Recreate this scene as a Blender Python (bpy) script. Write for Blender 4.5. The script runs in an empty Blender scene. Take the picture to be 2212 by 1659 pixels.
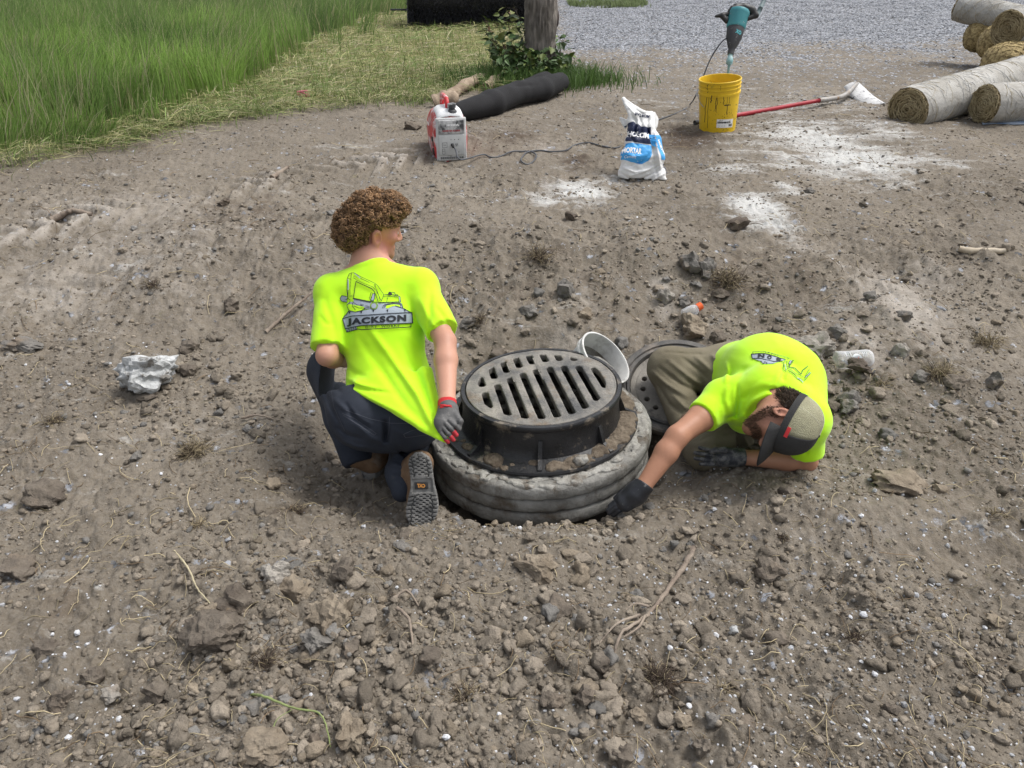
import bpy, bmesh, math, random
import numpy as np
from mathutils import Vector, Matrix
from mathutils.bvhtree import BVHTree

# ------------------------------------------------------------------ camera, sky, sun, exposure
SC = bpy.context.scene
CAMZ, PITCH = 1.55, math.radians(29.0)
cam_data = bpy.data.cameras.new('camera')
cam_data.sensor_width = 36.0
cam_data.lens = 36.0 * 1640.0 / 2212.0
cam_data.clip_start, cam_data.clip_end = 0.05, 2000.0
cam = bpy.data.objects.new('camera', cam_data)
SC.collection.objects.link(cam)
cam.location = (0, 0, CAMZ)
cam.rotation_euler = (math.pi / 2 - PITCH, 0, 0)
SC.camera = cam

SUN_EL, SUN_AZ = math.radians(62), math.radians(75)      # azimuth measured from +Y towards +X
world = bpy.data.worlds.new('World')
SC.world = world
world.use_nodes = True
wn, wl = world.node_tree.nodes, world.node_tree.links
wn.clear()
w_out = wn.new('ShaderNodeOutputWorld'); w_bg = wn.new('ShaderNodeBackground')
w_sky = wn.new('ShaderNodeTexSky'); w_sky.sky_type = 'NISHITA'; w_sky.sun_disc = False
w_sky.sun_elevation = SUN_EL; w_sky.sun_rotation = SUN_AZ
w_sky.air_density = 1.0; w_sky.dust_density = 4.0; w_sky.ozone_density = 1.0
w_hsv = wn.new('ShaderNodeHueSaturation'); w_hsv.inputs['Saturation'].default_value = 0.30
wl.new(w_sky.outputs[0], w_hsv.inputs['Color']); wl.new(w_hsv.outputs[0], w_bg.inputs[0])
w_bg.inputs[1].default_value = 0.14
wl.new(w_bg.outputs[0], w_out.inputs[0])
sun_data = bpy.data.lights.new('sun', 'SUN')
sun_data.energy = 1.5; sun_data.angle = math.radians(16); sun_data.color = (1.0, 0.965, 0.91)
sun = bpy.data.objects.new('sun', sun_data); SC.collection.objects.link(sun)
_sd = Vector((math.sin(SUN_AZ) * math.cos(SUN_EL), math.cos(SUN_AZ) * math.cos(SUN_EL), math.sin(SUN_EL)))
sun.rotation_euler = _sd.to_track_quat('Z', 'Y').to_euler()
SC.view_settings.view_transform = 'Standard'; SC.view_settings.look = 'None'
SC.view_settings.exposure = 0.65; SC.view_settings.gamma = 1.0

# ------------------------------------------------------------------ helpers: camera geometry
F0 = 1640.0
SP, CP = math.sin(PITCH), math.cos(PITCH)
CAM_R = np.array([1.0, 0, 0]); CAM_U = np.array([0, SP, CP]); CAM_F = np.array([0, CP, -SP])
CAM_P = np.array([0, 0, CAMZ])

def P(px, py, zc):
    """a point seen at (px, py) of the 2212 px wide photograph, zc metres along the lens axis"""
    return CAM_P + zc * (CAM_F + CAM_R * (px - 1106.0) / F0 + CAM_U * (829.5 - py) / F0)

def C(v):
    """a direction given as (right, up, towards the lens) -> world"""
    return v[0] * CAM_R + v[1] * CAM_U - v[2] * CAM_F

def nrm(v):
    v = np.asarray(v, float); return v / (np.linalg.norm(v) + 1e-12)

# ------------------------------------------------------------------ noise
def _hash(ix, iy, seed):
    ix = ix.astype(np.int64) & 0xffffffff; iy = iy.astype(np.int64) & 0xffffffff
    h = (ix * 374761393 + iy * 668265263 + seed * 1274126177) & 0xffffffff
    h = ((h ^ (h >> 13)) * 1274126177) & 0xffffffff
    h = h ^ (h >> 16)
    return (h & 0xffffff) / float(0xffffff)

def pnoise(x, y, seed=0):
    x = np.asarray(x, float); y = np.asarray(y, float)
    ix, iy = np.floor(x), np.floor(y); fx, fy = x - ix, y - iy
    u = fx * fx * fx * (fx * (fx * 6 - 15) + 10); v = fy * fy * fy * (fy * (fy * 6 - 15) + 10)
    def g(dx, dy):
        a = _hash(ix + dx, iy + dy, seed) * 2 * np.pi
        return np.cos(a) * (fx - dx) + np.sin(a) * (fy - dy)
    a = g(0, 0) * (1 - u) + g(1, 0) * u; b = g(0, 1) * (1 - u) + g(1, 1) * u
    return (a * (1 - v) + b * v) * 1.4

def fbm(x, y, octv=4, seed=0, gain=0.5, lac=2.03):
    s = np.zeros_like(np.asarray(x, float)); a = 1.0
    for o in range(octv):
        s += a * pnoise(x, y, seed + o * 17); x = x * lac; y = y * lac; a *= gain
    return s

def worley(x, y, seed=0):
    x = np.asarray(x, float); y = np.asarray(y, float)
    ix, iy = np.floor(x), np.floor(y); f1 = np.full(x.shape, 9.0); idv = np.zeros(x.shape)
    for dx in (-1, 0, 1):
        for dy in (-1, 0, 1):
            cx, cy = ix + dx, iy + dy
            px = cx + _hash(cx, cy, seed); py = cy + _hash(cx, cy, seed + 7)
            d = (px - x) ** 2 + (py - y) ** 2
            m = d < f1; f1 = np.where(m, d, f1); idv = np.where(m, _hash(cx, cy, seed + 13), idv)
    return np.sqrt(f1), idv

def sstep(a, b, x):
    t = np.clip((x - a) / (b - a), 0, 1); return t * t * (3 - 2 * t)

# ------------------------------------------------------------------ helpers: objects
def link(o, parent=None):
    SC.collection.objects.link(o)
    if parent is not None: o.parent = parent
    return o

def tag(o, label=None, cat=None, group=None, kind=None):
    if label: o['label'] = label
    if cat: o['category'] = cat
    if group: o['group'] = group
    if kind: o['kind'] = kind
    return o

def empty(name, label, cat, group=None, loc=(0, 0, 0)):
    o = bpy.data.objects.new(name, None); o.empty_display_size = 0.1; o.location = [float(c) for c in loc]
    bpy.context.scene.collection.objects.link(o)
    bpy.context.view_layer.update()
    return tag(o, label, cat, group)

def mesh_np(name, verts, faces, mats, parent=None, smooth=True, mi=None, cols=None):
    """verts (n,3); faces (m,k) array, or a list of arrays of different k"""
    me = bpy.data.meshes.new(name)
    fl = faces if isinstance(faces, list) else [faces]
    fl = [np.asarray(f, np.int32) for f in fl if len(f)]
    verts = np.asarray(verts, np.float32)
    if parent is not None and parent.type == 'EMPTY':
        pass
    me.vertices.add(len(verts)); me.vertices.foreach_set('co', verts.ravel())
    nl = sum(f.size for f in fl); nf = sum(len(f) for f in fl)
    me.loops.add(nl); me.polygons.add(nf)
    me.loops.foreach_set('vertex_index', np.concatenate([f.ravel() for f in fl]))
    starts, s = [], 0
    for f in fl:
        k = f.shape[1]; starts.append(s + np.arange(len(f)) * k); s += f.size
    me.polygons.foreach_set('loop_start', np.concatenate(starts).astype(np.int32))
    me.update(calc_edges=True)
    me.polygons.foreach_set('use_smooth', np.full(nf, bool(smooth)))
    for m in (mats if isinstance(mats, (list, tuple)) else [mats]): me.materials.append(m)
    if mi is not None: me.polygons.foreach_set('material_index', np.asarray(mi, np.int32))
    if cols is not None:
        for cname, arr in cols.items():
            ca = me.color_attributes.new(cname, 'FLOAT_COLOR', 'POINT')
            a4 = np.ones((len(verts), 4), np.float32); a4[:, :arr.shape[1]] = arr
            ca.data.foreach_set('color', a4.ravel())
    me.validate()
    o = bpy.data.objects.new(name, me)
    link(o, parent)
    if parent is not None:          # the parent may stand elsewhere: keep the mesh where it was built
        o.matrix_parent_inverse = parent.matrix_world.inverted()
    return o

class MB:
    """collects shapes of one part; build() links them as one mesh"""
    def __init__(s): s.v = []; s.f = {3: [], 4: []}; s.n = 0; s.m = {3: [], 4: []}
    def add(s, v, f, m=0):
        v = np.asarray(v, float).reshape(-1, 3); f = np.asarray(f, int)
        s.v.append(v); s.f[f.shape[1]].append(f + s.n); s.m[f.shape[1]].append(np.full(len(f), m)); s.n += len(v); return s
    def grid(s, pts, cu=False, cv=False, m=0):
        """pts (nu,nv,3)"""
        nu, nv = pts.shape[:2]; idx = np.arange(nu * nv).reshape(nu, nv)
        a = np.vstack([idx, idx[:1]]) if cu else idx
        a = np.hstack([a, a[:, :1]]) if cv else a
        f = np.stack([a[:-1, :-1], a[1:, :-1], a[1:, 1:], a[:-1, 1:]], -1).reshape(-1, 4)
        return s.add(pts.reshape(-1, 3), f, m)
    def tube(s, path, r, n=8, caps=True, m=0, squash=None):
        path = np.asarray(path, float); k = len(path)
        r = np.full(k, r) if np.isscalar(r) else np.asarray(r, float)
        t = np.gradient(path, axis=0); t /= np.linalg.norm(t, axis=1)[:, None] + 1e-12
        up = np.array([0, 0, 1.0]) if abs(t[0][2]) < 0.9 else np.array([1.0, 0, 0])
        rings = []; b = nrm(np.cross(t[0], up))
        ang = np.arange(n) / n * 2 * np.pi
        for i in range(k):
            b = nrm(b - t[i] * np.dot(b, t[i])); c = np.cross(t[i], b)
            rings.append(path[i] + r[i] * (np.cos(ang)[:, None] * b + np.sin(ang)[:, None] * c))
        rings = np.array(rings); base = s.n
        s.grid(rings, cv=True, m=m)
        if caps:
            for e, ring in ((0, 0), (k - 1, k - 1)):
                ci = s.n; fr = base + ring * n
                s.v.append(path[e][None]); s.n += 1
                j = np.arange(n); a, bb = fr + j, fr + (j + 1) % n
                tri = np.stack([np.full(n, ci), bb, a] if e == 0 else [np.full(n, ci), a, bb], -1)
                s.f[3].append(tri); s.m[3].append(np.full(n, m))
        return s
    def lathe(s, prof, n=48, o=(0, 0, 0), R=np.eye(3), m=0, closed=False):
        """prof [(radius, height)] about the z of frame R (rows = axes) at o"""
        prof = np.asarray(prof, float); a = np.arange(n) / n * 2 * np.pi
        p = np.stack([prof[:, None, 0] * np.cos(a), prof[:, None, 0] * np.sin(a), np.repeat(prof[:, 1:2], n, 1)], -1)
        p = p @ R + np.asarray(o); return s.grid(p, cu=closed, cv=True, m=m)
    def box(s, c, half, R=np.eye(3), m=0, bev=0.0):
        hx, hy, hz = half
        if bev <= 0:
            v = np.array([[x, y, z] for x in (-hx, hx) for y in (-hy, hy) for z in (-hz, hz)])
            f = [[0, 1, 3, 2], [4, 6, 7, 5], [0, 4, 5, 1], [2, 3, 7, 6], [0, 2, 6, 4], [1, 5, 7, 3]]
            return s.add(v @ R + np.asarray(c), f, m)
        bm = bmesh.new(); bmesh.ops.create_cube(bm, size=2.0)
        for v in bm.verts: v.co = (v.co.x * hx, v.co.y * hy, v.co.z * hz)
        bmesh.ops.bevel(bm, geom=bm.edges[:], offset=bev, segments=2, affect='EDGES', profile=0.6)
        bmesh.ops.triangulate(bm, faces=bm.faces[:]); bm.verts.index_update()
        v = np.array([x.co[:] for x in bm.verts]); f = np.array([[x.index for x in q.verts] for q in bm.faces]); bm.free()
        return s.add(v @ R + np.asarray(c), f, m)
    def build(s, name, mats, parent=None, smooth=True, cols=None):
        fl = [np.concatenate(s.f[k]) for k in (3, 4) if s.f[k]]
        mi = np.concatenate([np.concatenate(s.m[k]) for k in (3, 4) if s.m[k]])
        o = mesh_np(name, np.concatenate(s.v), fl, mats, parent, smooth, mi, cols)
        return o

def sharp(o, deg=35):
    """smooth shading that keeps hard edges"""
    me = o.data; bm = bmesh.new(); bm.from_mesh(me); lim = math.radians(deg)
    for e in bm.edges:
        if len(e.link_faces) == 2 and e.calc_face_angle(0) > lim: e.smooth = False
    bm.to_mesh(me); bm.free(); return o

def frame(z, x):
    z = nrm(z); x = nrm(np.asarray(x, float) - z * np.dot(x, z)); return np.array([x, np.cross(z, x), z])

# ------------------------------------------------------------------ distance fields -> meshes
class Vol:
    def __init__(s, lo, hi, h):
        s.lo = np.asarray(lo, float); s.h = h; s.n = np.ceil((np.asarray(hi) - s.lo) / h).astype(int) + 1
        s.ax = [s.lo[i] + h * np.arange(s.n[i]) for i in range(3)]
        s.d = np.full(tuple(s.n), 0.5, np.float32)
    def _sub(s, lo, hi, pad):
        i0 = np.clip(np.floor((np.asarray(lo) - pad - s.lo) / s.h).astype(int), 0, s.n - 1)
        i1 = np.clip(np.ceil((np.asarray(hi) + pad - s.lo) / s.h).astype(int) + 1, 1, s.n)
        if np.any(i1 <= i0): return None, None
        sl = tuple(slice(a, b) for a, b in zip(i0, i1))
        X, Y, Z = np.meshgrid(*[s.ax[k][sl[k]] for k in range(3)], indexing='ij')
        return sl, np.stack([X, Y, Z], -1)
    def _mix(s, sl, e, k, op):
        d = s.d[sl]
        if op == 'sub':
            e = -e
            if k <= 0: r = np.maximum(d, e)
            else:
                h = np.clip(0.5 - 0.5 * (d - e) / k, 0, 1); r = d * (1 - h) + e * h + k * h * (1 - h)
        elif op == 'int': r = np.maximum(d, e)
        else:
            if k <= 0: r = np.minimum(d, e)
            else:
                h = np.clip(0.5 + 0.5 * (d - e) / k, 0, 1); r = d * (1 - h) + e * h - k * h * (1 - h)
        s.d[sl] = r
    def cap(s, a, b, ra, rb=None, k=0.02, op='add', flat=None, cut=None):
        """tapered capsule; flat = (direction, factor<1) squeezes it along a direction; cut = (point, normal) ends it flat"""
        a = np.asarray(a, float); b = np.asarray(b, float); rb = ra if rb is None else rb; rm = max(ra, rb)
        sl, p = s._sub(np.minimum(a, b) - rm, np.maximum(a, b) + rm, k + 0.03)
        if sl is None: return s
        q = p - a; ba = b - a
        t = np.clip((q @ ba) / (ba @ ba + 1e-12), 0, 1); w = q - t[..., None] * ba
        if flat is not None:
            n = nrm(flat[0]); c = w @ n; w = w + (c * (1 / flat[1] - 1))[..., None] * n
        e = np.linalg.norm(w, axis=-1) - (ra + (rb - ra) * t)
        if cut is not None: e = np.maximum(e, (p - np.asarray(cut[0])) @ nrm(cut[1]))
        s._mix(sl, e, k, op); return s
    def poly(s, pts, rr, k=0.01, op='add', flat=None):
        for i in range(len(pts) - 1): s.cap(pts[i], pts[i + 1], rr[i], rr[i + 1], k, op, flat)
        return s
    def ell(s, c, rad, R=np.eye(3), k=0.02, op='add'):
        rad = np.asarray(rad, float); c = np.asarray(c, float); e = np.abs(R.T) @ rad
        sl, p = s._sub(c - e, c + e, k + 0.03)
        if sl is None: return s
        q = (p - c) @ R.T; k0 = np.linalg.norm(q / rad, axis=-1); k1 = np.linalg.norm(q / rad ** 2, axis=-1)
        s._mix(sl, np.where(k1 > 1e-9, k0 * (k0 - 1) / np.maximum(k1, 1e-9), -rad.min()), k, op); return s
    def box(s, c, half, R=np.eye(3), r=0.0, k=0.0, op='add'):
        half = np.asarray(half, float); c = np.asarray(c, float); e = np.abs(R.T) @ half
        sl, p = s._sub(c - e, c + e, k + 0.03)
        if sl is None: return s
        q = np.abs((p - c) @ R.T) - half + r
        s._mix(sl, np.linalg.norm(np.maximum(q, 0), axis=-1) + np.minimum(q.max(-1), 0) - r, k, op); return s
    def tri(s, a, b, c, r, k=0.02, op='add'):
        a, b, c = (np.asarray(x, float) for x in (a, b, c))
        sl, p = s._sub(np.minimum(np.minimum(a, b), c) - r, np.maximum(np.maximum(a, b), c) + r, k + 0.03)
        if sl is None: return s
        n = np.cross(b - a, c - a); out = None
        ins = np.ones(p.shape[:-1], bool); dm = np.full(p.shape[:-1], 9.0)
        for u, v in ((a, b), (b, c), (c, a)):
            e = v - u; w = p - u
            ins &= ((np.cross(e, n)) @ np.moveaxis(w, -1, 0).reshape(3, -1)).reshape(w.shape[:-1]) <= 0
            t = np.clip((w @ e) / (e @ e), 0, 1); dm = np.minimum(dm, np.linalg.norm(w - t[..., None] * e, axis=-1))
        pl = np.abs((p - a) @ nrm(n))
        s._mix(sl, np.where(ins, pl, dm) - r, k, op); return s
    def half(s, pt, n, k=0.0, lo=None, hi=None):
        """keep the side the normal n points AWAY from (inside a box lo..hi when given)"""
        if lo is None: lo, hi = s.lo, s.lo + s.h * (s.n - 1)
        sl, p = s._sub(lo, hi, 0)
        if sl is None: return s
        e = (p - np.asarray(pt)) @ nrm(n); s.d[sl] = np.maximum(s.d[sl], e); return s
    def fold(s, pts, amp, w):
        """a cloth fold: a ridge (amp > 0) or a groove along a polyline"""
        pts = [np.asarray(q, float) for q in pts]
        sl, p = s._sub(np.min(pts, 0), np.max(pts, 0), 3 * w)
        if sl is None: return s
        dm = np.full(p.shape[:-1], 9.0); L = len(pts) - 1; env = np.zeros_like(dm)
        for i in range(L):
            e = pts[i + 1] - pts[i]; q = p - pts[i]; t = np.clip((q @ e) / (e @ e + 1e-12), 0, 1)
            dd = np.linalg.norm(q - t[..., None] * e, axis=-1); m = dd < dm
            dm = np.where(m, dd, dm); env = np.where(m, np.sin(np.pi * np.clip((i + t) / L, 0.04, 0.96)) ** 0.6, env)
        s.d[sl] -= amp * env * np.exp(-(dm / w) ** 2); return s
    def wobble(s, amp, scale, seed=0):
        X, Y, Z = np.meshgrid(*s.ax, indexing='ij')
        s.d += amp * (pnoise(X * scale + Z * 0.6 * scale, Y * scale - Z * 0.7 * scale, seed) + pnoise(Z * scale + 3.3, X * scale * 0.5 + Y * scale, seed + 5)).astype(np.float32); return s
    def mesh(s, name, mats, parent=None, smooth_it=1, cols=None):
        d = s.d.copy()
        for ax in range(3):                    # nothing may run out of the box
            for e in (0, -1):
                ix = [slice(None)] * 3; ix[ax] = e; d[tuple(ix)] = np.maximum(d[tuple(ix)], 1e-3)
        ins = d < 0; nx, ny, nz = d.shape
        acc = np.zeros((nx - 1, ny - 1, nz - 1, 3), np.float32); cnt = np.zeros((nx - 1, ny - 1, nz - 1), np.float32)
        for ax in range(3):
            o1, o2 = [q for q in range(3) if q != ax]
            for a in (0, 1):
                for b in (0, 1):
                    s0 = [slice(0, -1)] * 3; s1 = [slice(0, -1)] * 3
                    s0[o1] = s1[o1] = slice(a, d.shape[o1] - 1 + a); s0[o2] = s1[o2] = slice(b, d.shape[o2] - 1 + b)
                    s1[ax] = slice(1, None)
                    d0, d1 = d[tuple(s0)], d[tuple(s1)]; cr = (d0 < 0) != (d1 < 0)
                    t = np.where(cr, d0 / np.where(cr, d0 - d1, 1), 0)
                    acc[..., ax] += np.where(cr, t, 0); acc[..., o1] += cr * a; acc[..., o2] += cr * b; cnt += cr
        act = cnt > 0; idx = np.full(act.shape, -1, np.int64); idx[act] = np.arange(act.sum())
        cell = np.argwhere(act); v = (cell + acc[act] / cnt[act][:, None]) * s.h + s.lo
        quads = []
        for ax in range(3):
            o1, o2 = [(1, 2), (2, 0), (0, 1)][ax]
            s0 = [slice(1, -1)] * 3; s0[ax] = slice(0, -1); s1 = list(s0); s1[ax] = slice(1, None)
            a0, a1 = ins[tuple(s0)], ins[tuple(s1)]; e = np.argwhere(a0 != a1); 
            if not len(e): continue
            off = np.ones(3, int); off[ax] = 0; e = e + off; flip = ins[tuple(e.T)]
            q = []
            for a, b in ((1, 1), (0, 1), (0, 0), (1, 0)):
                c = e.copy(); c[:, o1] -= a; c[:, o2] -= b; q.append(idx[tuple(c.T)])
            q = np.stack(q, -1); q[~flip] = q[~flip][:, ::-1]; quads.append(q)
        quads = np.concatenate(quads)
        for _ in range(smooth_it):
            sm = np.zeros_like(v); ct = np.zeros(len(v))
            for i in range(4):
                a, b = quads[:, i], quads[:, (i + 1) % 4]
                for k in range(3):
                    sm[:, k] += np.bincount(a, v[b, k], len(v)) + np.bincount(b, v[a, k], len(v))
                ct += np.bincount(a, minlength=len(v)) + np.bincount(b, minlength=len(v))
            v = 0.5 * v + 0.5 * sm / np.maximum(ct, 1)[:, None]
        cc = {k: f(v) for k, f in cols.items()} if cols else None
        return mesh_np(name, v, quads, mats, parent, True, None, cc)

# ------------------------------------------------------------------ materials
def mat(name, col, rough=0.85, var=0.25, scale=12.0, bump=0.0, bscale=None, col2=None, metal=0.0, spec=0.5, detail=5.0,
        attr=None, lo=0.35, hi=0.65, sheen=0.0, trans=0.0, ior=1.45, sss=0.0, stretch=None, dirt=None):
    """noise-varied principled surface; col2: second colour in patches; attr: colour attribute multiplied in; dirt=(colour, scale, threshold, softness)"""
    m = bpy.data.materials.new(name); m.use_nodes = True; nt = m.node_tree; nd, ln = nt.nodes, nt.links
    b = nd['Principled BSDF']; b.inputs['Roughness'].default_value = rough; b.inputs['Metallic'].default_value = metal
    b.inputs['Specular IOR Level'].default_value = spec; b.inputs['IOR'].default_value = ior
    if trans: b.inputs['Transmission Weight'].default_value = trans
    if sheen: b.inputs['Sheen Weight'].default_value = sheen
    if sss:
        b.inputs['Subsurface Weight'].default_value = sss; b.inputs['Subsurface Radius'].default_value = (0.012, 0.005, 0.003); b.inputs['Subsurface Scale'].default_value = 1.0
    tc = nd.new('ShaderNodeTexCoord'); mp = nd.new('ShaderNodeMapping'); ln.new(tc.outputs['Object'], mp.inputs[0])
    if stretch: mp.inputs['Scale'].default_value = stretch
    nz = nd.new('ShaderNodeTexNoise'); nz.inputs['Scale'].default_value = scale; nz.inputs['Detail'].default_value = detail; nz.inputs['Roughness'].default_value = 0.62
    ln.new(mp.outputs[0], nz.inputs['Vector'])
    rp = nd.new('ShaderNodeValToRGB'); ln.new(nz.outputs['Fac'], rp.inputs[0])
    c = np.array(col, float); c2 = np.array(col2, float) if col2 is not None else np.clip(c * (1 + var), 0, 1); c1 = c if col2 is not None else c * (1 - var)
    rp.color_ramp.elements[0].position = lo; rp.color_ramp.elements[1].position = hi
    rp.color_ramp.elements[0].color = (*c1, 1); rp.color_ramp.elements[1].color = (*c2, 1)
    out = rp.outputs[0]
    if attr:
        at = nd.new('ShaderNodeVertexColor'); at.layer_name = attr
        mx = nd.new('ShaderNodeMixRGB'); mx.blend_type = 'MULTIPLY'; mx.inputs[0].default_value = 1
        ln.new(at.outputs[0], mx.inputs[1]); ln.new(out, mx.inputs[2]); out = mx.outputs[0]
    if dirt:
        n2 = nd.new('ShaderNodeTexNoise'); n2.inputs['Scale'].default_value = dirt[1]; n2.inputs['Detail'].default_value = 7; n2.inputs['Roughness'].default_value = 0.7
        ln.new(tc.outputs['Object'], n2.inputs['Vector'])
        r2 = nd.new('ShaderNodeMapRange'); r2.inputs['From Min'].default_value = dirt[2]; r2.inputs['From Max'].default_value = dirt[2] + dirt[3]
        ln.new(n2.outputs['Fac'], r2.inputs[0])
        mx = nd.new('ShaderNodeMixRGB'); ln.new(r2.outputs[0], mx.inputs[0]); ln.new(out, mx.inputs[1]); mx.inputs[2].default_value = (*dirt[0], 1); out = mx.outputs[0]
    ln.new(out, b.inputs['Base Color'])
    if bump:
        n3 = nd.new('ShaderNodeTexNoise'); n3.inputs['Scale'].default_value = bscale or scale * 4; n3.inputs['Detail'].default_value = 6; n3.inputs['Roughness'].default_value = 0.65
        ln.new(mp.outputs[0], n3.inputs['Vector'])
        bp = nd.new('ShaderNodeBump'); bp.inputs['Strength'].default_value = min(1.0, bump); bp.inputs['Distance'].default_value = 0.01
        ln.new(n3.outputs['Fac'], bp.inputs['Height']); ln.new(bp.outputs[0], b.inputs['Normal'])
    return m

def lettering(text, size, bold=0.0, spacing=1.0):
    """2-D triangles of a piece of writing, centred on the origin: (verts (n,2), faces)"""
    cu = bpy.data.curves.new('writing', 'FONT'); cu.body = text; cu.size = size; cu.offset = bold; cu.align_x = 'CENTER'; cu.align_y = 'CENTER'
    cu.space_character = spacing; cu.resolution_u = 3
    o = bpy.data.objects.new('writing', cu); SC.collection.objects.link(o)
    dg = bpy.context.evaluated_depsgraph_get(); me = bpy.data.meshes.new_from_object(o.evaluated_get(dg))
    bm = bmesh.new(); bm.from_mesh(me); bmesh.ops.triangulate(bm, faces=bm.faces[:]); bm.verts.index_update()
    v = np.array([q.co[:2] for q in bm.verts]).reshape(-1, 2); f = np.array([[q.index for q in t.verts] for t in bm.faces], int).reshape(-1, 3)
    bm.free(); bpy.data.objects.remove(o); bpy.data.curves.remove(cu); bpy.data.meshes.remove(me)
    if len(v): v = v - (v.min(0) + v.max(0)) / 2
    return v, f

class Flat:
    """a flat design in 2-D, several inks, later laid on a surface"""
    def __init__(s): s.v = []; s.f = []; s.m = []; s.z = []; s.n = 0
    def add(s, v, f, m, z=0.0):
        v = np.asarray(v, float); f = np.asarray(f, int)
        if len(f) == 0: return s
        s.v.append(v); s.f.append(f + s.n); s.m.append(np.full(len(f), m)); s.z.append(np.full(len(v), z)); s.n += len(v); return s
    def poly(s, pts, m, z=0.0):
        bm = bmesh.new(); vs = [bm.verts.new((p[0], p[1], 0)) for p in pts]
        fc = bm.faces.new(vs); r = bmesh.ops.triangulate(bm, faces=[fc]); bm.verts.index_update()
        v = np.array([q.co[:2] for q in bm.verts]); f = np.array([[q.index for q in t.verts] for t in bm.faces]); bm.free()
        return s.add(v, f, m, z)
    def line(s, pts, w, m, z=0.0, closed=False):
        pts = [np.asarray(p, float) for p in pts]
        if closed: pts = pts + [pts[0]]
        for a, b in zip(pts[:-1], pts[1:]):
            d = nrm(b - a); n = np.array([-d[1], d[0]]) * w / 2; e = d * w * 0.35
            s.add([a - n - e, b - n + e, b + n + e, a + n - e], [[0, 1, 2], [0, 2, 3]], m, z)
        return s
    def text(s, t, size, c, m, z=0.0, bold=0.0, spacing=1.0, fit=None, rot=0.0, flip=1):
        v, f = lettering(t, size, bold, spacing)
        if fit is not None and len(v):
            e = v.max(0) - v.min(0); v = v * (np.array(fit) / e)
        cr, sr = math.cos(rot), math.sin(rot); v = v @ np.array([[cr, sr], [-sr, cr]]) + np.array(c)
        return s.add(v, f, m, z)
    def circle(s, c, r, m, z=0.0, n=24, w=None):
        a = np.arange(n) / n * 2 * np.pi; p = np.stack([np.cos(a), np.sin(a)], -1)
        if w is None: return s.poly(p * r + np.array(c), m, z)
        return s.line(list(p * r + np.array(c)), w, m, z, closed=True)
    def finish(s, name, mats, place, parent=None, cut=0.012, keep=None):
        """place(v2, z) -> world points (nan: off the surface); long edges are split first"""
        v = np.concatenate(s.v); z = np.concatenate(s.z); f = np.concatenate(s.f); m = np.concatenate(s.m)
        bm = bmesh.new()
        for q, h in zip(v, z): bm.verts.new((q[0], q[1], h))
        bm.verts.ensure_lookup_table()
        for t, k in zip(f, m):
            try:
                fc = bm.faces.new([bm.verts[i] for i in t]); fc.material_index = int(k)
            except ValueError: pass
        for _ in range(6):
            lo = [e for e in bm.edges if e.calc_length() > cut]
            if not lo: break
            bmesh.ops.subdivide_edges(bm, edges=lo, cuts=1); bmesh.ops.triangulate(bm, faces=bm.faces[:])
        bm.verts.index_update()
        vv = np.array([q.co[:] for q in bm.verts]); ff = np.array([[q.index for q in t.verts] for t in bm.faces]); mm = np.array([t.material_index for t in bm.faces]); bm.free()
        w = place(vv[:, :2], vv[:, 2]); ok = ~np.isnan(w).any(1)
        kp = ok[ff].all(1)
        if keep is not None: kp &= keep(w, ff)
        ff, mm = ff[kp], mm[kp]; w = np.nan_to_num(w)
        used = np.unique(ff); rm = np.full(len(w), -1); rm[used] = np.arange(len(used))
        return mesh_np(name, w[used], rm[ff], mats, parent, False, mm)

def bvh_of(o):
    me = o.data; n = len(me.vertices); v = np.empty(n * 3, np.float32); me.vertices.foreach_get('co', v); v = v.reshape(-1, 3)
    return BVHTree.FromPolygons([tuple(map(float, q)) for q in v], [tuple(p.vertices) for p in me.polygons])

def projector(bvh, o, ux, uy, dirn, lift):
    """2-D design -> rays from the plane (o, ux, uy) along dirn, lying lift above the surface hit"""
    o, ux, uy, dirn = (np.asarray(q, float) for q in (o, ux, uy, dirn))
    def f(v2, z):
        out = np.full((len(v2), 3), np.nan)
        for i, (q, h) in enumerate(zip(v2, z)):
            p = o + ux * q[0] + uy * q[1]
            loc, n, _i, dist = bvh.ray_cast(Vector(p), Vector(dirn), 2.0)
            if loc is not None:
                if n.dot(Vector(dirn)) > 0: n = -n
                out[i] = np.array(loc) + np.array(n) * (lift + h)
        return out
    return f

# ------------------------------------------------------------------ cloth folds
def pixel(p):
    q = p - CAM_P; z = q @ CAM_F; return 1106 + F0 * (q @ CAM_R) / z, 829.5 - F0 * (q @ CAM_U) / z, z
def crease(vol, pts, amp, w):
    """a cloth fold drawn as a line across the garment (photograph pixels); w in metres"""
    X, Y, Z = np.meshgrid(*vol.ax, indexing='ij'); p = np.stack([X, Y, Z], -1); a, b, z = pixel(p); dm = np.full(a.shape, 1e9); env = np.zeros(a.shape); L = len(pts) - 1
    for i in range(L):
        (x0, y0), (x1, y1) = pts[i], pts[i + 1]; ex, ey = x1 - x0, y1 - y0; t = np.clip(((a - x0) * ex + (b - y0) * ey) / (ex * ex + ey * ey), 0, 1); d = np.hypot(a - x0 - t * ex, b - y0 - t * ey) * z / F0
        m = d < dm; dm = np.where(m, d, dm); env = np.where(m, np.clip(np.sin(np.pi * (i + t) / L), .0, 1) ** .6, env)
    vol.d -= (amp * 1.5 * env * np.exp(-(dm / w) ** 2)).astype(np.float32)
def creases(vol, rows):
    for pts, amp, w in rows: crease(vol, pts, amp, w)
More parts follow.
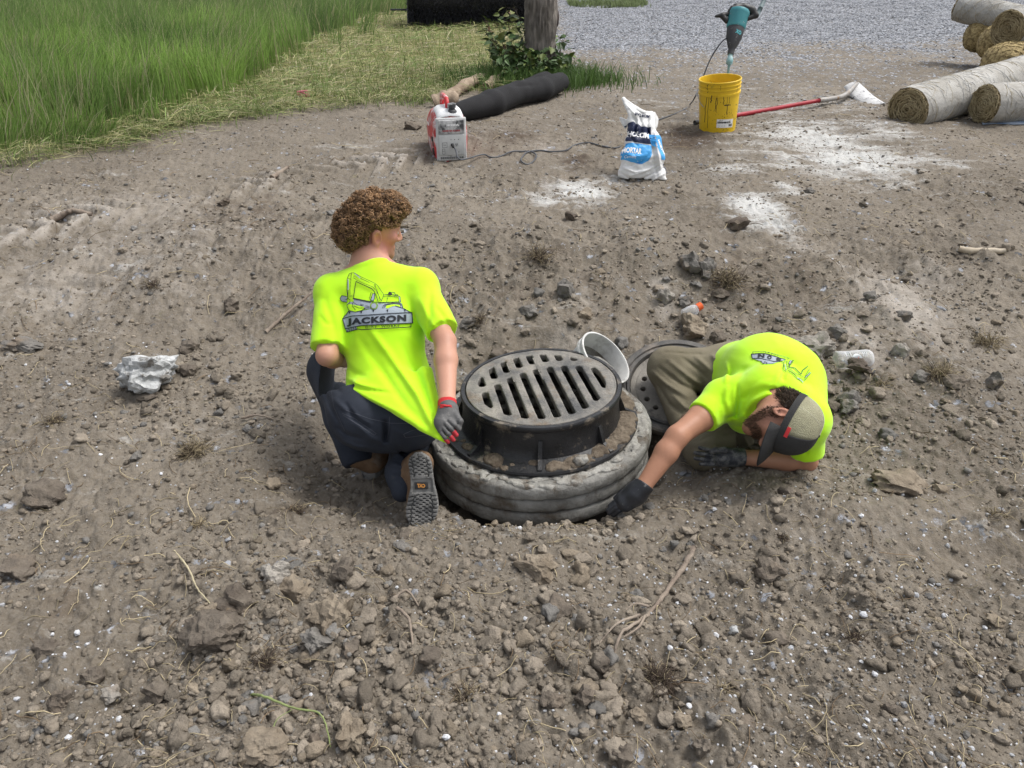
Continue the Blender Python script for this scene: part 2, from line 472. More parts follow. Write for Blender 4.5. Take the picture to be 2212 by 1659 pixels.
# ------------------------------------------------------------------ the ground
RING_C = np.array([0.118, 2.72])
_PY = np.array([-4, 1.0, 1.6, 2.1, 2.7, 3.25, 4.25, 5.3, 6.4, 8.5, 14, 20, 60, 120, 420])
_PZ = np.array([-.12, -.15, -.175, -.215, -.17, -.11, .10, .205, .33, .41, .60, .85, 2.5, 4.2, 6.0])
def base_h(x, y):
    x = np.asarray(x, float); y = np.asarray(y, float)
    z = 0
    for k in (-0.25, 0.0, 0.25): z = z + np.interp(y + k, _PY, _PZ) / 3
    z = z + 0.035 * fbm(x * 0.7, y * 0.7, 3, 3) * sstep(0, 3, y + 2)
    # low banks round the pit, a ridge behind the kneeling man on the far side
    z = z + 0.07 * np.exp(-(((x - 0.3) / 1.6) ** 2 + ((y - 4.25) / 0.45) ** 2)) + .05 * fbm(x * 1.9, y * 1.9, 3, 19) * np.exp(-((y - 3.9) / .8) ** 2) + .035 * fbm(x * 1.3, y * 1.3, 2, 29) * np.exp(-((y - 1.5) / .6) ** 2) + 0.07 * np.exp(-(((x - 1.75) / .5) ** 2 + ((y - 3.2) / .6) ** 2))
    z = z + 0.07 * np.exp(-(((x - 1.15) / .55) ** 2 + ((y - 2.13) / .16) ** 2))
    # the pit
    def pit(cx, cy, rx, ry, fl, a=1.15, b=0.62):
        e = np.sqrt(((x - cx) / rx) ** 2 + ((y - cy) / ry) ** 2) + 0.07 * pnoise(x * 5, y * 5, 9)
        t = 1 - sstep(b, a, e); return z * (1 - t) + np.minimum(z, fl) * t
    z = pit(-0.38, 2.60, 0.62, 0.50, -0.31)
    z = pit(0.92, 2.62, 0.62, 0.42, -0.165)
    z = pit(0.15, 2.74, 0.72, 0.66, -0.30)
    r = np.hypot(x - RING_C[0], y - RING_C[1]) + 0.02 * pnoise(x * 7, y * 7, 4)
    t = 1 - sstep(0.462, 0.54, r); z = z * (1 - t) + np.minimum(z, -0.42) * t
    return z

def G(px, py):
    """where the photograph's pixel meets the smooth ground; returns (point, zc)"""
    lo, hi, prev = 0.6, 0.6, 0.6
    t = 0.6
    while t < 80:
        p = P(px, py, t)
        if p[2] < base_h(p[0], p[1]): break
        prev = t; t *= 1.015
    lo, hi = prev, t
    for _ in range(14):
        m = (lo + hi) / 2; p = P(px, py, m)
        if p[2] < base_h(p[0], p[1]): hi = m
        else: lo = m
    return P(px, py, (lo + hi) / 2), (lo + hi) / 2

def zone_list(rows):
    out = []
    for px, py, rx, ry, s in rows:
        p, zc = G(px, py); el = max(0.12, (CAMZ - p[2]) / np.linalg.norm(p - CAM_P))
        out.append((p[0], p[1], rx * zc / F0, ry * zc / F0 / el, s))
    return out
POWDER = zone_list([(1250, 415, 65, 20, .95), (1180, 432, 40, 16, .6), (1640, 452, 60, 32, 1.1), (1700, 405, 30, 14, .6), (1760, 300, 130, 26, .75), (1850, 345, 130, 24, .95), (1720, 345, 90, 14, .6),
                    (1940, 350, 60, 18, .7), (1600, 365, 70, 12, .5), (1915, 280, 80, 14, .55), (1660, 240, 60, 16, .45), (1780, 225, 100, 20, .3), (1330, 390, 50, 10, .5), (760, 318, 70, 10, .28), (1660, 490, 40, 12, .4),
                    (1600, 330, 60, 14, .35), (2030, 350, 60, 14, .4), (1410, 215, 60, 12, .25), (1720, 280, 50, 10, .5), (330, 845, 60, 8, .12)])
DAMP_DARK = zone_list([(1480, 300, 75, 20, .9), (1245, 350, 45, 13, .8), (1110, 295, 60, 12, .7), (1060, 325, 30, 9, .4), (520, 460, 150, 34, .5), (1690, 565, 90, 40, .45), (1760, 640, 90, 40, .4), (1160, 520, 60, 24, .3),  # damp brown patches, then broad darker zones over bank and pit
                  (2150, 1420, 80, 50, .35), (1560, 500, 90, 25, .3), (1420, 1475, 45, 30, .5), (780, 1000, 60, 40, .45), (610, 1110, 30, 18, .5), (1150, 590, 330, 70, .34), (1650, 600, 260, 80, .34), (880, 470, 220, 40, .3), (1350, 930, 300, 90, .3), (250, 1330, 260, 60, .25), (1950, 900, 120, 60, .3)])
PALE = zone_list([(1950, 660, 90, 60, .8), (1860, 740, 80, 40, .55), (2010, 600, 60, 26, .5), (1430, 640, 30, 26, .7), (270, 455, 260, 30, .45), (130, 640, 150, 40, .5), (1940, 1045, 70, 25, .5), (1220, 735, 60, 22, .5),
                  (2130, 740, 80, 40, .4), (240, 560, 420, 110, .34), (1000, 1130, 330, 50, .3), (420, 940, 260, 60, .25), (620, 1180, 200, 60, .25), (1830, 1180, 260, 60, .22), (1730, 530, 60, 14, .4), (1260, 650, 40, 25, .4), (1180, 320, 60, 14, .35)])
def zsum(zs, x, y):
    s = np.zeros_like(x)
    for cx, cy, rx, ry, k in zs: s = np.maximum(s, k * np.exp(-(((x - cx) / rx) ** 2 + ((y - cy) / ry) ** 2) * 0.9))
    return s
def gravel_mask(x, y):
    e = (y - (11.8 + 0.12 * (x - .85))) / 3.2 + 0.38 * fbm(x * 0.8, y * 0.8, 4, 21)
    return sstep(-.55, 0.25, e) * sstep(-0.2, 0.9, x - 0.05 * (y - 12) - 0.35 + 0.3 * pnoise(x, y, 5))
_GE = np.array([[G(a, b)[0][0], G(a, b)[0][1]] for a, b in ((-260, 372), (0, 338), (150, 322), (300, 290), (430, 262), (560, 238), (700, 222), (850, 213), (940, 205), (1030, 190))])
def grass_edge(x): return np.interp(x, _GE[:, 0], _GE[:, 1])      # the y where the grass begins
def grass_mask(x, y): return sstep(-0.45, 0.35, y - grass_edge(x) + 0.25 * pnoise(x * 1.7, y * 1.7, 8)) * sstep(0.6, -0.2, x + 0.02 * (y - 9)) 

_TR = [G(*q)[0][:2] for q in ((-40, 520), (620, 392))]
def treads(x, y):
    """lugs of a tyre track pressed into the soil"""
    a, b = _TR; d = (b - a) / np.linalg.norm(b - a); n = np.array([-d[1], d[0]]); h = np.zeros_like(x)
    for off, wd in ((0.0, .24), (-.85, .2)):
        s = (x - a[0]) * d[0] + (y - a[1]) * d[1]; t = (x - a[0]) * n[0] + (y - a[1]) * n[1] - off
        lug = sstep(-.2, .45, np.sin((s + np.abs(t) * .8) * 2 * np.pi / .17)) * np.exp(-(t / wd) ** 4) * sstep(-1, .5, s) * (1 - sstep(3.0, 4.0, s))
        h = h + lug * (1 if off == 0 else .45)
    return h

def detail_h(x, y):
    """clods, crumbs and lumps of the soil"""
    far = sstep(5.0, 9.0, y)
    rough = 0.35 + 0.65 * sstep(-.25, .5, fbm(x * .9 + 7, y * .9, 3, 31))
    rough = rough * (1 - 0.6 * zsum(PALE, x, y)) * (1 - 0.5 * sstep(4.2, 6, y)) * (1 - .75 * gravel_mask(x, y))
    xx = x + .04 * pnoise(x * 9, y * 9, 2); yy = y + .04 * pnoise(x * 9 + 5, y * 9, 3)
    f1, i1 = worley(xx * 9, yy * 9, 40); f2, i2 = worley(xx * 22, yy * 22, 41); f3, i3 = worley(xx * 48, yy * 48, 42)
    h = 0.042 * rough * np.clip(.55 - f1, 0, 1) * (i1 > .45) * (0.4 + i1)
    h = h + 0.026 * rough * np.clip(.6 - f2, 0, 1) * (i2 > .3) * (.4 + i2)
    h = h + 0.013 * np.clip(.6 - f3, 0, 1) * (.3 + .7 * rough) * (.4 + i3)
    h = h + .024 * rough * fbm(x * 4, y * 4, 5, 50) + 0.009 * fbm(x * 24, y * 24, 4, 60) * (1 - .4 * far)
    h = h + 0.034 * treads(x, y) * np.clip(.75 + .9 * pnoise(x * 1.6, y * 1.6, 66), 0, 1.2)
    return h
def H(x, y):
    x = np.atleast_1d(np.asarray(x, float)); y = np.atleast_1d(np.asarray(y, float))
    return base_h(x, y) + detail_h(x, y)
def Hs(x, y): return float(H([x], [y])[0])

def smat(name, kind):
    m = bpy.data.materials.new(name); m.use_nodes = True; nt = m.node_tree; nd, ln = nt.nodes, nt.links; b = nd['Principled BSDF']
    b.inputs['Roughness'].default_value = 0.95; b.inputs['Specular IOR Level'].default_value = 0.25
    tc = nd.new('ShaderNodeTexCoord')
    def noise(scale, det=6, rough=.6):
        n = nd.new('ShaderNodeTexNoise'); n.inputs['Scale'].default_value = scale; n.inputs['Detail'].default_value = det; n.inputs['Roughness'].default_value = rough
        ln.new(tc.outputs['Object'], n.inputs['Vector']); return n.outputs['Fac']
    def mapr(v, a, c, d=0.0, e=1.0):
        n = nd.new('ShaderNodeMapRange'); n.inputs['From Min'].default_value = a; n.inputs['From Max'].default_value = c
        n.inputs['To Min'].default_value = d; n.inputs['To Max'].default_value = e; ln.new(v, n.inputs[0]); return n.outputs[0]
    def mix(f, a, c, mode='MIX'):
        n = nd.new('ShaderNodeMixRGB'); n.blend_type = mode
        for s, q in ((n.inputs[0], f), (n.inputs[1], a), (n.inputs[2], c)):
            if isinstance(q, (tuple, list)): s.default_value = (*q, 1)
            elif isinstance(q, (int, float)): s.default_value = q
            else: ln.new(q, s)
        return n.outputs[0]
    def math_(op, a, c=0.0):
        n = nd.new('ShaderNodeMath'); n.operation = op
        for s, q in ((n.inputs[0], a), (n.inputs[1], c)):
            if isinstance(q, (int, float)): s.default_value = q
            else: ln.new(q, s)
        return n.outputs[0]
    base = mix(mapr(noise(1.3, 5), .35, .65), (.122, .102, .078), (.232, .200, .158))
    base = mix(mapr(noise(14, 8, .7), .35, .7), base, (.138, .117, .092), 'MIX')
    base = mix(mapr(noise(60, 6, .7), .42, .66, 0, .55), base, (.235, .212, .180))
    base = mix(mapr(noise(35, 6, .7), .40, .25, 0, .8), base, (.040, .033, .027))  # crevice shade between the crumbs, painted in as random dark flecks
    base = mix(mapr(noise(4.5, 5), .58, .70, 0, .4), base, (.20, .165, .125))
    at = nd.new('ShaderNodeVertexColor'); at.layer_name = 'zones'; sp = nd.new('ShaderNodeSeparateColor'); ln.new(at.outputs[0], sp.inputs[0])
    a2 = nd.new('ShaderNodeVertexColor'); a2.layer_name = 'cover'; s2 = nd.new('ShaderNodeSeparateColor'); ln.new(a2.outputs[0], s2.inputs[0])
    powder, damp_dark, pale = sp.outputs[0], sp.outputs[1], sp.outputs[2]; grav, grass = s2.outputs[0], s2.outputs[1]
    n_f = noise(55, 8, .75)
    base = mix(mapr(math_('ADD', damp_dark, mapr(noise(9, 6), .3, .7, -.25, .25)), .25, .75, 0, .8), base, (.062, .043, .030))
    base = mix(mapr(math_('ADD', pale, mapr(noise(16, 7), .3, .7, -.25, .25)), .2, .8, 0, .85), base, (.37, .338, .298))
    base = mix(mapr(math_('ADD', grass, mapr(noise(20, 7), .3, .7, -.4, .4)), .3, .8, 0, .9), base, mix(mapr(noise(25, 6), .4, .6), (.10, .105, .035), (.24, .22, .10)))
    vr = nd.new('ShaderNodeTexVoronoi'); vr.inputs['Scale'].default_value = 34; ln.new(tc.outputs['Object'], vr.inputs['Vector'])
    gcol = nd.new('ShaderNodeValToRGB'); spv = nd.new('ShaderNodeSeparateColor'); ln.new(vr.outputs['Color'], spv.inputs[0]); ln.new(spv.outputs[0], gcol.inputs[0])
    gcol.color_ramp.elements[0].color = (.085, .09, .10, 1); gcol.color_ramp.elements[1].color = (.39, .405, .44, 1); gcol.color_ramp.elements[1].position = .85
    gc = mix(mapr(vr.outputs['Distance'], .45, .75), gcol.outputs[0], (.055, .055, .055))
    sel = math_('ADD', grav, mapr(noise(7, 8, .7), .3, .7, -.45, .45)); sel = mapr(math_('ADD', sel, mapr(spv.outputs[1], 0, 1, -.35, .35)), .42, .55)
    base = mix(sel, base, gc)
    mpw = nd.new('ShaderNodeMapping'); mpw.inputs['Rotation'].default_value = (0, 0, .5); mpw.inputs['Scale'].default_value = (2.2, 6.5, 3); ln.new(tc.outputs['Object'], mpw.inputs[0]); nw = nd.new('ShaderNodeTexNoise'); nw.inputs['Scale'].default_value = 1.3; nw.inputs['Detail'].default_value = 9; nw.inputs['Roughness'].default_value = .72; nw.inputs['Distortion'].default_value = .6; ln.new(mpw.outputs[0], nw.inputs['Vector']); wnoise = nw.outputs['Fac']
    pw = mapr(math_('ADD', math_('ADD', powder, mapr(wnoise, .3, .7, -.5, .5)), mapr(noise(45, 8, .8), .3, .7, -.16, .16)), .22, .85, 0, .92)
    base = mix(pw, base, (.50, .50, .485))
    ln.new(base, b.inputs['Base Color'])
    bp = nd.new('ShaderNodeBump'); bp.inputs['Strength'].default_value = .9; bp.inputs['Distance'].default_value = .012
    hh = math_('ADD', math_('MULTIPLY', noise(90, 7, .7), .6), math_('MULTIPLY', noise(28, 7, .65), .9))
    ln.new(hh, bp.inputs['Height']); ln.new(bp.outputs[0], b.inputs['Normal'])
    return m

def build_ground():
    # rows get longer and wider with distance; one sheet from behind the camera to the horizon
    ys = np.concatenate([np.linspace(-4, .75, 40)[:-1], .75 + np.cumsum(np.concatenate([[0], .0042 * np.exp(np.linspace(0, 2.3, 620))]))])
    y0 = ys[-1]; ys = np.concatenate([ys, np.geomspace(y0, 420, 160)[1:]])
    u = np.linspace(-1, 1, 980); u = np.sign(u) * (0.80 * np.abs(u) + 1.6 * np.abs(u) ** 11)
    Y = np.repeat(ys[:, None], len(u), 1); W = 1.6 + np.maximum(Y, 0) * .86 + np.maximum(-Y, 0) * .9 + np.maximum(Y - 20, 0) * .6
    X = u[None] * W
    Z = base_h(X, Y) + detail_h(X, Y) * np.clip(1.2 - Y / 60, 0, 1)
    v = np.stack([X, Y, Z], -1); z1 = np.zeros((*X.shape, 3)); z2 = np.zeros((*X.shape, 3))
    z1[..., 0] = zsum(POWDER, X, Y); z1[..., 1] = zsum(DAMP_DARK, X, Y); z1[..., 2] = np.maximum(zsum(PALE, X, Y), .7 * sstep(.2, .8, treads(X, Y)) * np.clip(.5 + pnoise(X * 1.6, Y * 1.6, 66), 0, 1))
    z2[..., 0] = gravel_mask(X, Y) + .33 * sstep(5.5, 11, Y) * sstep(-.5, 2.5, X) * (1 - gravel_mask(X, Y)); z2[..., 1] = grass_mask(X, Y)
    mb = MB(); mb.grid(v)
    o = mb.build('ground', smat('bare_soil', 0), None, True, {'zones': z1.reshape(-1, 3), 'cover': z2.reshape(-1, 3)})
    # grid() winds (+u first): make sure the faces look up
    if o.data.polygons[0].normal.z < 0: o.data.flip_normals()
    tag(o, kind='structure'); return o
ground = build_ground()

# ------------------------------------------------------------------ loose stones, crumbs, straw
def ico(sub):
    bm = bmesh.new(); bmesh.ops.create_icosphere(bm, subdivisions=sub, radius=1.0); bm.verts.index_update()
    v = np.array([q.co[:] for q in bm.verts]); f = np.array([[q.index for q in t.verts] for t in bm.faces]); bm.free(); return v, f
def stone_shape(sub, seed, angular=0.5, lump=0.25):
    rs = np.random.RandomState(seed); v, f = ico(sub); v = v.copy()
    for _ in range(int(4 + 10 * angular)):       # chop flats off
        n = nrm(rs.normal(size=3)); c = rs.uniform(.55, .92); d = v @ n; m = d > c; v[m] -= np.outer(d[m] - c, n) * .95
    nn = fbm(v[:, 0] * 1.3 + seed, v[:, 1] * 1.3 + v[:, 2] * 1.1, 3, seed) * lump + (fbm(v[:, 0] * 4 + seed, v[:, 2] * 4 + v[:, 1] * 3, 3, seed + 3) * lump * .35 if sub > 2 else 0)
    return v * (1 + nn)[:, None], f
def rot_rand(rs, n):
    q = rs.normal(size=(n, 4)); q /= np.linalg.norm(q, axis=1)[:, None]; w, x, y, z = q.T
    return np.stack([1 - 2 * (y * y + z * z), 2 * (x * y - z * w), 2 * (x * z + y * w), 2 * (x * y + z * w), 1 - 2 * (x * x + z * z), 2 * (y * z - x * w),
                     2 * (x * z - y * w), 2 * (y * z + x * w), 1 - 2 * (x * x + y * y)], -1).reshape(n, 3, 3)
def scatter(name, pts, size, shapes, mat_, tints, seed, sink=.25, flat=.75, smooth=True):
    rs = np.random.RandomState(seed); n = len(pts); z = H(pts[:, 0], pts[:, 1]); which = rs.randint(0, len(shapes), n)
    R = rot_rand(rs, n); sc = size[:, None] * rs.uniform(.6, 1.1, (n, 3)); V, F, T = [], [], []; off = 0
    for k, (bv, bf) in enumerate(shapes):
        ii = np.where(which == k)[0]
        if not len(ii): continue
        a = np.einsum('nij,nkj->nki', R[ii], bv[None] * sc[ii][:, None]); a[..., 2] *= (flat * np.clip(1.2 - .07 * pts[ii, 1], .6, 1))[:, None]
        low = -a[..., 2].min(1); pos = np.stack([pts[ii, 0], pts[ii, 1], z[ii] + low * (1 - 2 * sink) * np.clip(1.25 - .08 * pts[ii, 1], .55, 1)], -1)
        a = a + pos[:, None]; V.append(a.reshape(-1, 3)); F.append((bf[None] + (np.arange(len(ii)) * len(bv))[:, None, None]).reshape(-1, 3) + off); off += len(ii) * len(bv)
        T.append(np.repeat(tints[ii], len(bv), 0))
    o = mesh_np(name, np.concatenate(V), np.concatenate(F), mat_, None, smooth, None, {'tint': np.concatenate(T)}); return o
def in_pit(p):
    return np.hypot(p[:, 0] - RING_C[0], p[:, 1] - RING_C[1]) < .5
def sample_ground(rs, n, ymin, ymax, power=1.0, wide=.80):
    """more per square metre close by, as a picture shows them"""
    u = rs.rand(n); y = ymin * (ymax / ymin) ** (u ** power); x = rs.uniform(-1, 1, n) * (y * wide + .35)
    return np.stack([x, y], -1)
SOIL_STONE = mat('dry_clod', (1, 1, 1), .95, .3, 30, .9, 110, attr='tint', spec=.2)
LIME = mat('crushed_limestone', (1, 1, 1), .8, .15, 40, .4, 160, attr='tint', spec=.3)
def soil_tints(rs, n):
    t = np.array([.235, .202, .162]) * (rs.uniform(.65, 1.5, (n, 1))); m = rs.rand(n) < .14; t[m] = np.array([.27, .225, .17]) * rs.uniform(.7, 1.15, (m.sum(), 1))
    m = rs.rand(n) < .1; t[m] = np.array([.23, .22, .205]) * rs.uniform(.7, 1.2, (m.sum(), 1)); return np.clip(t, 0, 1)
def build_loose():
    rs = np.random.RandomState(11)
    sh1 = [stone_shape(1, i, .5, .3) for i in range(6)]; sh2 = [stone_shape(2, 20 + i, .8, .36) for i in range(12)]; sh3 = [stone_shape(3, 50 + i, .9, .40) for i in range(10)]
    p = sample_ground(rs, 75000, .85, 9.0, .85); den = fbm(p[:, 0] * 1.1, p[:, 1] * 1.1, 3, 77); keep = (rs.rand(len(p)) < np.clip(.7 + den, .15, 1)) & ~in_pit(p) & (p[:, 1] < grass_edge(p[:, 0]) + .3) & (zsum(PALE, p[:, 0], p[:, 1]) < rs.rand(len(p)) + .25); p = p[keep]
    s = .0030 * rs.rand(len(p)) ** -.42 * (1 + .10 * p[:, 1]); s = np.clip(s, .002, .020)
    tag(scatter('soil_crumbs', p, s, sh1, SOIL_STONE, soil_tints(rs, len(p)), 1, .38, .7), 'small crumbs of dry brown soil strewn over the bare ground', kind='stuff')
    p = sample_ground(rs, 15000, .85, 5.5, .95); den = fbm(p[:, 0] * 1.0 + 3, p[:, 1] * 1.0, 3, 78); keep = (rs.rand(len(p)) < np.clip(.20 + 1.5 * den + .18 * (p[:, 1] < 2), .03, 1)) & ~in_pit(p) & (p[:, 1] < grass_edge(p[:, 0])) & (zsum(PALE, p[:, 0], p[:, 1]) < .4); p = p[keep]
    s = np.clip(.0064 * rs.rand(len(p)) ** -.44, .0055, .034)
    for px, py, sx_, sy_, k in ((1850, 862, 70, 40, 130), (1800, 735, 60, 30, 60), (1500, 640, 90, 50, 90), (2110, 640, 80, 60, 90), (640, 1270, 120, 50, 60), (870, 1420, 130, 60, 90), (700, 1540, 140, 60, 90), (560, 800, 140, 60, 70), (1290, 1480, 160, 60, 80), (2080, 850, 90, 60, 110), (1150, 700, 120, 40, 60), (380, 790, 70, 30, 40), (1000, 640, 60, 60, 40), (1660, 690, 120, 40, 60), (1400, 580, 160, 40, 60)):
        g, zc = G(px, py); el = (CAMZ - g[2]) / np.linalg.norm(g - CAM_P); q = g[:2] + rs.normal(0, 1, (k, 2)) * [sx_ * zc / F0, sy_ * zc / F0 / el]; q = q[~in_pit(q)]; p = np.vstack([p, q]); s = np.concatenate([s, np.clip(.0085 * rs.rand(len(q)) ** -.40, .008, .036)])
    big = s > .014
    tag(scatter('large_clods', p[big], s[big], sh3, SOIL_STONE, soil_tints(rs, big.sum()), 12, .36, .74), 'egg sized lumps of grey brown dirt on the bare ground', kind='stuff'); p, s = p[~big], s[~big]
    tag(scatter('dirt_clods', p, s, sh2, SOIL_STONE, soil_tints(rs, len(p)), 2, .38, .72), 'walnut sized clods of grey brown dirt covering the bare ground', kind='stuff')
    # crushed white stone, strewn more densely towards the near side and the gravel yard
    p = sample_ground(rs, 30000, .85, 11, 1.0); x, y = p.T
    d = .10 + .55 * sstep(-.8, 1.2, x) * sstep(3.4, 2.2, y) + .3 * sstep(4.5, 6, y) * sstep(0, 1, x) + .35 * sstep(.1, .6, fbm(x * 1.6, y * 1.6, 3, 91)) + .9 * sstep(7, 10.5, y) * sstep(.3, 1.5, x)
    keep = (rs.rand(len(p)) < d * .46) & ~in_pit(p) & (y < grass_edge(x) + 3 * (x > -.5)); p = p[keep]
    s = np.clip(.0030 * rs.rand(len(p)) ** -.34 * (1 + .05 * p[:, 1]), .0025, .012); t = np.array([.50, .51, .53]) * rs.uniform(.55, 1.35, (len(p), 1)); t = np.clip(t, 0, .85)
    tag(scatter('loose_gravel', p, s, sh1 + sh2[:3], LIME, t, 3, .25, .8, False), 'crushed pale limestone chips strewn over the soil', kind='stuff')
    p = np.stack([rs.uniform(.2, 17, 60000), rs.uniform(9.5, 20, 60000)], -1); keep = (rs.rand(len(p)) < gravel_mask(p[:, 0], p[:, 1]) * .9 + .06) & (np.abs(p[:, 0]) < p[:, 1] * .8); p = p[keep]
    s = rs.uniform(.010, .024, len(p)); t = np.clip(np.array([.30, .312, .34]) * rs.uniform(.45, 1.45, (len(p), 1)), 0, .8)
    tag(scatter('yard_gravel', p, s, sh1, LIME, t, 4, .3, .8, False), 'pale grey crushed stone of the gravel yard', kind='stuff')
    # straw, root hairs, stems: thin bent ribbons lying about
    n = 2600; p = sample_ground(rs, n, .85, 7.5, .9); keep = ~in_pit(p); p = p[keep]; n = len(p); mb = MB()
    L = rs.uniform(.02, .085, n) * (1 + .12 * p[:, 1]) * np.where(rs.rand(n) < .08, 2.2, 1); a = rs.uniform(0, 2 * np.pi, n); bend = rs.normal(0, .9, n); w = rs.uniform(.0006, .0014, n) * (1 + .14 * p[:, 1])
    T = np.linspace(-.5, .5, 6); pts = np.zeros((n, 6, 3)); ang = a[:, None] + bend[:, None] * T[None]
    pts[..., 0] = p[:, :1] + np.cumsum(np.cos(ang), 1) * L[:, None] / 6; pts[..., 1] = p[:, 1:] + np.cumsum(np.sin(ang), 1) * L[:, None] / 6
    lift = rs.uniform(.003, .02, (n, 1)) * (1 - (2 * T[None]) ** 2 * rs.uniform(.2, 1, (n, 1)))
    pts[..., 2] = np.maximum(H(pts[..., 0].ravel(), pts[..., 1].ravel()).reshape(n, 6), base_h(pts[..., 0], pts[..., 1])) + .002 + lift
    pr = [(0, 1.0), (2.09, 1.0), (4.19, 1.0)]; ring = []
    for th, k in pr:
        side = np.stack([-np.sin(ang), np.cos(ang), 0 * ang], -1); q = pts + w[:, None, None] * (side * math.cos(th)); q[..., 2] += w[:, None] * math.sin(th); ring.append(q)
    ring = np.stack(ring, 2); vi = np.arange(n * 18).reshape(n, 6, 3); f = []
    for j in range(3): f.append(np.stack([vi[:, :-1, j], vi[:, 1:, j], vi[:, 1:, (j + 1) % 3], vi[:, :-1, (j + 1) % 3]], -1).reshape(-1, 4))
    t = np.repeat(np.clip(np.array([.42, .35, .22]) * rs.uniform(.5, 1.25, (n, 1)), 0, 1), 18, 0); m = rs.rand(n) < .35
    t = t.reshape(n, 18, 3); t[m] *= np.array([.45, .38, .36]); t = t.reshape(-1, 3)
    tag(mesh_np('dry_straw', ring.reshape(-1, 3), np.concatenate(f), mat('dry_straw', (1, 1, 1), .8, .15, 60, attr='tint'), None, True, None, {'tint': t}), 'dry straw and root fibres scattered on the soil', kind='stuff')
build_loose()
# ------------------------------------------------------------------ drain structure
TILT = frame([-0.055, -0.01, 1.0], [1, 0, 0])            # the casting stands a little askew, following the grade
def ringpt(x, y, z): return np.array([RING_C[0], RING_C[1], 0]) + np.array([x, y, 0]) @ TILT + np.array([0, 0, z])
CONC = mat('grey_concrete', (.150, .145, .132), .92, .25, 9, .8, 55, col2=(.28, .275, .255), dirt=((.095, .078, .06), 7, .50, .14), spec=.25)
MORT = mat('fresh_mortar', (.22, .212, .19), .92, .2, 18, .9, 70, col2=(.37, .36, .33), dirt=((.15, .125, .10), 13, .52, .12), spec=.25)
IRON = mat('black_casting', (.012, .0125, .014), .38, .4, 7, .35, 90, col2=(.03, .03, .032), spec=.45, dirt=((.17, .145, .115), 13, .565, .10))
GRATE = mat('worn_iron_grate', (.085, .085, .085), .5, .3, 9, .7, 100, col2=(.29, .268, .232), metal=.2, detail=9, dirt=((.17, .12, .075), 7, .54, .16))
DIRT = mat('loose_dirt', (.10, .078, .058), .95, .4, 30, .95, 90, col2=(.20, .165, .125), spec=.2)
Z_TOP, Z_RING, Z_BOT = 0.04, -0.136, -0.318
def ring_mesh(ro, ri, z0, z1, seed, rough_top):
    n = 220; a = np.arange(n) / n * 2 * np.pi
    prof = [(ri, z0), (ro - .012, z0), (ro - .003, z0 + .004), (ro, z0 + .010), (ro + .001, (z0 + z1) / 2), (ro - .001, z1 - .010), (ro - .005, z1 - .003), (ro - .013, z1), (ro - .05, z1), (ri, z1)]
    pts = np.zeros((len(prof), n, 3))
    for i, (r, z) in enumerate(prof):
        outer = r > ro - .06
        nz = fbm(np.cos(a) * 9 + seed, np.sin(a) * 9 + z * 40, 4, seed) * (.0030 if outer else 0); nz2 = fbm(np.cos(a) * 14 + z * 30, np.sin(a) * 14 + seed, 4, seed + 3) * (.004 if i in (1, 2, 5, 6, 7, 8) else .001)
        rr = r + nz; x, y = rr * np.cos(a), rr * np.sin(a)
        pts[i] = np.stack([x, y, 0 * x], -1) @ TILT + np.array([RING_C[0], RING_C[1], z]) + np.stack([0 * x, 0 * x, nz2 + (rough_top * np.abs(fbm(np.cos(a) * 6, np.sin(a) * 6, 3, seed + 9)) if i in (7, 8) else 0)], -1)
    return pts
for i, (z0, z1, ro, lab) in enumerate([(-.195, -.140, .464, 'top grey concrete adjusting ring, smeared with mortar, directly under the black flange'), (-.258, -.202, .457, 'middle grey concrete adjusting ring between two others'), (-.322, -.265, .460, 'lowest grey concrete adjusting ring, stained brown near the soil')]):
    mb = MB(); mb.grid(ring_mesh(ro, .30, z0, z1, 3 + i * 5, .006), cu=True, cv=True)
    o = mb.build('concrete_ring', CONC); tag(o, lab, 'concrete ring', 'concrete adjusting rings of the drain')
    # mortar squeezed out of the joint
    v = Vol([RING_C[0] - .52, RING_C[1] - .52, z0 - .06], [RING_C[0] + .52, RING_C[1] + .52, z1 + .075], .0055); rs = np.random.RandomState(40 + i)
    if i == 0:
        for k in range(210):
            a = rs.uniform(0, 2 * np.pi); r = rs.uniform(.385, .438); q = ringpt(r * math.cos(a), r * math.sin(a), z1 + .002); s = rs.uniform(.008, .021) 
            v.ell(q, (s * rs.uniform(1, 1.9), s, rs.uniform(.004, .010)), frame([0, 0, 1], [-math.sin(a), math.cos(a), 0]), k=.008)
        for k in range(16):
            a = rs.uniform(math.pi * .9, math.pi * 2.1); q = ringpt(.447 * math.cos(a), .449 * math.sin(a), z1 - rs.uniform(-.002, .012)); s = rs.uniform(.008, .02); v.ell(q, (s * 2, s * .6, s), frame([0, 0, 1], [-math.sin(a), math.cos(a), 0]), k=.008)
    else: continue
    X, Y, Z = np.meshgrid(*v.ax, indexing='ij'); v.d += .004 * pnoise(X * 60 + Z * 40, Y * 60).astype(np.float32)
    v.mesh('mortar_bead', MORT if i == 0 else CONC, o, 1)
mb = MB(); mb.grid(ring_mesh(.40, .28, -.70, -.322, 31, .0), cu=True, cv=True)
tag(mb.build('manhole_riser', mat('dark_riser', (.05, .048, .045), .9, .3, 12, .5)), 'dark concrete manhole riser in the shade below the lowest concrete ring', 'manhole riser')

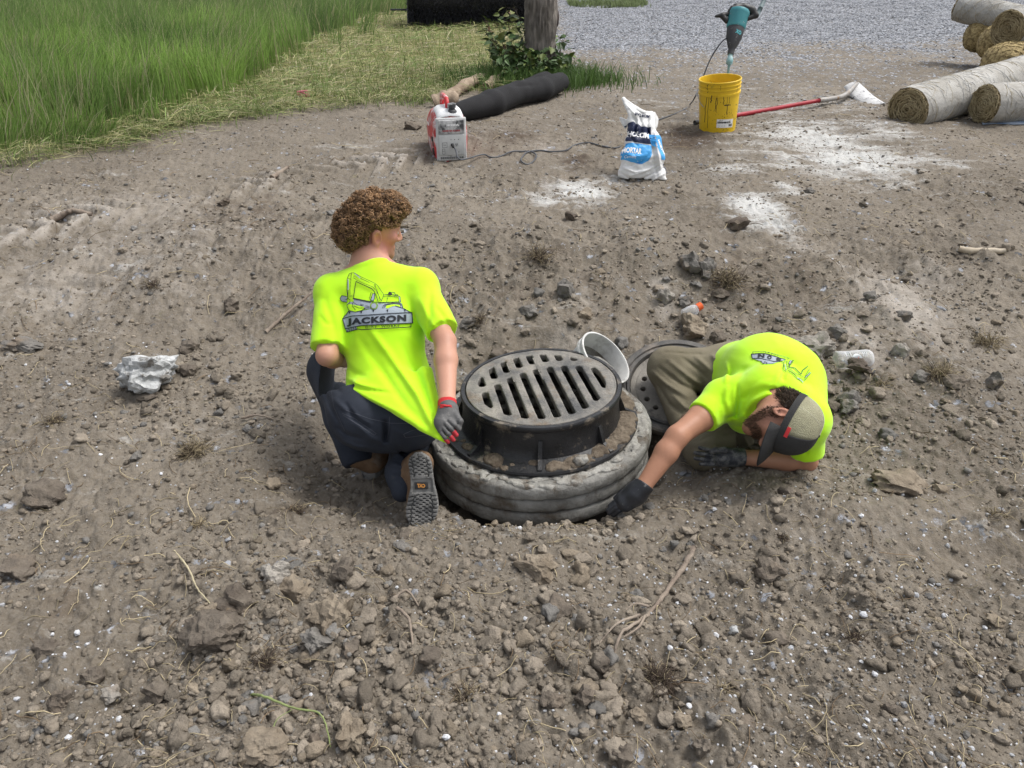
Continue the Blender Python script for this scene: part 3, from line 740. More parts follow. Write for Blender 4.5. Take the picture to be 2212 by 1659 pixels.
def lathe_ring(prof, n=128, closed=False):
    prof = np.asarray(prof, float); a = np.arange(n) / n * 2 * np.pi
    p = np.stack([prof[:, None, 0] * np.cos(a), prof[:, None, 0] * np.sin(a), 0 * prof[:, None, 0] * a], -1)
    p = p @ TILT + np.array([RING_C[0], RING_C[1], 0]); p[..., 2] += prof[:, 1][:, None]; return p
frame_o = empty('drain_casting', 'black cast iron manhole frame with gussets bedded on the concrete rings', 'manhole frame', None, (RING_C[0], RING_C[1], Z_RING))
mb = MB(); mb.grid(lathe_ring([(.300, -.128), (.402, -.128), (.405, -.120), (.402, -.112), (.345, -.108), (.332, -.098), (.324, -.06), (.322, .012), (.330, .022), (.331, .034), (.327, .040), (.3125, .041), (.3105, .037), (.3105, .008), (.290, .008), (.290, -.128)]), cv=True)
sharp(mb.build('frame_body', IRON, frame_o), 40)
for k in range(8):
    a = math.radians(-92 + 45 * k); er = np.array([math.cos(a), math.sin(a), 0]); et = np.array([-er[1], er[0], 0]) * .008; q = []
    for s in (-1, 1):
        for r, z in ((.318, -.11), (.394, -.112), (.392, -.104), (.352, -.085), (.327, -.02), (.318, -.02)):
            p = ringpt(*(er * r + et * s)[:2], z); q.append(p)
    mb = MB(); mb.add(q, [[0, 1, 7, 6], [1, 2, 8, 7], [2, 3, 9, 8], [3, 4, 10, 9], [4, 5, 11, 10]]); mb.add(q, [[0, 2, 1], [0, 3, 2], [0, 4, 3], [0, 5, 4], [6, 7, 8], [6, 8, 9], [6, 9, 10], [6, 10, 11]]); mb.build('gusset', IRON, frame_o, False)
# soil and mortar crumbs lying on the flange
v = Vol([RING_C[0] - .46, RING_C[1] - .46, -.17], [RING_C[0] + .46, RING_C[1] + .46, -.05], .005); rs = np.random.RandomState(8)
for k in range(230):
    a = rs.uniform(-1.5, 2.3) if k < 200 else rs.uniform(0, 6.28); r = rs.uniform(.335, .392); p = ringpt(r * math.cos(a), r * math.sin(a), -.112); s = rs.uniform(.006, .022) * (1.4 if a > -.9 and r < .37 else .8); v.ell(p, (s * 1.5, s * 1.3, s * .75), k=.008)
X, Y, Z = np.meshgrid(*v.ax, indexing='ij'); v.d += .003 * pnoise(X * 80 + Z * 40, Y * 80).astype(np.float32)
v.mesh('flange_dirt', DIRT, frame_o, 0)
v = Vol(ringpt(.09, -.375, -.15), ringpt(.19, -.30, -.05), .003); cc = ringpt(.14, -.352, -.095)
v.ell(cc, (.028, .022, .017)); [v.ell(cc + rs.uniform(-.02, .02, 3) * [1, 1, .4], (.012, .011, .01), k=.006) for _ in range(7)]; v.wobble(.002, 90)
tag(v.mesh('mortar_blob', MORT), 'small dried blob of pale mortar lying on the black flange', 'mortar lump')

# the grate: a disc with two rows of slanting slots
v = Vol([-.32, -.32, -.045], [.32, .32, .02], .0034)
X, Y, Z = np.meshgrid(*v.ax, indexing='ij'); R = .308; rr = np.hypot(X, Y)
d = np.maximum(rr - R, np.abs(Z + .014) - .016)
rot = math.radians(11); U = X * math.cos(rot) + Y * math.sin(rot); V_ = -X * math.sin(rot) + Y * math.cos(rot)
cut = np.full(X.shape, 9.0)
for k in range(-5, 6):
    uc = (k * .195 + .02) * R; hw = .0142
    for lo, hi in ((-.865, .45 - .5 * (uc / R - .18) ** 2), (.60 - .5 * (uc / R - .18) ** 2, .875)):
        lim = math.sqrt(max(0, .865 ** 2 - (uc / R) ** 2)); a, b = max(lo, -lim) * R, min(hi, lim if lo < 0 else max(lim, 0) * 1.04) * R
        if b - a < .02: continue
        q = np.maximum(np.abs(V_ - (a + b) / 2) - (b - a) / 2 + hw, 0); cut = np.minimum(cut, np.hypot(q, U - uc) - hw)
cut = np.maximum(cut, rr - .855 * R)
v.d = np.maximum(np.maximum(d, -cut), -(np.maximum(np.abs(rr - .97 * R) - .0022, -(Z - .0005)))).astype(np.float32) + .0008 * pnoise(X * 25, Y * 25).astype(np.float32)
grate = v.mesh('drain_grate', GRATE, None, 1)
MW = Matrix.Identity(4)
for i in range(3):
    for j in range(3): MW[j][i] = TILT[i][j]
MW.translation = Vector((RING_C[0], RING_C[1], Z_TOP)); me = grate.data; me.transform(MW)
tag(grate, 'round iron storm drain grate with two rows of slanted slots', 'drain grate')
fl = Flat()
for txt, u, w_ in (('DUMP NO WASTE', -.285, .17), ('DRAINS TO WATERWAYS', .1, .20)):
    fl = Flat(); c = np.array([u * R * math.cos(rot) - .13 * math.sin(rot) - .01, u * R * math.sin(rot) + .13 * math.cos(rot)]); fl.text(txt, .02, c, 0, bold=.002, fit=(w_, .0125), rot=math.pi / 2 + rot)
    fl.finish('raised_lettering', [GRATE], lambda q, z: np.stack([q[:, 0], q[:, 1], np.full(len(q), .0036)], -1) @ TILT + np.array([RING_C[0], RING_C[1], Z_TOP]), grate, .05)

# ------------------------------------------------------------------ the cover plate with its ring, leaning on the bank
p0 = P(1462, 833, 3.42); N = nrm([-.12, -.40, .91]); FR = frame(N, [1, 0, 0])
mc = empty('manhole_cover', 'round black manhole cover with a ring of holes lying behind the crouching worker', 'manhole cover', None, p0)
DARKI = mat('dusty_iron', (.035, .035, .037), .6, .5, 10, .4, 90, col2=(.12, .112, .10), dirt=((.20, .17, .14), 7, .5, .16))
mb = MB(); mb.lathe([(.262, -.03), (.268, -.012), (.266, .006), (.258, .012), (.236, .014), (.232, .006), (.226, .006), (.222, .014), (.212, .014), (.208, -.006), (.208, -.03)], 96, p0, FR, closed=True); sharp(mb.build('cover_ring', DARKI, mc), 30)
v = Vol([-.215, -.215, -.035], [.215, .215, .01], .003); X, Y, Z = np.meshgrid(*v.ax, indexing='ij'); rr = np.hypot(X, Y); d = np.maximum(rr - .207, np.abs(Z + .018) - .011)
for k in range(16):
    a = k * 2 * np.pi / 16; d = np.maximum(d, .012 - np.hypot(X - .15 * np.cos(a), Y - .15 * np.sin(a)))
for k in range(9):
    a = k * 2 * np.pi / 9 + .2; d = np.maximum(d, .012 - np.hypot(X - .085 * np.cos(a), Y - .085 * np.sin(a)))
d = np.maximum(d, -(np.maximum(np.abs(rr - .185) - .004, -(Z + .010))))
v.d = d.astype(np.float32); o = v.mesh('cover_disc', mat('dusty_cover', (.19, .175, .152), .8, .3, 8, .5, 80, col2=(.28, .262, .23), dirt=((.10, .092, .085), 9, .54, .1)), mc, 1)
M2 = Matrix.Identity(4)
for i in range(3):
    for j in range(3): M2[j][i] = FR[i][j]
M2.translation = Vector(p0); o.data.transform(M2)

# ------------------------------------------------------------------ white pail lying with mortar
WHITEP = mat('dirty_white_plastic', (.42, .42, .41), .6, .1, 9, .2, 60, col2=(.58, .58, .56), dirt=((.28, .27, .25), 8, .53, .14))
pc = P(1307, 773, 3.40); ax = nrm(C((.56, .52, .56))); FR = frame(ax, C((-.7, .3, 0))); pb = pc - ax * .0
pail = empty('plastic_pail', 'small white plastic pail tipped over with grey mortar drying inside', 'pail', None, pc)
FR = FR * 1.2
mb = MB(); rO = .110; mb.lathe([(0.001, -.17), (.082, -.17), (.088, -.165), (rO - .004, -.03), (rO + .004, -.028), (rO + .004, -.018), (rO, -.014), (rO + .001, -.002), (rO + .006, -.001), (rO + .006, .006), (rO - .001, .007), (rO - .004, 0), (.086, -.155), (0.001, -.16)], 64, pb, FR); sharp(mb.build('pail_body', WHITEP, pail), 40)
mb = MB(); mb.lathe([(.001, -.152), (.081, -.150), (.094, -.062), (.0955, -.058)], 64, pb, FR); mb.build('mortar_lining', CONC, pail)
FR = FR / 1.2
v = Vol(pb - .2, pb + .2, .004); v.ell(pb - ax * .15, (.11, .11, .06), FR); v.ell(pb - ax * .11 + FR[1] * -.045 + FR[0] * -.02, (.06, .035, .07), FR, k=.03); v.ell(pb - ax * .07 - FR[0] * .06, (.03, .05, .05), FR, k=.03); X, Y, Z = np.meshgrid(*v.ax, indexing='ij'); v.d += .004 * pnoise(X * 50 + Z * 40, Y * 50).astype(np.float32)
q = np.stack([X, Y, Z], -1) - pb; hz = q @ ax; rad = np.linalg.norm(q - hz[..., None] * ax, axis=-1); v.d = np.maximum(v.d, rad - (.098 + (hz + .185) * .125)).astype(np.float32); v.mesh('mortar_residue', CONC, pail)

# ------------------------------------------------------------------ generator
g0, gz = G(976, 349); gz_ = Hs(g0[0], g0[1]) - .004; ga = math.radians(13); gx = np.array([math.cos(ga), math.sin(ga), 0]); gy = np.array([-math.sin(ga), math.cos(ga), 0]); gzv = np.array([0, 0, 1.0]); GF = np.array([gx, gy, gzv]); go = np.array([g0[0], g0[1] + .02, gz_])
def gen(x, y, z): return go + x * gx + y * gy + z * gzv
gob = empty('generator', 'red and white portable generator caked in mortar dust', 'generator', None, go)
RED = mat('red_plastic_dusty', (.42, .02, .025), .5, .2, 8, .15, 60, col2=(.55, .035, .04), dirt=((.62, .60, .60), 10, .50, .10))
GREY = mat('dusty_grey_plastic', (.45, .455, .455), .7, .1, 10, .3, 80, col2=(.58, .58, .575), dirt=((.12, .12, .125), 16, .60, .06))
SPLAT = mat('splattered_black_plastic', (.05, .052, .056), .6, .3, 12, .3, 70, col2=(.50, .50, .50), lo=.42, hi=.56, detail=9)
BLACKP = mat('black_plastic', (.02, .02, .021), .5, .4, 20, .1)
sec = []
for y, s, zt in ((0, .93, .315), (.012, 1.0, .33), (.05, 1.03, .348), (.12, 1.05, .36), (.22, 1.06, .364), (.33, 1.05, .35), (.42, 1.0, .32), (.44, .92, .30)):
    w = .118 * s; pts = []
    for u, z in ((-.88, 0), (-.96, .02), (-1.02, .10), (-1.06, .18), (-1.03, .25), (-.90, zt - .035), (-.70, zt - .008), (-.3, zt + .006), (.3, zt + .006), (.70, zt - .008), (.90, zt - .035), (1.03, .25), (1.06, .18), (1.02, .10), (.96, .02), (.88, 0)):
        pts.append(gen(u * w, y, z))
    sec.append(pts)
mb = MB(); S = np.array(sec); mb.grid(S, cv=True)
for e, ring in ((0, S[0]), (1, S[-1])):
    c = ring.mean(0); n_ = len(ring); mb.add(np.vstack([c[None], ring]), [[0, 1 + (i + 1) % n_, 1 + i] if e == 0 else [0, 1 + i, 1 + (i + 1) % n_] for i in range(n_)])
ob = mb.build('generator_shell', RED, gob); md = ob.modifiers.new('s', 'SUBSURF'); md.levels = md.render_levels = 2
def panel(name, x0, x1, z0, z1, y, m, parent=gob, th=.006, bev=.008):
    q = MB(); q.box(gen((x0 + x1) / 2, y, (z0 + z1) / 2), ((x1 - x0) / 2, th, (z1 - z0) / 2), GF, bev=bev * .6); return q.build(name, m, parent, True)
# white shroud over the top and front
sec = []
for y, zt in ((-.004, .318), (.05, .352), (.12, .366), (.20, .369)):
    sec.append([gen(u * .118, y, z) for u, z in ((-.80, zt - .055), (-.76, zt - .018), (-.55, zt), (0, zt + .008), (.55, zt), (.76, zt - .018), (.80, zt - .055))])
mb = MB(); mb.grid(np.array(sec)); sh = mb.build('top_shroud', mat('dusted_white_top', (.60, .61, .62), .75, .1, 10, .3, 90, col2=(.74, .75, .76), dirt=((.45, .05, .055), 9, .60, .07)), gob); md = sh.modifiers.new('t', 'SOLIDIFY'); md.thickness = .006
fp = panel('front_frame', -.112, .112, .012, .318, -.004, GREY, th=.012, bev=.02)
up = panel('upper_panel', -.094, .094, .205, .302, -.019, SPLAT, th=.005)
cp = panel('control_panel', -.095, .095, .052, .198, -.019, mat('control_panel_grey', (.40, .41, .405), .65, .1, 12, .2, col2=(.50, .505, .50)), th=.005)
fl = Flat(); fl.text('HONDA', .022, (0.012, .268), 0, bold=.0016, fit=(.092, .016)); WHITE = mat('white_print', (.82, .82, .82), .6, .03); REDP = mat('red_print', (.35, .05, .06), .6, .2)
fl.finish('panel_lettering', [WHITE], lambda q, z: go + q[:, :1] * gx + q[:, 1:] * gzv + gy * -.0255, up, .1)
fl = Flat(); fl.text('INVERTER EU2000i', .01, (.0, .228), 0, fit=(.13, .013), bold=.0004)
fl.finish('model_lettering', [REDP], lambda q, z: go + q[:, :1] * gx + q[:, 1:] * gzv + gy * -.0255, up, .1)
mb = MB()
for x, z in ((.004, .128), (.036, .128)):
    mb.lathe([(.0, 0), (.013, 0), (.015, -.001), (.015, -.008), (.012, -.009), (.001, -.009)][::-1], 20, gen(x, -.024, z), np.array([gx, gzv, -gy]) * np.array([1, 1, 1])[:, None])
mb.build('outlet', GREY, cp)
fl = Flat()
for x, z, w, h in ((-.053, .128, .034, .034), (-.062, .082, .018, .038)): fl.line([(x - w / 2, z - h / 2), (x + w / 2, z - h / 2), (x + w / 2, z + h / 2), (x - w / 2, z + h / 2)], .0022, 0, closed=True)
for x, z in ((-.005, .165), (.022, .165), (.05, .165), (.036, .12), (.03, .132), (.042, .132), (.03, .075), (.05, .075)): fl.circle((x, z), .0032, 0)
fl.text('15A', .014, (-.053, .128), 0); fl.text('12V', .011, (-.062, .085), 0)
fl.finish('panel_markings', [BLACKP], lambda q, z: go + q[:, :1] * gx + q[:, 1:] * gzv + gy * -.0245, cp, .1)
q = MB(); [q.box(gen(x, -.0175, z), (.006, .002, .0018), GF) for x in np.arange(-.08, .085, .016) for z in (.030, .038)]; q.build('vent_slot', BLACKP, fp)
mb = MB(); mb.lathe([(.040, 0), (.036, .012), (.026, .02), (.024, .03), (.031, .032), (.031, .058), (.027, .062), (.0, .062)], 12, gen(.02, .05, .345), GF); sharp(mb.build('fuel_cap', SPLAT, gob), 30)
mb = MB(); T = np.linspace(0, np.pi, 15); mb.tube([gen(-.006, .22 - .135 * math.cos(t), .345 + .085 * min(1, 1.45 * math.sin(t))) for t in T], .017, 10); mb.build('carry_handle', RED, gob)
q = MB(); q.box(gen(-.1245, .07, .14), (.004, .022, .035), GF, bev=.003); q.box(gen(-.128, .09, .155), (.006, .006, .018), GF); q.build('starter_grip', BLACKP, gob)
q = MB(); q.box(gen(-.121, .10, .07), (.003, .05, .03), GF, bev=.002); q.build('side_vent', BLACKP, gob)
fl = Flat(); fl.text('HONDA', .03, (0, 0), 0, bold=.002, fit=(.12, .022))
fl.finish('side_lettering', [WHITE], projector(bvh_of(ob), gen(-.4, .2, .245), -gy, gzv, gx, .012), ob, .02)

# ------------------------------------------------------------------ mortar bag
b0, bz = G(1390, 396); bo = np.array([b0[0], b0[1] + .09, Hs(b0[0], b0[1] + .09) - .01])
def bagp(px, py, dy=0.0):           # a point of the bag: photograph pixel at the bag's own depth
    zc = bz + .03 + dy; return P(px, py, zc)
bag = Vol(bo + [-.28, -.22, -.05], bo + [.28, .24, .66], .0046)
M_ = lambda px, py, d=0.: bagp(px, py, d)
bag.cap(M_(1357, 371, .03), M_(1419, 377, .03), .068, .064, k=.05); bag.cap(M_(1340, 379, .02), M_(1352, 372, .02), .012, .04, k=.03); bag.cap(M_(1436, 388, .0), M_(1424, 380, .01), .010, .045, k=.03); bag.cap(M_(1364, 338), M_(1413, 340), .077, .076, k=.05); bag.cap(M_(1372, 308), M_(1408, 306), .072, .066, k=.05); bag.cap(M_(1374, 280), M_(1399, 278), .064, .058, k=.04)
bag.cap(M_(1366, 262, -.01), M_(1402, 260, .0), .046, .044, k=.02, flat=(CAM_F, .7)); bag.cap(M_(1366, 248, -.03), M_(1404, 250, .0), .032, .034, k=.015, flat=(CAM_F, .6)); bag.tri(M_(1346, 214, .0), M_(1362, 250, -.03), M_(1392, 244, -.02), .012, k=.02); bag.cap(M_(1347, 208, .01), M_(1350, 224, 0), .006, .013, k=.01)
bag.tri(M_(1340, 256, .03), M_(1350, 276, .03), M_(1364, 262, .03), .010, k=.015); bag.tri(M_(1412, 246, .03), M_(1419, 256, .05), M_(1416, 276, .04), .012, k=.02); bag.half(bo + [0, 0, .008], [0, 0, -1])
creases(bag, [([(1362, 246), (1374, 262), (1372, 284), (1380, 300)], -.016, .010), ([(1380, 246), (1386, 268), (1384, 300)], -.010, .008), ([(1402, 250), (1398, 272), (1404, 300)], -.014, .009), ([(1352, 290), (1366, 300), (1378, 318)], -.008, .009), ([(1414, 282), (1420, 320), (1428, 370)], .012, .010), ([(1408, 300), (1412, 340), (1420, 385)], -.010, .012), ([(1346, 330), (1370, 338), (1400, 334)], .006, .010), ([(1350, 345), (1380, 352), (1424, 340)], -.006, .008), ([(1342, 360), (1372, 372), (1408, 366)], .007, .008), ([(1340, 374), (1365, 388), (1400, 394)], -.007, .007), ([(1360, 380), (1390, 372), (1432, 350)], .006, .006), ([(1375, 392), (1400, 380), (1436, 362)], -.007, .007), ([(1395, 398), (1420, 384), (1440, 372)], .006, .006), ([(1350, 362), (1385, 350), (1420, 320)], -.005, .008), ([(1372, 236), (1388, 246), (1410, 244)], -.006, .006), ([(1352, 224), (1366, 240), (1378, 254)], .006, .006)])
X, Y, Z = np.meshgrid(*bag.ax, indexing='ij'); bag.d += (.006 * fbm(X * 14, Z * 14 + Y * 9, 4, 5)).astype(np.float32)
BAGM = mat('white_woven_sack', (.62, .62, .61), .6, .07, 6, .25, 45, col2=(.72, .72, .71), spec=.4)
bg = bag.mesh('mortar_bag', BAGM, None, 1); tag(bg, 'opened white paper mortar bag with blue and navy panels', 'mortar bag')
NAVY = mat('navy_ink', (.010, .017, .055), .5, .1); BLUE = mat('blue_ink', (.045, .30, .68), .5, .1, 5, 0, col2=(.06, .36, .75))
fl = Flat(); W2 = lambda px, py: ((px - 1390) * bz / F0, (305 - py) * bz / F0)
fl.poly([W2(*q) for q in ((1378, 266), (1400, 274), (1404, 275), (1432, 276), (1432, 304), (1398, 303), (1374, 296))][:0] or [W2(*q) for q in ((1351, 267), (1368, 264), (1384, 276), (1405, 277), (1404, 315), (1378, 312), (1350, 305))], 0)
fl.poly([W2(*q) for q in ((1346, 309), (1372, 313), (1405, 318), (1406, 338), (1400, 349), (1386, 356), (1362, 352), (1340, 342))], 1)
[fl.add((np.array(v_) * .001 if False else v_), f_, 2, .0015) for v_, f_ in []]
fl.text('HOLCIM', .1, W2(1378, 294), 2, .0015, bold=.004, fit=(44 * bz / F0, 13 * bz / F0), rot=-.16)
fl.text('MORTAR', .1, W2(1364, 329), 2, .0015, bold=.004, fit=(40 * bz / F0, 13 * bz / F0), rot=-.14); fl.text('Cement', .05, W2(1360, 342), 2, .0015, fit=(24 * bz / F0, 5 * bz / F0), rot=-.14)
fl.text('MORTAR', .05, W2(1386, 250), 0, .0015, bold=.0015, fit=(34 * bz / F0, 7 * bz / F0), rot=3.0)
bvh = bvh_of(bg); oo = P(1390, 305, bz - .6); uyv = nrm(np.array([0, .1, 1.0])); 
fl.finish('bag_print', [NAVY, BLUE, WHITE], projector(bvh, P(1390, 305, bz) - CAM_F * .6, np.array([1., 0, 0]), CAM_U, CAM_F, .002), bg, .012)
sdir = nrm(np.array([-.8, .6, -.05])); fl = Flat(); fl.poly([(-.05, .10), (.05, .085), (.055, -.05), (.03, -.075), (-.05, -.06)], 0); fl.text('MORTAR', .03, (0, .01), 1, .0015, bold=.002, fit=(.11, .026), rot=-1.45); fl.text('HOLCIM', .03, (.005, -.16), 2, .0015, bold=.002, fit=(.13, .026), rot=-1.35)
fl.finish('side_print', [BLUE, WHITE, NAVY], projector(bvh, P(1424, 322, bz) - sdir * .5, nrm([.6, .8, 0]), np.array([0, 0, 1.]), sdir, .002), bg, .012)

# ------------------------------------------------------------------ yellow bucket, mixer drill, shovel
YEL = mat('yellow_plastic', (.62, .40, .012), .42, .12, 7, .1, 50, col2=(.72, .48, .02), dirt=((.10, .075, .03), 17, .63, .05), stretch=None)
k0, kz = G(1557, 286); kax = nrm([-.085, -.075, 1.0]); kF = frame(kax, [1, 0, 0]); ko = np.array([k0[0], k0[1] + .13, Hs(k0[0], k0[1] + .13) - .015]); ks = kz / F0 * 86 / .30
bk = empty('bucket', 'yellow plastic bucket streaked with black grime, holding the mixing drill', 'bucket', None, ko)
mb = MB(); prof = [(0.001, .0), (.128, 0), (.133, .004), (.1475, .272), (.1535, .274), (.154, .288), (.1485, .290), (.149, .312), (.1545, .313), (.1545, .319), (.149, .321), (.1495, .338), (.155, .339), (.155, .345), (.1495, .347), (.150, .362), (.1555, .364), (.1565, .372), (.153, .376), (.147, .375), (.145, .36), (.130, .01), (.001, .008)]
mb.lathe([(r * ks, z * ks) for r, z in prof], 72, ko, kF); bko = sharp(mb.build('bucket_body', YEL, bk), 35)
mb = MB(); mb.lathe([(.0, .10 * ks), (.134 * ks, .10 * ks)], 40, ko, kF); mb.build('wet_mortar', MORT, bk)
mb = MB(); aa = np.linspace(math.radians(172), math.radians(255), 30); hh = [ko + (np.array([.159 * math.cos(a), .159 * math.sin(a), .28 - .11 * math.sin((a - aa[0]) / (aa[-1] - aa[0]) * math.pi * .5) if True else 0]) * ks) @ kF for a in aa]; mb.tube(hh[:16], .003, 6); mb.build('wire_handle', mat('steel_wire', (.3, .3, .3), .4, .2, metal=.8), bk)
fl = Flat(); w_, h_ = .125, .062; STK = mat('sticker_white', (.75, .75, .73), .6, .05, 20, 0, col2=(.80, .80, .78), dirt=((.35, .30, .15), 30, .6, .06)); INK = mat('black_ink', (.012, .012, .013), .6, .2)
fl.poly([(-w_ / 2, -h_ / 2), (w_ / 2, -h_ / 2), (w_ / 2, h_ / 2), (-w_ / 2, h_ / 2)], 0); fl.text('550048473', .02, (-.008, .008), 1, .001, bold=.0012, fit=(.1, .014)); fl.text('PART NO.', .008, (-.03, .024), 1, .001, fit=(.03, .004))
for k in range(9): x = .028 + k * .0032; fl.poly([(x, -.022), (x + (.0022 if k % 3 else .0012), -.022), (x + (.0022 if k % 3 else .0012), -.004), (x, -.004)], 1, .001)
for x in (-.05, -.03, -.01): fl.poly([(x, -.018), (x + .012, -.018), (x + .012, -.0165), (x, -.0165)], 1, .001)
kb = bvh_of(bko); sc_ = ks
fl.finish('bucket_sticker', [STK, INK], projector(kb, ko + np.array([.018, -.4, .07]) * ks, np.array([1, 0, 0.0]) * sc_, nrm([-.085, 0, 1]) * sc_, np.array([0, 1., 0]), .0015), bko, .02)
# grime runs on the bucket
fl = Flat(); rs = np.random.RandomState(3); GRM = mat('dark_grime', (.045, .034, .015), .7, .3)
for x, z0, L, w in ((-.115, .27, .20, .003), (-.10, .27, .24, .0022), (-.085, .268, .05, .006), (-.055, .265, .09, .003), (-.048, .268, .11, .004), (.0, .265, .055, .004), (.045, .262, .05, .002), (.025, .262, .05, .0018), (-.112, .345, .06, .003), (-.03, .34, .03, .002), (.1, .335, .05, .002)):
    pts = [(x + rs.normal(0, .002), z0 - L * t) for t in np.linspace(0, 1, 7)]; fl.line(pts, w, 0)
fl.poly([(.005, .205), (.02, .209), (.055, .207), (.058, .202), (.03, .2), (.008, .199)], 0); fl.line([(.03, .2), (.031, .17), (.029, .15), (.033, .135)], .005, 0)
for k in range(70): c = (rs.normal(.02, .06), abs(rs.normal(.0, .09)) + .02); r = rs.uniform(.001, .0032); fl.poly([(c[0] + r * math.cos(a) * rs.uniform(.5, 1.2), c[1] + r * math.sin(a) * rs.uniform(.6, 2)) for a in np.arange(6)], 0)
fl.finish('grime_runs', [GRM], projector(kb, ko + np.array([.0, -.4, .0]) * ks, np.array([1, 0, 0.0]) * sc_, nrm([-.085, 0, 1]) * sc_, np.array([0, 1., 0]), .0008), bko, .03)

dz = kz + .13
D = lambda px, py, d=0.0: P(px, py, dz + d)
dr = empty('mixing_drill', 'teal and black mixing drill standing upright in the yellow bucket', 'power drill', None, D(1571, 180))
TEAL = mat('teal_plastic', (.045, .22, .25), .45, .15, 10, .1, col2=(.06, .27, .30), dirt=((.40, .42, .41), 22, .62, .06)); DGREY = mat('dusty_dark_plastic', (.035, .037, .042), .6, .3, 12, .2, col2=(.06, .062, .068), dirt=((.28, .28, .28), 20, .60, .08))
dax = nrm(D(1596, 28) - D(1578, 118)); side = nrm(np.cross(dax, CAM_F)); DF = np.array([side, np.cross(dax, side), dax]); d0 = D(1578, 118); pxm = dz / F0
def dp(s, w=0, e=0): return d0 + dax * s * pxm + DF[0] * w * pxm + DF[1] * e * pxm
mb = MB(); mb.lathe([(0.1, 57), (19, 57), (20.5, 60), (21, 84), (22.5, 87), (23, 92), (22, 95), (15, 97), (.1, 97)], 28, d0, DF * pxm); sharp(mb.build('motor_housing', TEAL, dr), 35)
mb = MB(); mb.lathe([(.1, 0), (6.5, 0), (7, 3), (7, 12), (9, 15), (13, 27), (16.5, 36), (18.5, 52), (18.5, 57.5), (.1, 57.5)], 28, d0, DF * pxm); gb = sharp(mb.build('gearbox', DGREY, dr), 35)
fl = Flat(); fl.text('XO', 1, (4, 43), 0, bold=.05, fit=(13, 8), rot=-.15); fl.finish('gearbox_lettering', [mat('teal_print', (.10, .45, .5), .5, .1)], projector(bvh_of(gb), d0 - CAM_F * .5, DF[0] * -pxm if DF[0][0] < 0 else DF[0] * pxm, dax * pxm, CAM_F, .002), gb, .02)
sg = 1 if DF[0][0] > 0 else -1
v = Vol(dp(88) - .28, dp(88) + .28, .005); u_ = pxm
v.poly([dp(90, -16 * sg), dp(101, -8 * sg), dp(106, 8 * sg), dp(103, 26 * sg), dp(94, 37 * sg)], [9 * u_, 9 * u_, 8 * u_, 8.5 * u_, 6.5 * u_], k=.01); v.poly([dp(94, 37 * sg), dp(84, 22 * sg)], [6 * u_, 5 * u_], k=.01); v.box(dp(95, -6 * sg), (16 * u_, 11 * u_, 5 * u_), DF, r=.01, k=.01); v.mesh('top_handle', BLACKP, dr)
v = Vol(dp(78) - .28, dp(78) + .28, .005); v.poly([dp(86, -19 * sg), dp(80, -34 * sg), dp(75, -47 * sg)], [5 * u_, 5 * u_, 3 * u_], k=.008); v.poly([dp(70, -22 * sg), dp(78, -34 * sg)], [6 * u_, 5 * u_], k=.01); v.mesh('side_handle', BLACKP, dr)
mb = MB(); mb.tube([dp(93, 39 * sg), dp(112, 44 * sg)], 5 * pxm, 12); mb.tube([dp(112, 44 * sg), dp(150, 52 * sg)], 4.6 * pxm, 12); mb.build('second_grip', mat('grey_grip', (.11, .15, .16), .6, .2), dr)
mb = MB(); top = d0; mb.tube([dp(0), dp(-4), D(1577, 126), D(1576, 131), D(1575.5, 138), D(1575, 140)], np.array([5, 5, 6.5, 7.2, 6.8, 3.5]) * pxm, 14); mb.tube([D(1575, 139), D(1567, 205), D(1563, 245)], 2.5 * pxm, 10); mb.build('mixing_shaft', mat('teal_steel', (.13, .33, .36), .5, .2, 20, .2, col2=(.35, .46, .46)), dr)

# cable from the drill past the bucket to the generator
def gp(px, py, lift=.006):
    p, zc = G(px, py); return np.array([p[0], p[1], Hs(p[0], p[1]) + lift])
def smooth_path(pts, n=14):
    pts = np.asarray(pts, float); P4 = np.vstack([2 * pts[0] - pts[1], pts, 2 * pts[-1] - pts[-2]]); out = []
    for i in range(len(pts) - 1):
        a, b, c, d = P4[i:i + 4]
        for t in np.linspace(0, 1, n, endpoint=False): out.append(.5 * (2 * b + (c - a) * t + (2 * a - 5 * b + 4 * c - d) * t * t + (3 * b - a - 3 * c + d) * t ** 3))
    out.append(pts[-1]); return np.array(out)
cpts = [dp(34, -15 * sg, 0), D(1558, 92, .0), D(1540, 118, .05), D(1527, 145, .08)] + [P(1514, 180, dz + .12), P(1500, 212, dz + .02), gp(1492, 226, .012), gp(1478, 238), gp(1445, 252), gp(1420, 262), gp(1395, 274), gp(1375, 290), gp(1350, 312), gp(1328, 324), gp(1300, 318), gp(1268, 310), gp(1240, 318), gp(1222, 331), gp(1190, 331), gp(1165, 328), gp(1140, 334, .012), gp(1128, 344), gp(1126, 354), gp(1140, 356), gp(1154, 350), gp(1158, 342, .014), gp(1148, 333, .02), gp(1130, 330), gp(1105, 334), gp(1080, 340), gp(1060, 343), gp(1042, 340, .02), gen(.04, -.16, .05), gen(.02, -.07, .10), gen(.004, -.033, .128)]
mb = MB(); mb.tube(smooth_path(cpts), .0058, 8); cab = mb.build('power_cable', mat('grey_rubber_cable', (.07, .075, .085), .55, .2)); tag(cab, 'thin grey power cable running from the drill to the generator', 'cable')
mb = MB(); mb.tube([gen(.004, -.062, .118), gen(.004, -.028, .128)], np.array([.008, .013]), 12); mb.build('plug', BLACKP, cab)

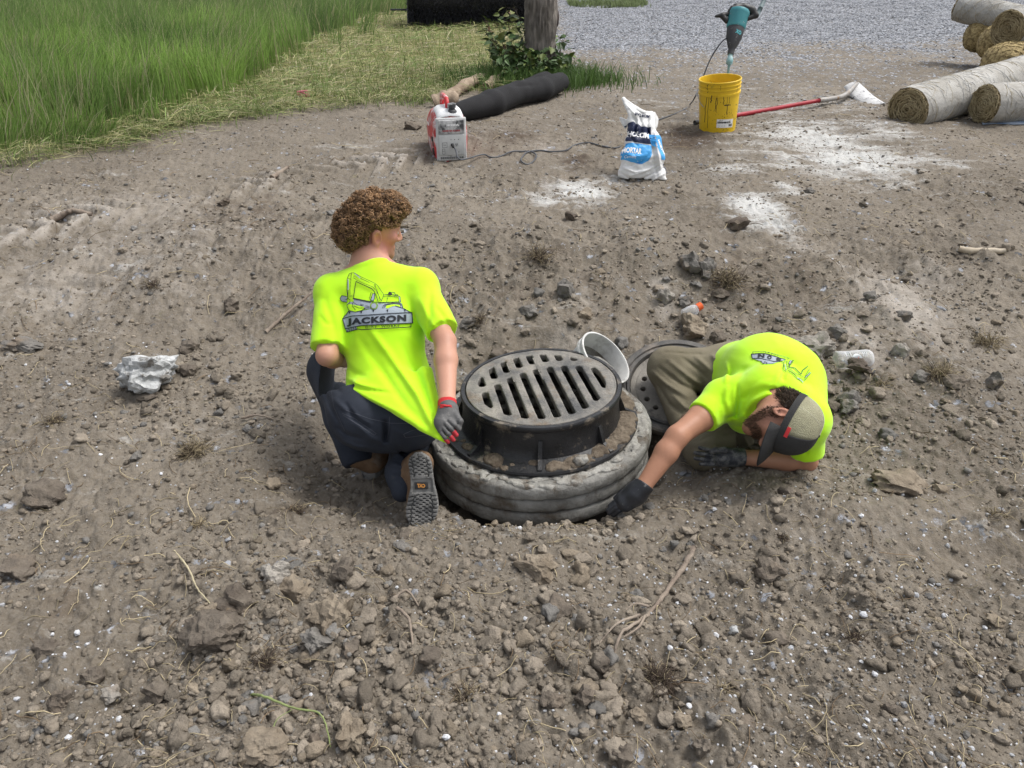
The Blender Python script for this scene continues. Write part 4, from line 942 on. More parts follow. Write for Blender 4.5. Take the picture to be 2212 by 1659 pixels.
# shovel lying behind the bucket
s_a, s_b = gp(1510, 268, .02), gp(1768, 231, .05)
sv = empty('shovel', 'round point shovel with red handle and mortar crusted blade', 'shovel', None, s_a)
d_ = nrm(s_b - s_a); mb = MB(); mb.tube([s_a + (s_b - s_a) * t for t in np.linspace(.04, 1, 12)], .019, 12); mb.build('handle', mat('red_fibreglass', (.30, .012, .022), .45, .2, 12, .05, dirt=((.4, .35, .33), 25, .66, .05)), sv)
mb = MB(); mb.tube([s_a - d_ * .05, s_a + (s_b - s_a) * .05], .021, 12); mb.build('handle_grip', BLACKP, sv)
STEEL = mat('rusty_steel', (.22, .20, .18), .6, .3, 9, .3, col2=(.38, .375, .36), metal=.3, dirt=((.24, .15, .08), 12, .55, .1)); s_c = gp(1845, 207, .11)
path = smooth_path([s_b - d_ * .01, gp(1795, 227, .05), gp(1822, 220, .06), s_c]); mb = MB(); mb.tube(path, np.linspace(.025, .021, len(path)), 12); mb.build('socket', STEEL, sv)
tip = gp(1908, 228, .02); bd = nrm(tip - s_c); bw = nrm(np.cross(bd, [0, 0, 1.])); bu = np.cross(bw, bd); L = np.linalg.norm(tip - s_c); pts = []
for t in np.linspace(-.08, 1, 14):
    w = .118 * (1 if t < .55 else math.sqrt(max(0.0, 1 - ((t - .55) / .46) ** 2))) * (1 if t > .02 else .9); pts.append([s_c + bd * L * t + bw * (w * s) + bu * (-.055 * s * s * (w / .118) - .02 * math.sin(t * 3)) for s in np.linspace(-1, 1, 11)])
mb = MB(); mb.grid(np.array(pts)); bl = mb.build('blade', mat('crusted_blade', (.50, .50, .50), .75, .2, 12, .6, 60, col2=(.66, .66, .66), dirt=((.16, .16, .17), 16, .56, .06)), sv); md = bl.modifiers.new('t', 'SOLIDIFY'); md.thickness = .004

# ------------------------------------------------------------------ straw blanket rolls and netted coir rolls
NET = mat('netted_straw_blanket', (.27, .255, .225), .75, .2, 5, .5, 60, col2=(.42, .41, .385), dirt=((.20, .168, .115), 16, .56, .20), spec=.4, stretch=(1, 1, 1))
STRAW = mat('packed_straw', (.17, .125, .065), .9, .4, 24, .9, 70, col2=(.36, .29, .17))
STRAWL = mat('loose_straw', (.30, .24, .13), .8, .3, 15, 0, col2=(.50, .42, .26))
NETW = mat('white_netting', (.50, .50, .49), .5, .1)
def straw_roll(a, b, r, label, seed, group='straw erosion blanket rolls', sag=0.0, flatten=.93):
    a = np.asarray(a, float); b = np.asarray(b, float); rs = np.random.RandomState(seed); ax_ = nrm(b - a); FRr = frame(ax_, [0, 0, 1]); L = np.linalg.norm(b - a)
    root = empty('straw_roll', label, 'straw roll', group, (a + b) / 2 - np.array([0, 0, r])); n, k = 72, 40; th = np.arange(n) / n * 2 * np.pi; pts = np.zeros((k, n, 3))
    for i, t in enumerate(np.linspace(0, 1, k)):
        rr = r * (1 + .03 * fbm(np.cos(th) * 1.5 + seed, np.sin(th) * 1.5 + t * 5, 3, seed) + .012 * fbm(np.cos(th) * 6, np.sin(th) * 6 + t * 18, 3, seed + 2)) * (.965 if i in (0, k - 1) else 1)
        c = a + (b - a) * t - np.array([0, 0, sag * math.sin(t * math.pi)]); pts[i] = c + np.cos(th)[:, None] * rr[:, None] * FRr[0] * flatten + np.sin(th)[:, None] * rr[:, None] * FRr[1]
    mb = MB(); mb.grid(pts, cv=True); mb.build('wrap', NET, root)
    for e, (c, sgn) in (('a', (a, -1)), ('b', (b, 1))):            # coiled straw at each end
        q = []
        for j, f in enumerate(np.linspace(1, .02, 26)):
            rad = r * .955 * f; dep = sgn * (.012 * math.sin(j * 1.9) + .018 * (1 - f) * -1); q.append(c + ax_ * dep + np.cos(th)[:, None] * rad * FRr[0] * flatten + np.sin(th)[:, None] * rad * FRr[1] + ax_ * (.006 * rs.normal(size=n))[:, None])
        mb = MB(); mb.grid(np.array(q) if sgn > 0 else np.array(q)[:, ::-1], cv=True)
        for _ in range(330):
            t0 = rs.uniform(0, 2 * np.pi); rad = r * .95 * math.sqrt(rs.rand()); ll = rs.uniform(.03, .11); tt = t0 + np.linspace(-.5, .5, 4) * ll / max(rad, .02) + 0
            p_ = [c + ax_ * sgn * (.012 + .012 * rs.rand()) + (math.cos(x) * FRr[0] * flatten + math.sin(x) * FRr[1]) * (rad + rs.normal(0, .006)) for x in tt]; mb.tube(p_, rs.uniform(.0012, .0026), 4, False, 1)
        mb.build('straw_core', [STRAW, STRAWL], root)
    mb = MB()
    for _ in range(650):                              # netting and straws caught on the wrap
        t0, x0 = rs.uniform(0, 2 * np.pi), rs.uniform(0.01, .99); ll = rs.uniform(.05, .22); an = rs.normal(1.2, .5) * rs.choice([-1, 1]); p_ = []
        for q in np.linspace(-.5, .5, 5):
            x = min(.995, max(.005, x0 + q * ll * math.cos(an) / L)); y = t0 + q * ll * math.sin(an) / r; i0 = x * (k - 1); i = int(i0); j0 = (y / (2 * np.pi) * n) % n; j = int(j0) % n
            pc_ = pts[i, j] * (1 - (i0 - i)) + pts[min(i + 1, k - 1), j] * (i0 - i); pn = pts[i, (j + 1) % n]; pc_ = pc_ + (pn - pts[i, j]) * (j0 - int(j0)); cc_ = a + (b - a) * x; p_.append(pc_ + nrm(pc_ - cc_) * .003)
        mb.tube(p_, rs.uniform(.0008, .0017), 4, False, int(rs.rand() < .2))
    mb.build('netting', [NETW, STRAWL], root); return root
def rp(px, py, zc): return P(px, py, zc)
r1, z1 = G(1990, 268); zc1 = z1 + .05
straw_roll(rp(1962, 236, zc1), rp(2390, 112, zc1 + 1.25), .198, 'long netted straw roll on the ground, its coiled end beside the shovel', 1)
straw_roll(rp(2128, 224, zc1 - .05), rp(2620, 200, zc1 + .35), .175, 'shorter netted straw roll lying in front of the long one, on blue plastic', 2)
straw_roll(rp(2074, 16, zc1 + 2.5), rp(2420, 92, zc1 + 1.5), .165, 'netted straw roll lying highest on the heap, pointing over the gravel', 3)
straw_roll(rp(2178, 62, zc1 + 1.25), rp(2460, 20, zc1 + 1.9), .20, 'netted straw roll with frayed golden end stacked across the heap', 4)
COIR = mat('coir_netting', (.16, .115, .05), .9, .4, 30, .9, 55, col2=(.40, .31, .15), lo=.42, hi=.58)
def coir(a, b, r, label, seed):
    a = np.asarray(a, float); b = np.asarray(b, float); ax_ = nrm(b - a); FRr = frame(ax_, [0, 0, 1]); root = empty('coir_log', label, 'coir log', 'tan netted coir logs under the straw rolls', (a + b) / 2 - np.array([0, 0, r])); n, k = 64, 70; th = np.arange(n) / n * 2 * np.pi; pts = []
    for i, t in enumerate(np.linspace(0, 1, k)):
        e = min(t, 1 - t) * np.linalg.norm(b - a) / r; s = math.sqrt(max(0.0, 1 - max(0.0, 1 - e) ** 2)); rr = r * max(s, .02) * (1 + .04 * fbm(np.cos(th) * 2 + seed, np.sin(th) * 2 + t * 7, 3, seed)) + .006 * (np.sin(th * 14 + t * 60) * np.sin(th * 14 - t * 60)) * (s > .3); pts.append(a + (b - a) * t + np.cos(th)[:, None] * rr[:, None] * FRr[0] + np.sin(th)[:, None] * rr[:, None] * FRr[1])
    pts = np.array(pts); mb = MB(); mb.grid(pts, cv=True); mb.build('coir_body', COIR, root); rs = np.random.RandomState(seed); mb = MB()
    for fam in (1, -1):
        for q in range(16):
            path = [pts[i, int(q * n / 16 + fam * i * .9) % n] for i in range(2, k - 2)]; c0 = [a + (b - a) * (i / (k - 1)) for i in range(2, k - 2)]; mb.tube([p + nrm(p - c) * .004 for p, c in zip(path, c0)], .0035, 4, False)
    mb.build('coir_mesh', mat('tan_twine', (.36, .28, .13), .9, .3, 20), root); return root
coir(rp(2086, 76, zc1 + 2.4), rp(2330, 96, zc1 + 2.55), .17, 'tan netted coir log set farthest back under the straw roll heap', 1)
coir(rp(2118, 88, zc1 + 1.95), rp(2360, 118, zc1 + 2.1), .19, 'rounded tan netted coir log between two others under the heap', 2)
coir(rp(2136, 140, zc1 + 1.15), rp(2420, 92, zc1 + 1.9), .185, 'long tan netted coir log lying just behind the long straw roll', 3)
# strip of blue plastic under the shorter roll
q0 = [gp(x, y, .012) for x, y in ((2116, 266), (2150, 262), (2190, 262), (2240, 260), (2300, 258))]; q1 = [gp(x, y, .01) for x, y in ((2122, 272), (2150, 272), (2190, 271), (2240, 270), (2300, 268))]
mb = MB(); rsx = np.random.RandomState(2); mb.grid(np.array([q0, [(np.array(a) + b) / 2 + [0, 0, .02 * rsx.rand()] for a, b in zip(q0, q1)], q1])); o = mb.build('plastic_sheet', mat('blue_plastic', (.10, .16, .26), .4, .3, 8, .3, col2=(.35, .40, .46))); md = o.modifiers.new('t', 'SOLIDIFY'); md.thickness = .003; tag(o, 'crumpled strip of blue plastic sheet peeking out under the shorter straw roll', 'plastic sheet')

# ------------------------------------------------------------------ roll of black fabric, with its loose flap
fa, fz = G(1012, 262); fb, fz2 = G(1212, 208)
A_ = np.array([fa[0], fa[1] + .06, Hs(fa[0], fa[1]) + .085]); B_ = np.array([fb[0], fb[1] + .1, Hs(fb[0], fb[1]) + .10])
vv = Vol(np.minimum(A_, B_) - [.3, .35, .22], np.maximum(A_, B_) + [.25, .5, .3], .011)
vv.poly([A_ - nrm(B_ - A_) * .15, A_ * .78 + B_ * .22 + [0, -.03, .0], A_ * .5 + B_ * .5 + [0, .035, .02], A_ * .25 + B_ * .75 + [0, -.01, .0], B_ + [0, .03, .015]], [.088, .125, .112, .122, .10], k=.03, flat=([0, 0, 1], .9)); vv.poly([A_ * .75 + B_ * .25 + [0, .12, .0], B_ * .88 + A_ * .12 + [-.05, .19, .035]], [.07, .085], k=.03); 
dd = nrm(B_ - A_)
for k, (t, off) in enumerate(((.15, -.06), (.35, .02), (.5, -.05), (.62, .05), (.8, -.02), (.7, -.08))): vv.fold([A_ + (B_ - A_) * (t - .18) + [0, -.08, .06 + off], A_ + (B_ - A_) * t + [0, -.1, .02 + off], A_ + (B_ - A_) * (t + .2) + [0, -.1, off * .5]], -.014 if k % 2 else .012, .02)
vv.half(B_ + dd * .03, dd); vv.cap(B_ - dd * .06, B_ + dd * .2, .062, k=0, op='sub'); vv.wobble(.003, 5, 3)
FAB = mat('black_geotextile', (.006, .006, .007), .9, .4, 8, .3, 120, col2=(.011, .011, .013)); tag(vv.mesh('fabric_roll', FAB), 'limp roll of black geotextile fabric lying behind the generator', 'fabric roll')

# ------------------------------------------------------------------ tree, sprouting shrub, logs, broom drum
t0, tz = G(1163, 170); th = np.arange(96) / 96 * 2 * np.pi; tr = empty('tree', 'grey tree trunk with furrowed bark at the edge of the gravel', 'tree', None, (t0[0], t0[1], base_h(t0[0], t0[1])))
tb = np.array([t0[0], t0[1] + .1, float(base_h(t0[0], t0[1])) - .08]); pts = []
for i, z in enumerate(np.concatenate([np.linspace(0, 2.2, 110), np.linspace(2.3, 6.5, 40)])):
    rad = .172 + .08 * math.exp(-z / .16) - .012 * z + .012 * np.cos(th * 3 + 1); fur = np.abs(fbm(th * 9 / 1.0 + .6 * fbm(th * 2, th * 0 + z * 3, 2, 2), np.full_like(th, z * 2.2), 3, 14)); fur2 = fbm(np.cos(th) * 12, np.sin(th) * 12 + z * 9, 3, 7)
    rr = rad - .022 + .05 * np.clip(fur, 0, .7) + .006 * fur2; pts.append(np.stack([tb[0] + rr * np.cos(th) + .018 * z, tb[1] + rr * np.sin(th), np.full_like(th, tb[2] + z)], -1))
mb = MB(); mb.grid(np.array(pts), cv=True); mb.build('trunk', mat('furrowed_bark', (.10, .088, .075), .95, .4, 14, .9, 60, col2=(.24, .215, .19), stretch=(1, 1, .25)), tr)
LEAF = mat('leaf_green', (1, 1, 1), .55, .2, 20, .2, attr='tint', spec=.4)
def leaf_verts(L, W):                 # a folded, pointed leaf
    s = [(0, 0, 0), (.25, -.42, .08), (.25, 0, 0), (.25, .42, .08), (.6, -.36, .02), (.6, 0, -.06), (.6, .36, .02), (1, 0, -.2)]
    return np.array([[a * L, b * W, c * L] for a, b, c in s]), [[0, 1, 2], [0, 2, 3], [1, 4, 5], [1, 5, 2], [2, 5, 6], [2, 6, 3], [4, 7, 5], [5, 7, 6]]
def shrub(name, stems, label, seed, lsize=.095, per=16, cat='shrub'):
    rs = np.random.RandomState(seed); mb = MB(); st = MB(); tints = []
    for a, b, n in stems:
        mid = (np.asarray(a) + b) / 2 + rs.normal(0, .05, 3); path = smooth_path([a, mid, b], 8); st.tube(path, np.linspace(.007, .0025, len(path)), 5)
        n = int(n * 1.9)
        for j in range(n):
            t = .12 + .88 * (j + rs.rand()) / n; i = min(len(path) - 2, int(t * (len(path) - 1))); base = path[i] + rs.normal(0, .03, 3)
            d = nrm(rs.normal(size=3) * [1, 1, .35] + [0, -.25, .12]); L = lsize * rs.uniform(.55, 1.35); v, f = leaf_verts(L, L * rs.uniform(.55, .8)); R = frame(nrm(np.array([0, -.3, 1]) + rs.normal(0, .45, 3)), d); R = np.array([R[0], R[1], R[2]]); tw = base + d * .015
            st.tube([path[i], base], .0015, 4, False); mb.add(v @ R + tw, f); c = np.array([.045, .085, .022]) * rs.uniform(.6, 1.5) if rs.rand() < .72 else np.array([.12, .16, .035]) * rs.uniform(.7, 1.3)
            if b[2] - a[2] > .5 and t > .75 and rs.rand() < .5: c = np.array([.17, .19, .05]) if rs.rand() < .7 else np.array([.19, .12, .06])
            tints += [c] * len(v)
    root = empty(name, label, cat, None, np.mean([s[0] for s in stems], 0)); st.build('stem', mat('twig_brown', (.06, .045, .03), .9, .3), root); mb.build('foliage', LEAF, root, False, {'tint': np.array(tints)}); return root
rs = np.random.RandomState(21); tb0 = np.array([tb[0], tb[1] - .12, tb[2] + .05]); stems = []
S_ = lambda px, py, d: P(px, py, tz + d)
for px, py, d, n in ((1040, 60, -.1, 20), (1052, 40, .05, 18), (1095, 20, .1, 22), (1105, 8, .0, 26), (1080, 62, -.1, 18), (1110, 52, -.15, 20), (1062, 85, -.25, 20), (1070, 105, -.3, 24), (1090, 95, -.3, 26), (1110, 100, -.35, 28), (1130, 110, -.35, 26), (1150, 118, -.35, 26), (1170, 112, -.3, 24), (1190, 100, -.2, 24), (1212, 85, -.05, 20), (1222, 70, .0, 16), (1228, 130, -.2, 22), (1215, 140, -.3, 22), (1195, 150, -.35, 20), (1140, 140, -.4, 26), (1110, 145, -.4, 26), (1080, 135, -.35, 22), (1060, 125, -.3, 18), (1165, 150, -.42, 24), (1240, 120, -.1, 14), (1185, 128, -.35, 20)):
    stems.append((np.array([tb0[0] + rs.uniform(-.3, .22), tb0[1] - rs.uniform(0, .2), tb0[2]]), S_(px + rs.uniform(-4, 4), py, d), n))
shrub('shrub', stems, 'leafy green sucker shoots sprouting round the foot of the tree', 22)
# logs near the tree
BARKL = mat('peeled_log', (.20, .145, .10), .9, .3, 9, .7, 50, col2=(.33, .26, .19), stretch=(1, 1, 1))
for (a, b, r, lab) in (((968, 218), (1048, 178), .055, 'brown log with a broken end poking out from the grass by the shrub'), ((1050, 196), (1086, 180), .05, 'short thick brown log half hidden under the leafy shoots'), ((938, 232), (988, 228), .075, 'pale smooth boulder like log end just behind the generator')):
    a, b = gp(*a, .03), gp(*b, .04); path = smooth_path([a, (a + b) / 2 + [0, 0, .03], b], 8); mb = MB(); rs = np.random.RandomState(int(r * 1000)); mb.tube(path, r * (1 + .12 * np.sin(np.arange(len(path)) * 1.1)), 12); o = mb.build('log', BARKL); tag(o, lab, 'log', 'logs in the grass by the tree')
# rotary broom drum behind the tree
q0, qz = G(1000, 66); br_r = .43; c0 = P(880, 12, qz + .35); c1 = P(1178, 4, qz + .5); c0[2] = c1[2] = float(base_h(q0[0], q0[1])) + br_r * .92; rb = empty('broom_drum', 'big rotary sweeper broom of black bristles parked in the grass', 'sweeper broom', None, (q0[0], q0[1], base_h(q0[0], q0[1])))
ax_ = nrm(c1 - c0); FRb = frame(ax_, [0, 0, 1]); L = np.linalg.norm(c1 - c0); rs = np.random.RandomState(9); n = 17000; t = rs.rand(n) * L; a = rs.uniform(0, 2 * np.pi, n); e = FRb[0][None] * np.cos(a)[:, None] + FRb[1][None] * np.sin(a)[:, None]; tg = -FRb[0][None] * np.sin(a)[:, None] + FRb[1][None] * np.cos(a)[:, None]
r_o = br_r * rs.uniform(.86, 1.04, n)[:, None]; base = c0 + ax_ * t[:, None]; b_in = base + e * br_r * .55; b_md = base + e * r_o * .82 + tg * .02 + ax_ * rs.normal(0, .012, (n, 1)); b_out = base + e * r_o - tg * rs.uniform(.02, .12, (n, 1)) - np.array([0, 0, .05]) + ax_ * rs.normal(0, .03, (n, 1)); w = .006; V = np.stack([b_in - ax_ * w, b_in + ax_ * w, b_md - ax_ * w, b_md + ax_ * w, b_out], 1).reshape(-1, 3); ii = np.arange(n)[:, None] * 5
mesh_np('bristles', V, [np.concatenate([ii + 0, ii + 1, ii + 3, ii + 2], 1), np.concatenate([ii + 2, ii + 3, ii + 4], 1)], mat('black_bristle', (.010, .010, .013), .4, .3, 30, spec=.6, col2=(.10, .102, .118)), rb, False)
mb = MB(); mb.tube([c0 + ax_ * .02, c1 - ax_ * .02], br_r * .72, 24); mb.build('core', BLACKP, rb)
mb = MB(); mb.box(c0 + np.array([-.12, .0, -.12]), (.16, .06, .012)); mb.build('side_plate', DGREY, rb); mb = MB(); mb.box(c0 + np.array([-.05, .25, .45]), (.05, .4, .05)); mb.build('lift_arm', DGREY, rb)
cw = P(1197, 24, qz + .2); mb = MB(); mb.lathe([(.03, -.05), (.13, -.055), (.16, -.04), (.165, 0), (.16, .04), (.13, .055), (.03, .05)], 28, np.array([cw[0], cw[1], base_h(cw[0], cw[1]) + .16]), frame([1, .2, 0], [0, 0, 1])); mb.build('caster_wheel', mat('dusty_tyre', (.05, .035, .03), .8, .3), rb)
mb = MB(); mb.box([cw[0], cw[1] + .05, base_h(cw[0], cw[1]) + .40], (.05, .10, .12), bev=.02); mb.build('motor_cover', mat('grey_cover', (.30, .28, .25), .7, .2), rb)

# ------------------------------------------------------------------ small litter
PLAST = mat('clear_plastic', (.88, .90, .92), .06, .02, 10, 0, 25, trans=.96, ior=1.3, spec=.6)
_pt = PLAST.node_tree; _pb = _pt.nodes['Principled BSDF']; _pb.inputs['Transmission Weight'].default_value = 0; _pb.inputs['Roughness'].default_value = .15
_tp = _pt.nodes.new('ShaderNodeBsdfTransparent'); _lw = _pt.nodes.new('ShaderNodeLayerWeight'); _lw.inputs[0].default_value = .35; _mr = _pt.nodes.new('ShaderNodeMapRange'); _mr.inputs['To Min'].default_value = .12; _mr.inputs['To Max'].default_value = .75
_ms = _pt.nodes.new('ShaderNodeMixShader'); _pt.links.new(_lw.outputs['Facing'], _mr.inputs[0]); _pt.links.new(_mr.outputs[0], _ms.inputs[0]); _pt.links.new(_tp.outputs[0], _ms.inputs[1]); _pt.links.new(_pb.outputs[0], _ms.inputs[2]); _pt.links.new(_ms.outputs[0], _pt.nodes['Material Output'].inputs[0])
def bottle(center, axd, prof, name, label, cap_prof=None, cap_mat=None, up=(0, 0, 1)):
    FRb = frame(axd, up); root = empty(name, label, 'bottle', None, center); mb = MB(); n = 48; a = np.arange(n) / n * 2 * np.pi; pr = np.array(prof)
    pts = np.stack([pr[:, None, 0] * np.cos(a), pr[:, None, 0] * np.sin(a), np.repeat(pr[:, 1:], n, 1)], -1); dent = 1 + .05 * np.sin(a * 3 + pr[:, 1:] * 30) * (pr[:, :1] > .02); pts[..., :2] *= dent[..., None]
    mb.grid(pts @ FRb + center, cv=True); b = mb.build('bottle_body', PLAST, root)
    if cap_prof: mb = MB(); mb.lathe(cap_prof, 24, center, FRb); sharp(mb.build('bottle_cap', cap_mat, root), 30)
    return root, b, FRb
c = gp(1494, 682, .03); ORANGE = mat('orange_cap', (.70, .11, .02), .45, .1)
bottle(c, nrm(C((.85, .5, -.1))), [(.001, -.05), (.028, -.05), (.032, -.045), (.033, -.01), (.031, .005), (.024, .022), (.017, .032), (.017, .036)], 'drink_bottle', 'crushed clear plastic bottle neck with an orange cap among the stones', [(.017, .03), (.0205, .031), (.0205, .056), (.018, .058), (.001, .058)], ORANGE)
c = gp(1839, 790, .042) + np.array([0, .0, .0]); root, b, FRb = bottle(c, nrm(C((1, .06, .0))), [(.001, -.075), (.035, -.08), (.041, -.074), (.041, -.04), (.039, -.035), (.041, -.03), (.041, .06), (.038, .072), (.030, .085), (.018, .088), (.001, .088)], 'plastic_bottle', 'clear plastic bottle with white print lying half buried in clods')
fl = Flat(); fl.circle((0, 0), .024, 0); fl.text('G', .05, (0, 0), 1, .0012, bold=.003, fit=(.026, .032)); fl.poly([(.004, -.008), (.013, .002), (.005, .003), (.011, .013), (-.002, -.001), (.006, -.002)], 2, .002)
for i, x in enumerate((-.046, -.034, -.026, .03, .038, .046)): fl.line([(x, .012), (x, .03)], .003, 0, .0)
fl.finish('bottle_print', [mat('bottle_ink_white', (.45, .48, .5), .4, .05), mat('bottle_ink_grey', (.35, .37, .4), .4, .05), ORANGE], projector(bvh_of(b), c - CAM_F * .3, CAM_R, CAM_U, CAM_F, .0012), b, .01)
# marking stake with pink ribbon at the grass edge, sticks, scrap of board
WOODP = mat('pale_stake', (.38, .32, .24), .85, .2, 10, .5, col2=(.50, .44, .35), stretch=(1, 1, 1)); STK2 = mat('grey_stick', (.18, .14, .11), .9, .3, 12, .8, col2=(.30, .25, .20))
a, b = gp(488, 252, .03), gp(650, 222, .06); st = empty('marker_stake', 'pale wooden survey stake with pink ribbon lying at the grass edge', 'stake', None, (a + b) / 2); d_ = nrm(b - a); mb = MB(); mb.box((a + b) / 2, (np.linalg.norm(b - a) / 2, .022, .01), np.array([d_, nrm(np.cross([0, 0, 1], d_)), nrm(np.cross(d_, np.cross([0, 0, 1], d_)))])); mb.build('wooden_stake', WOODP, st)
mb = MB(); rs = np.random.RandomState(6); PINK = mat('pink_ribbon', (.60, .17, .22), .6, .2)
for k in range(6):
    p0_ = b + rs.normal(0, .015, 3); q = smooth_path([p0_, p0_ + rs.normal(0, .03, 3) + [.02, 0, .01], p0_ + rs.normal(0, .035, 3) + [.05, -.01, -.01]], 5); mb.grid(np.array([q, q + [0, .004, .014]]))
o = mb.build('ribbon', PINK, st); md = o.modifiers.new('t', 'SOLIDIFY'); md.thickness = .002
def stick(pts, r, label, m=STK2, name='stick', taper=.5, cat='stick', fork=None):
    rs = np.random.RandomState(len(label)); q = [gp(x, y, l) for x, y, l in pts]; path = smooth_path(q, 8); path = path + rs.normal(0, r * .15, path.shape); mb = MB(); mb.tube(path, np.linspace(r, r * taper, len(path)) * (1 + .12 * rs.normal(size=len(path)).clip(-1, 1)), 9)
    for f in fork or []: fq = smooth_path([gp(x, y, l) for x, y, l in f], 6); mb.tube(fq, np.linspace(r * .5, r * .2, len(fq)), 6)
    o = mb.build(name, m); tag(o, label, cat); return o
stick([(578, 720, .01), (620, 690, .03), (660, 668, .05), (700, 640, .06)], .010, 'long straight grey stick lying beside the kneeling worker, pointing at his back')
stick([(1498, 1204, .03), (1470, 1245, .03), (1430, 1300, .025), (1392, 1345, .012), (1340, 1392, .01), (1322, 1430, .0)], .010, 'splintered pale woody stem lying across the soil in front of the crouching worker', taper=.3, fork=[[(1400, 1335, .02), (1370, 1330, .04), (1350, 1338, .01)], [(1392, 1345, .02), (1372, 1380, .03), (1310, 1400, .0)], [(1380, 1352, .02), (1330, 1372, .03), (1295, 1395, .0)]])
stick([(118, 480, .02), (160, 476, .025), (200, 474, .02)], .020, 'short brown stick with a thick end lying in the tyre track', taper=.6)
stick([(2068, 549, .02), (2168, 550, .02)], .018, 'short split piece of tan board on the dark soil by the rim of the picture', WOODP, 'board_scrap', .9, 'board')
stick([(525, 912, .015), (560, 908, .02), (592, 910, .01)], .006, 'thin brown twig between the white chunk and the kneeling worker'); stick([(590, 392, .02), (625, 374, .02)], .018, 'stubby dark root end at the edge of the tyre track')
stick([(846, 1300, .015), (880, 1292, .04), (905, 1310, .0)], .005, 'curved brown root loop just past the tall slab rock'); stick([(860, 1335, .01), (885, 1360, .03), (893, 1405, .0)], .006, 'dark bent root below the brown root loop')
stick([(378, 1195, .01), (412, 1250, .03), (432, 1290, .01), (440, 1300, .02), (485, 1342, .0)], .0035, 'long thin pale stem bent over the broad clod', mat('pale_stem', (.40, .35, .23), .8, .2))
stick([(545, 1504, .0), (580, 1535, .05), (640, 1562, .06), (700, 1580, .05), (716, 1625, .0)], .004, 'long arching green grass stem at the near edge of the soil', mat('green_stem', (.20, .24, .09), .7, .2), 'grass_stem', .4, 'grass stem', fork=[[(590, 1640, .0), (600, 1590, .05), (640, 1563, .06)]])

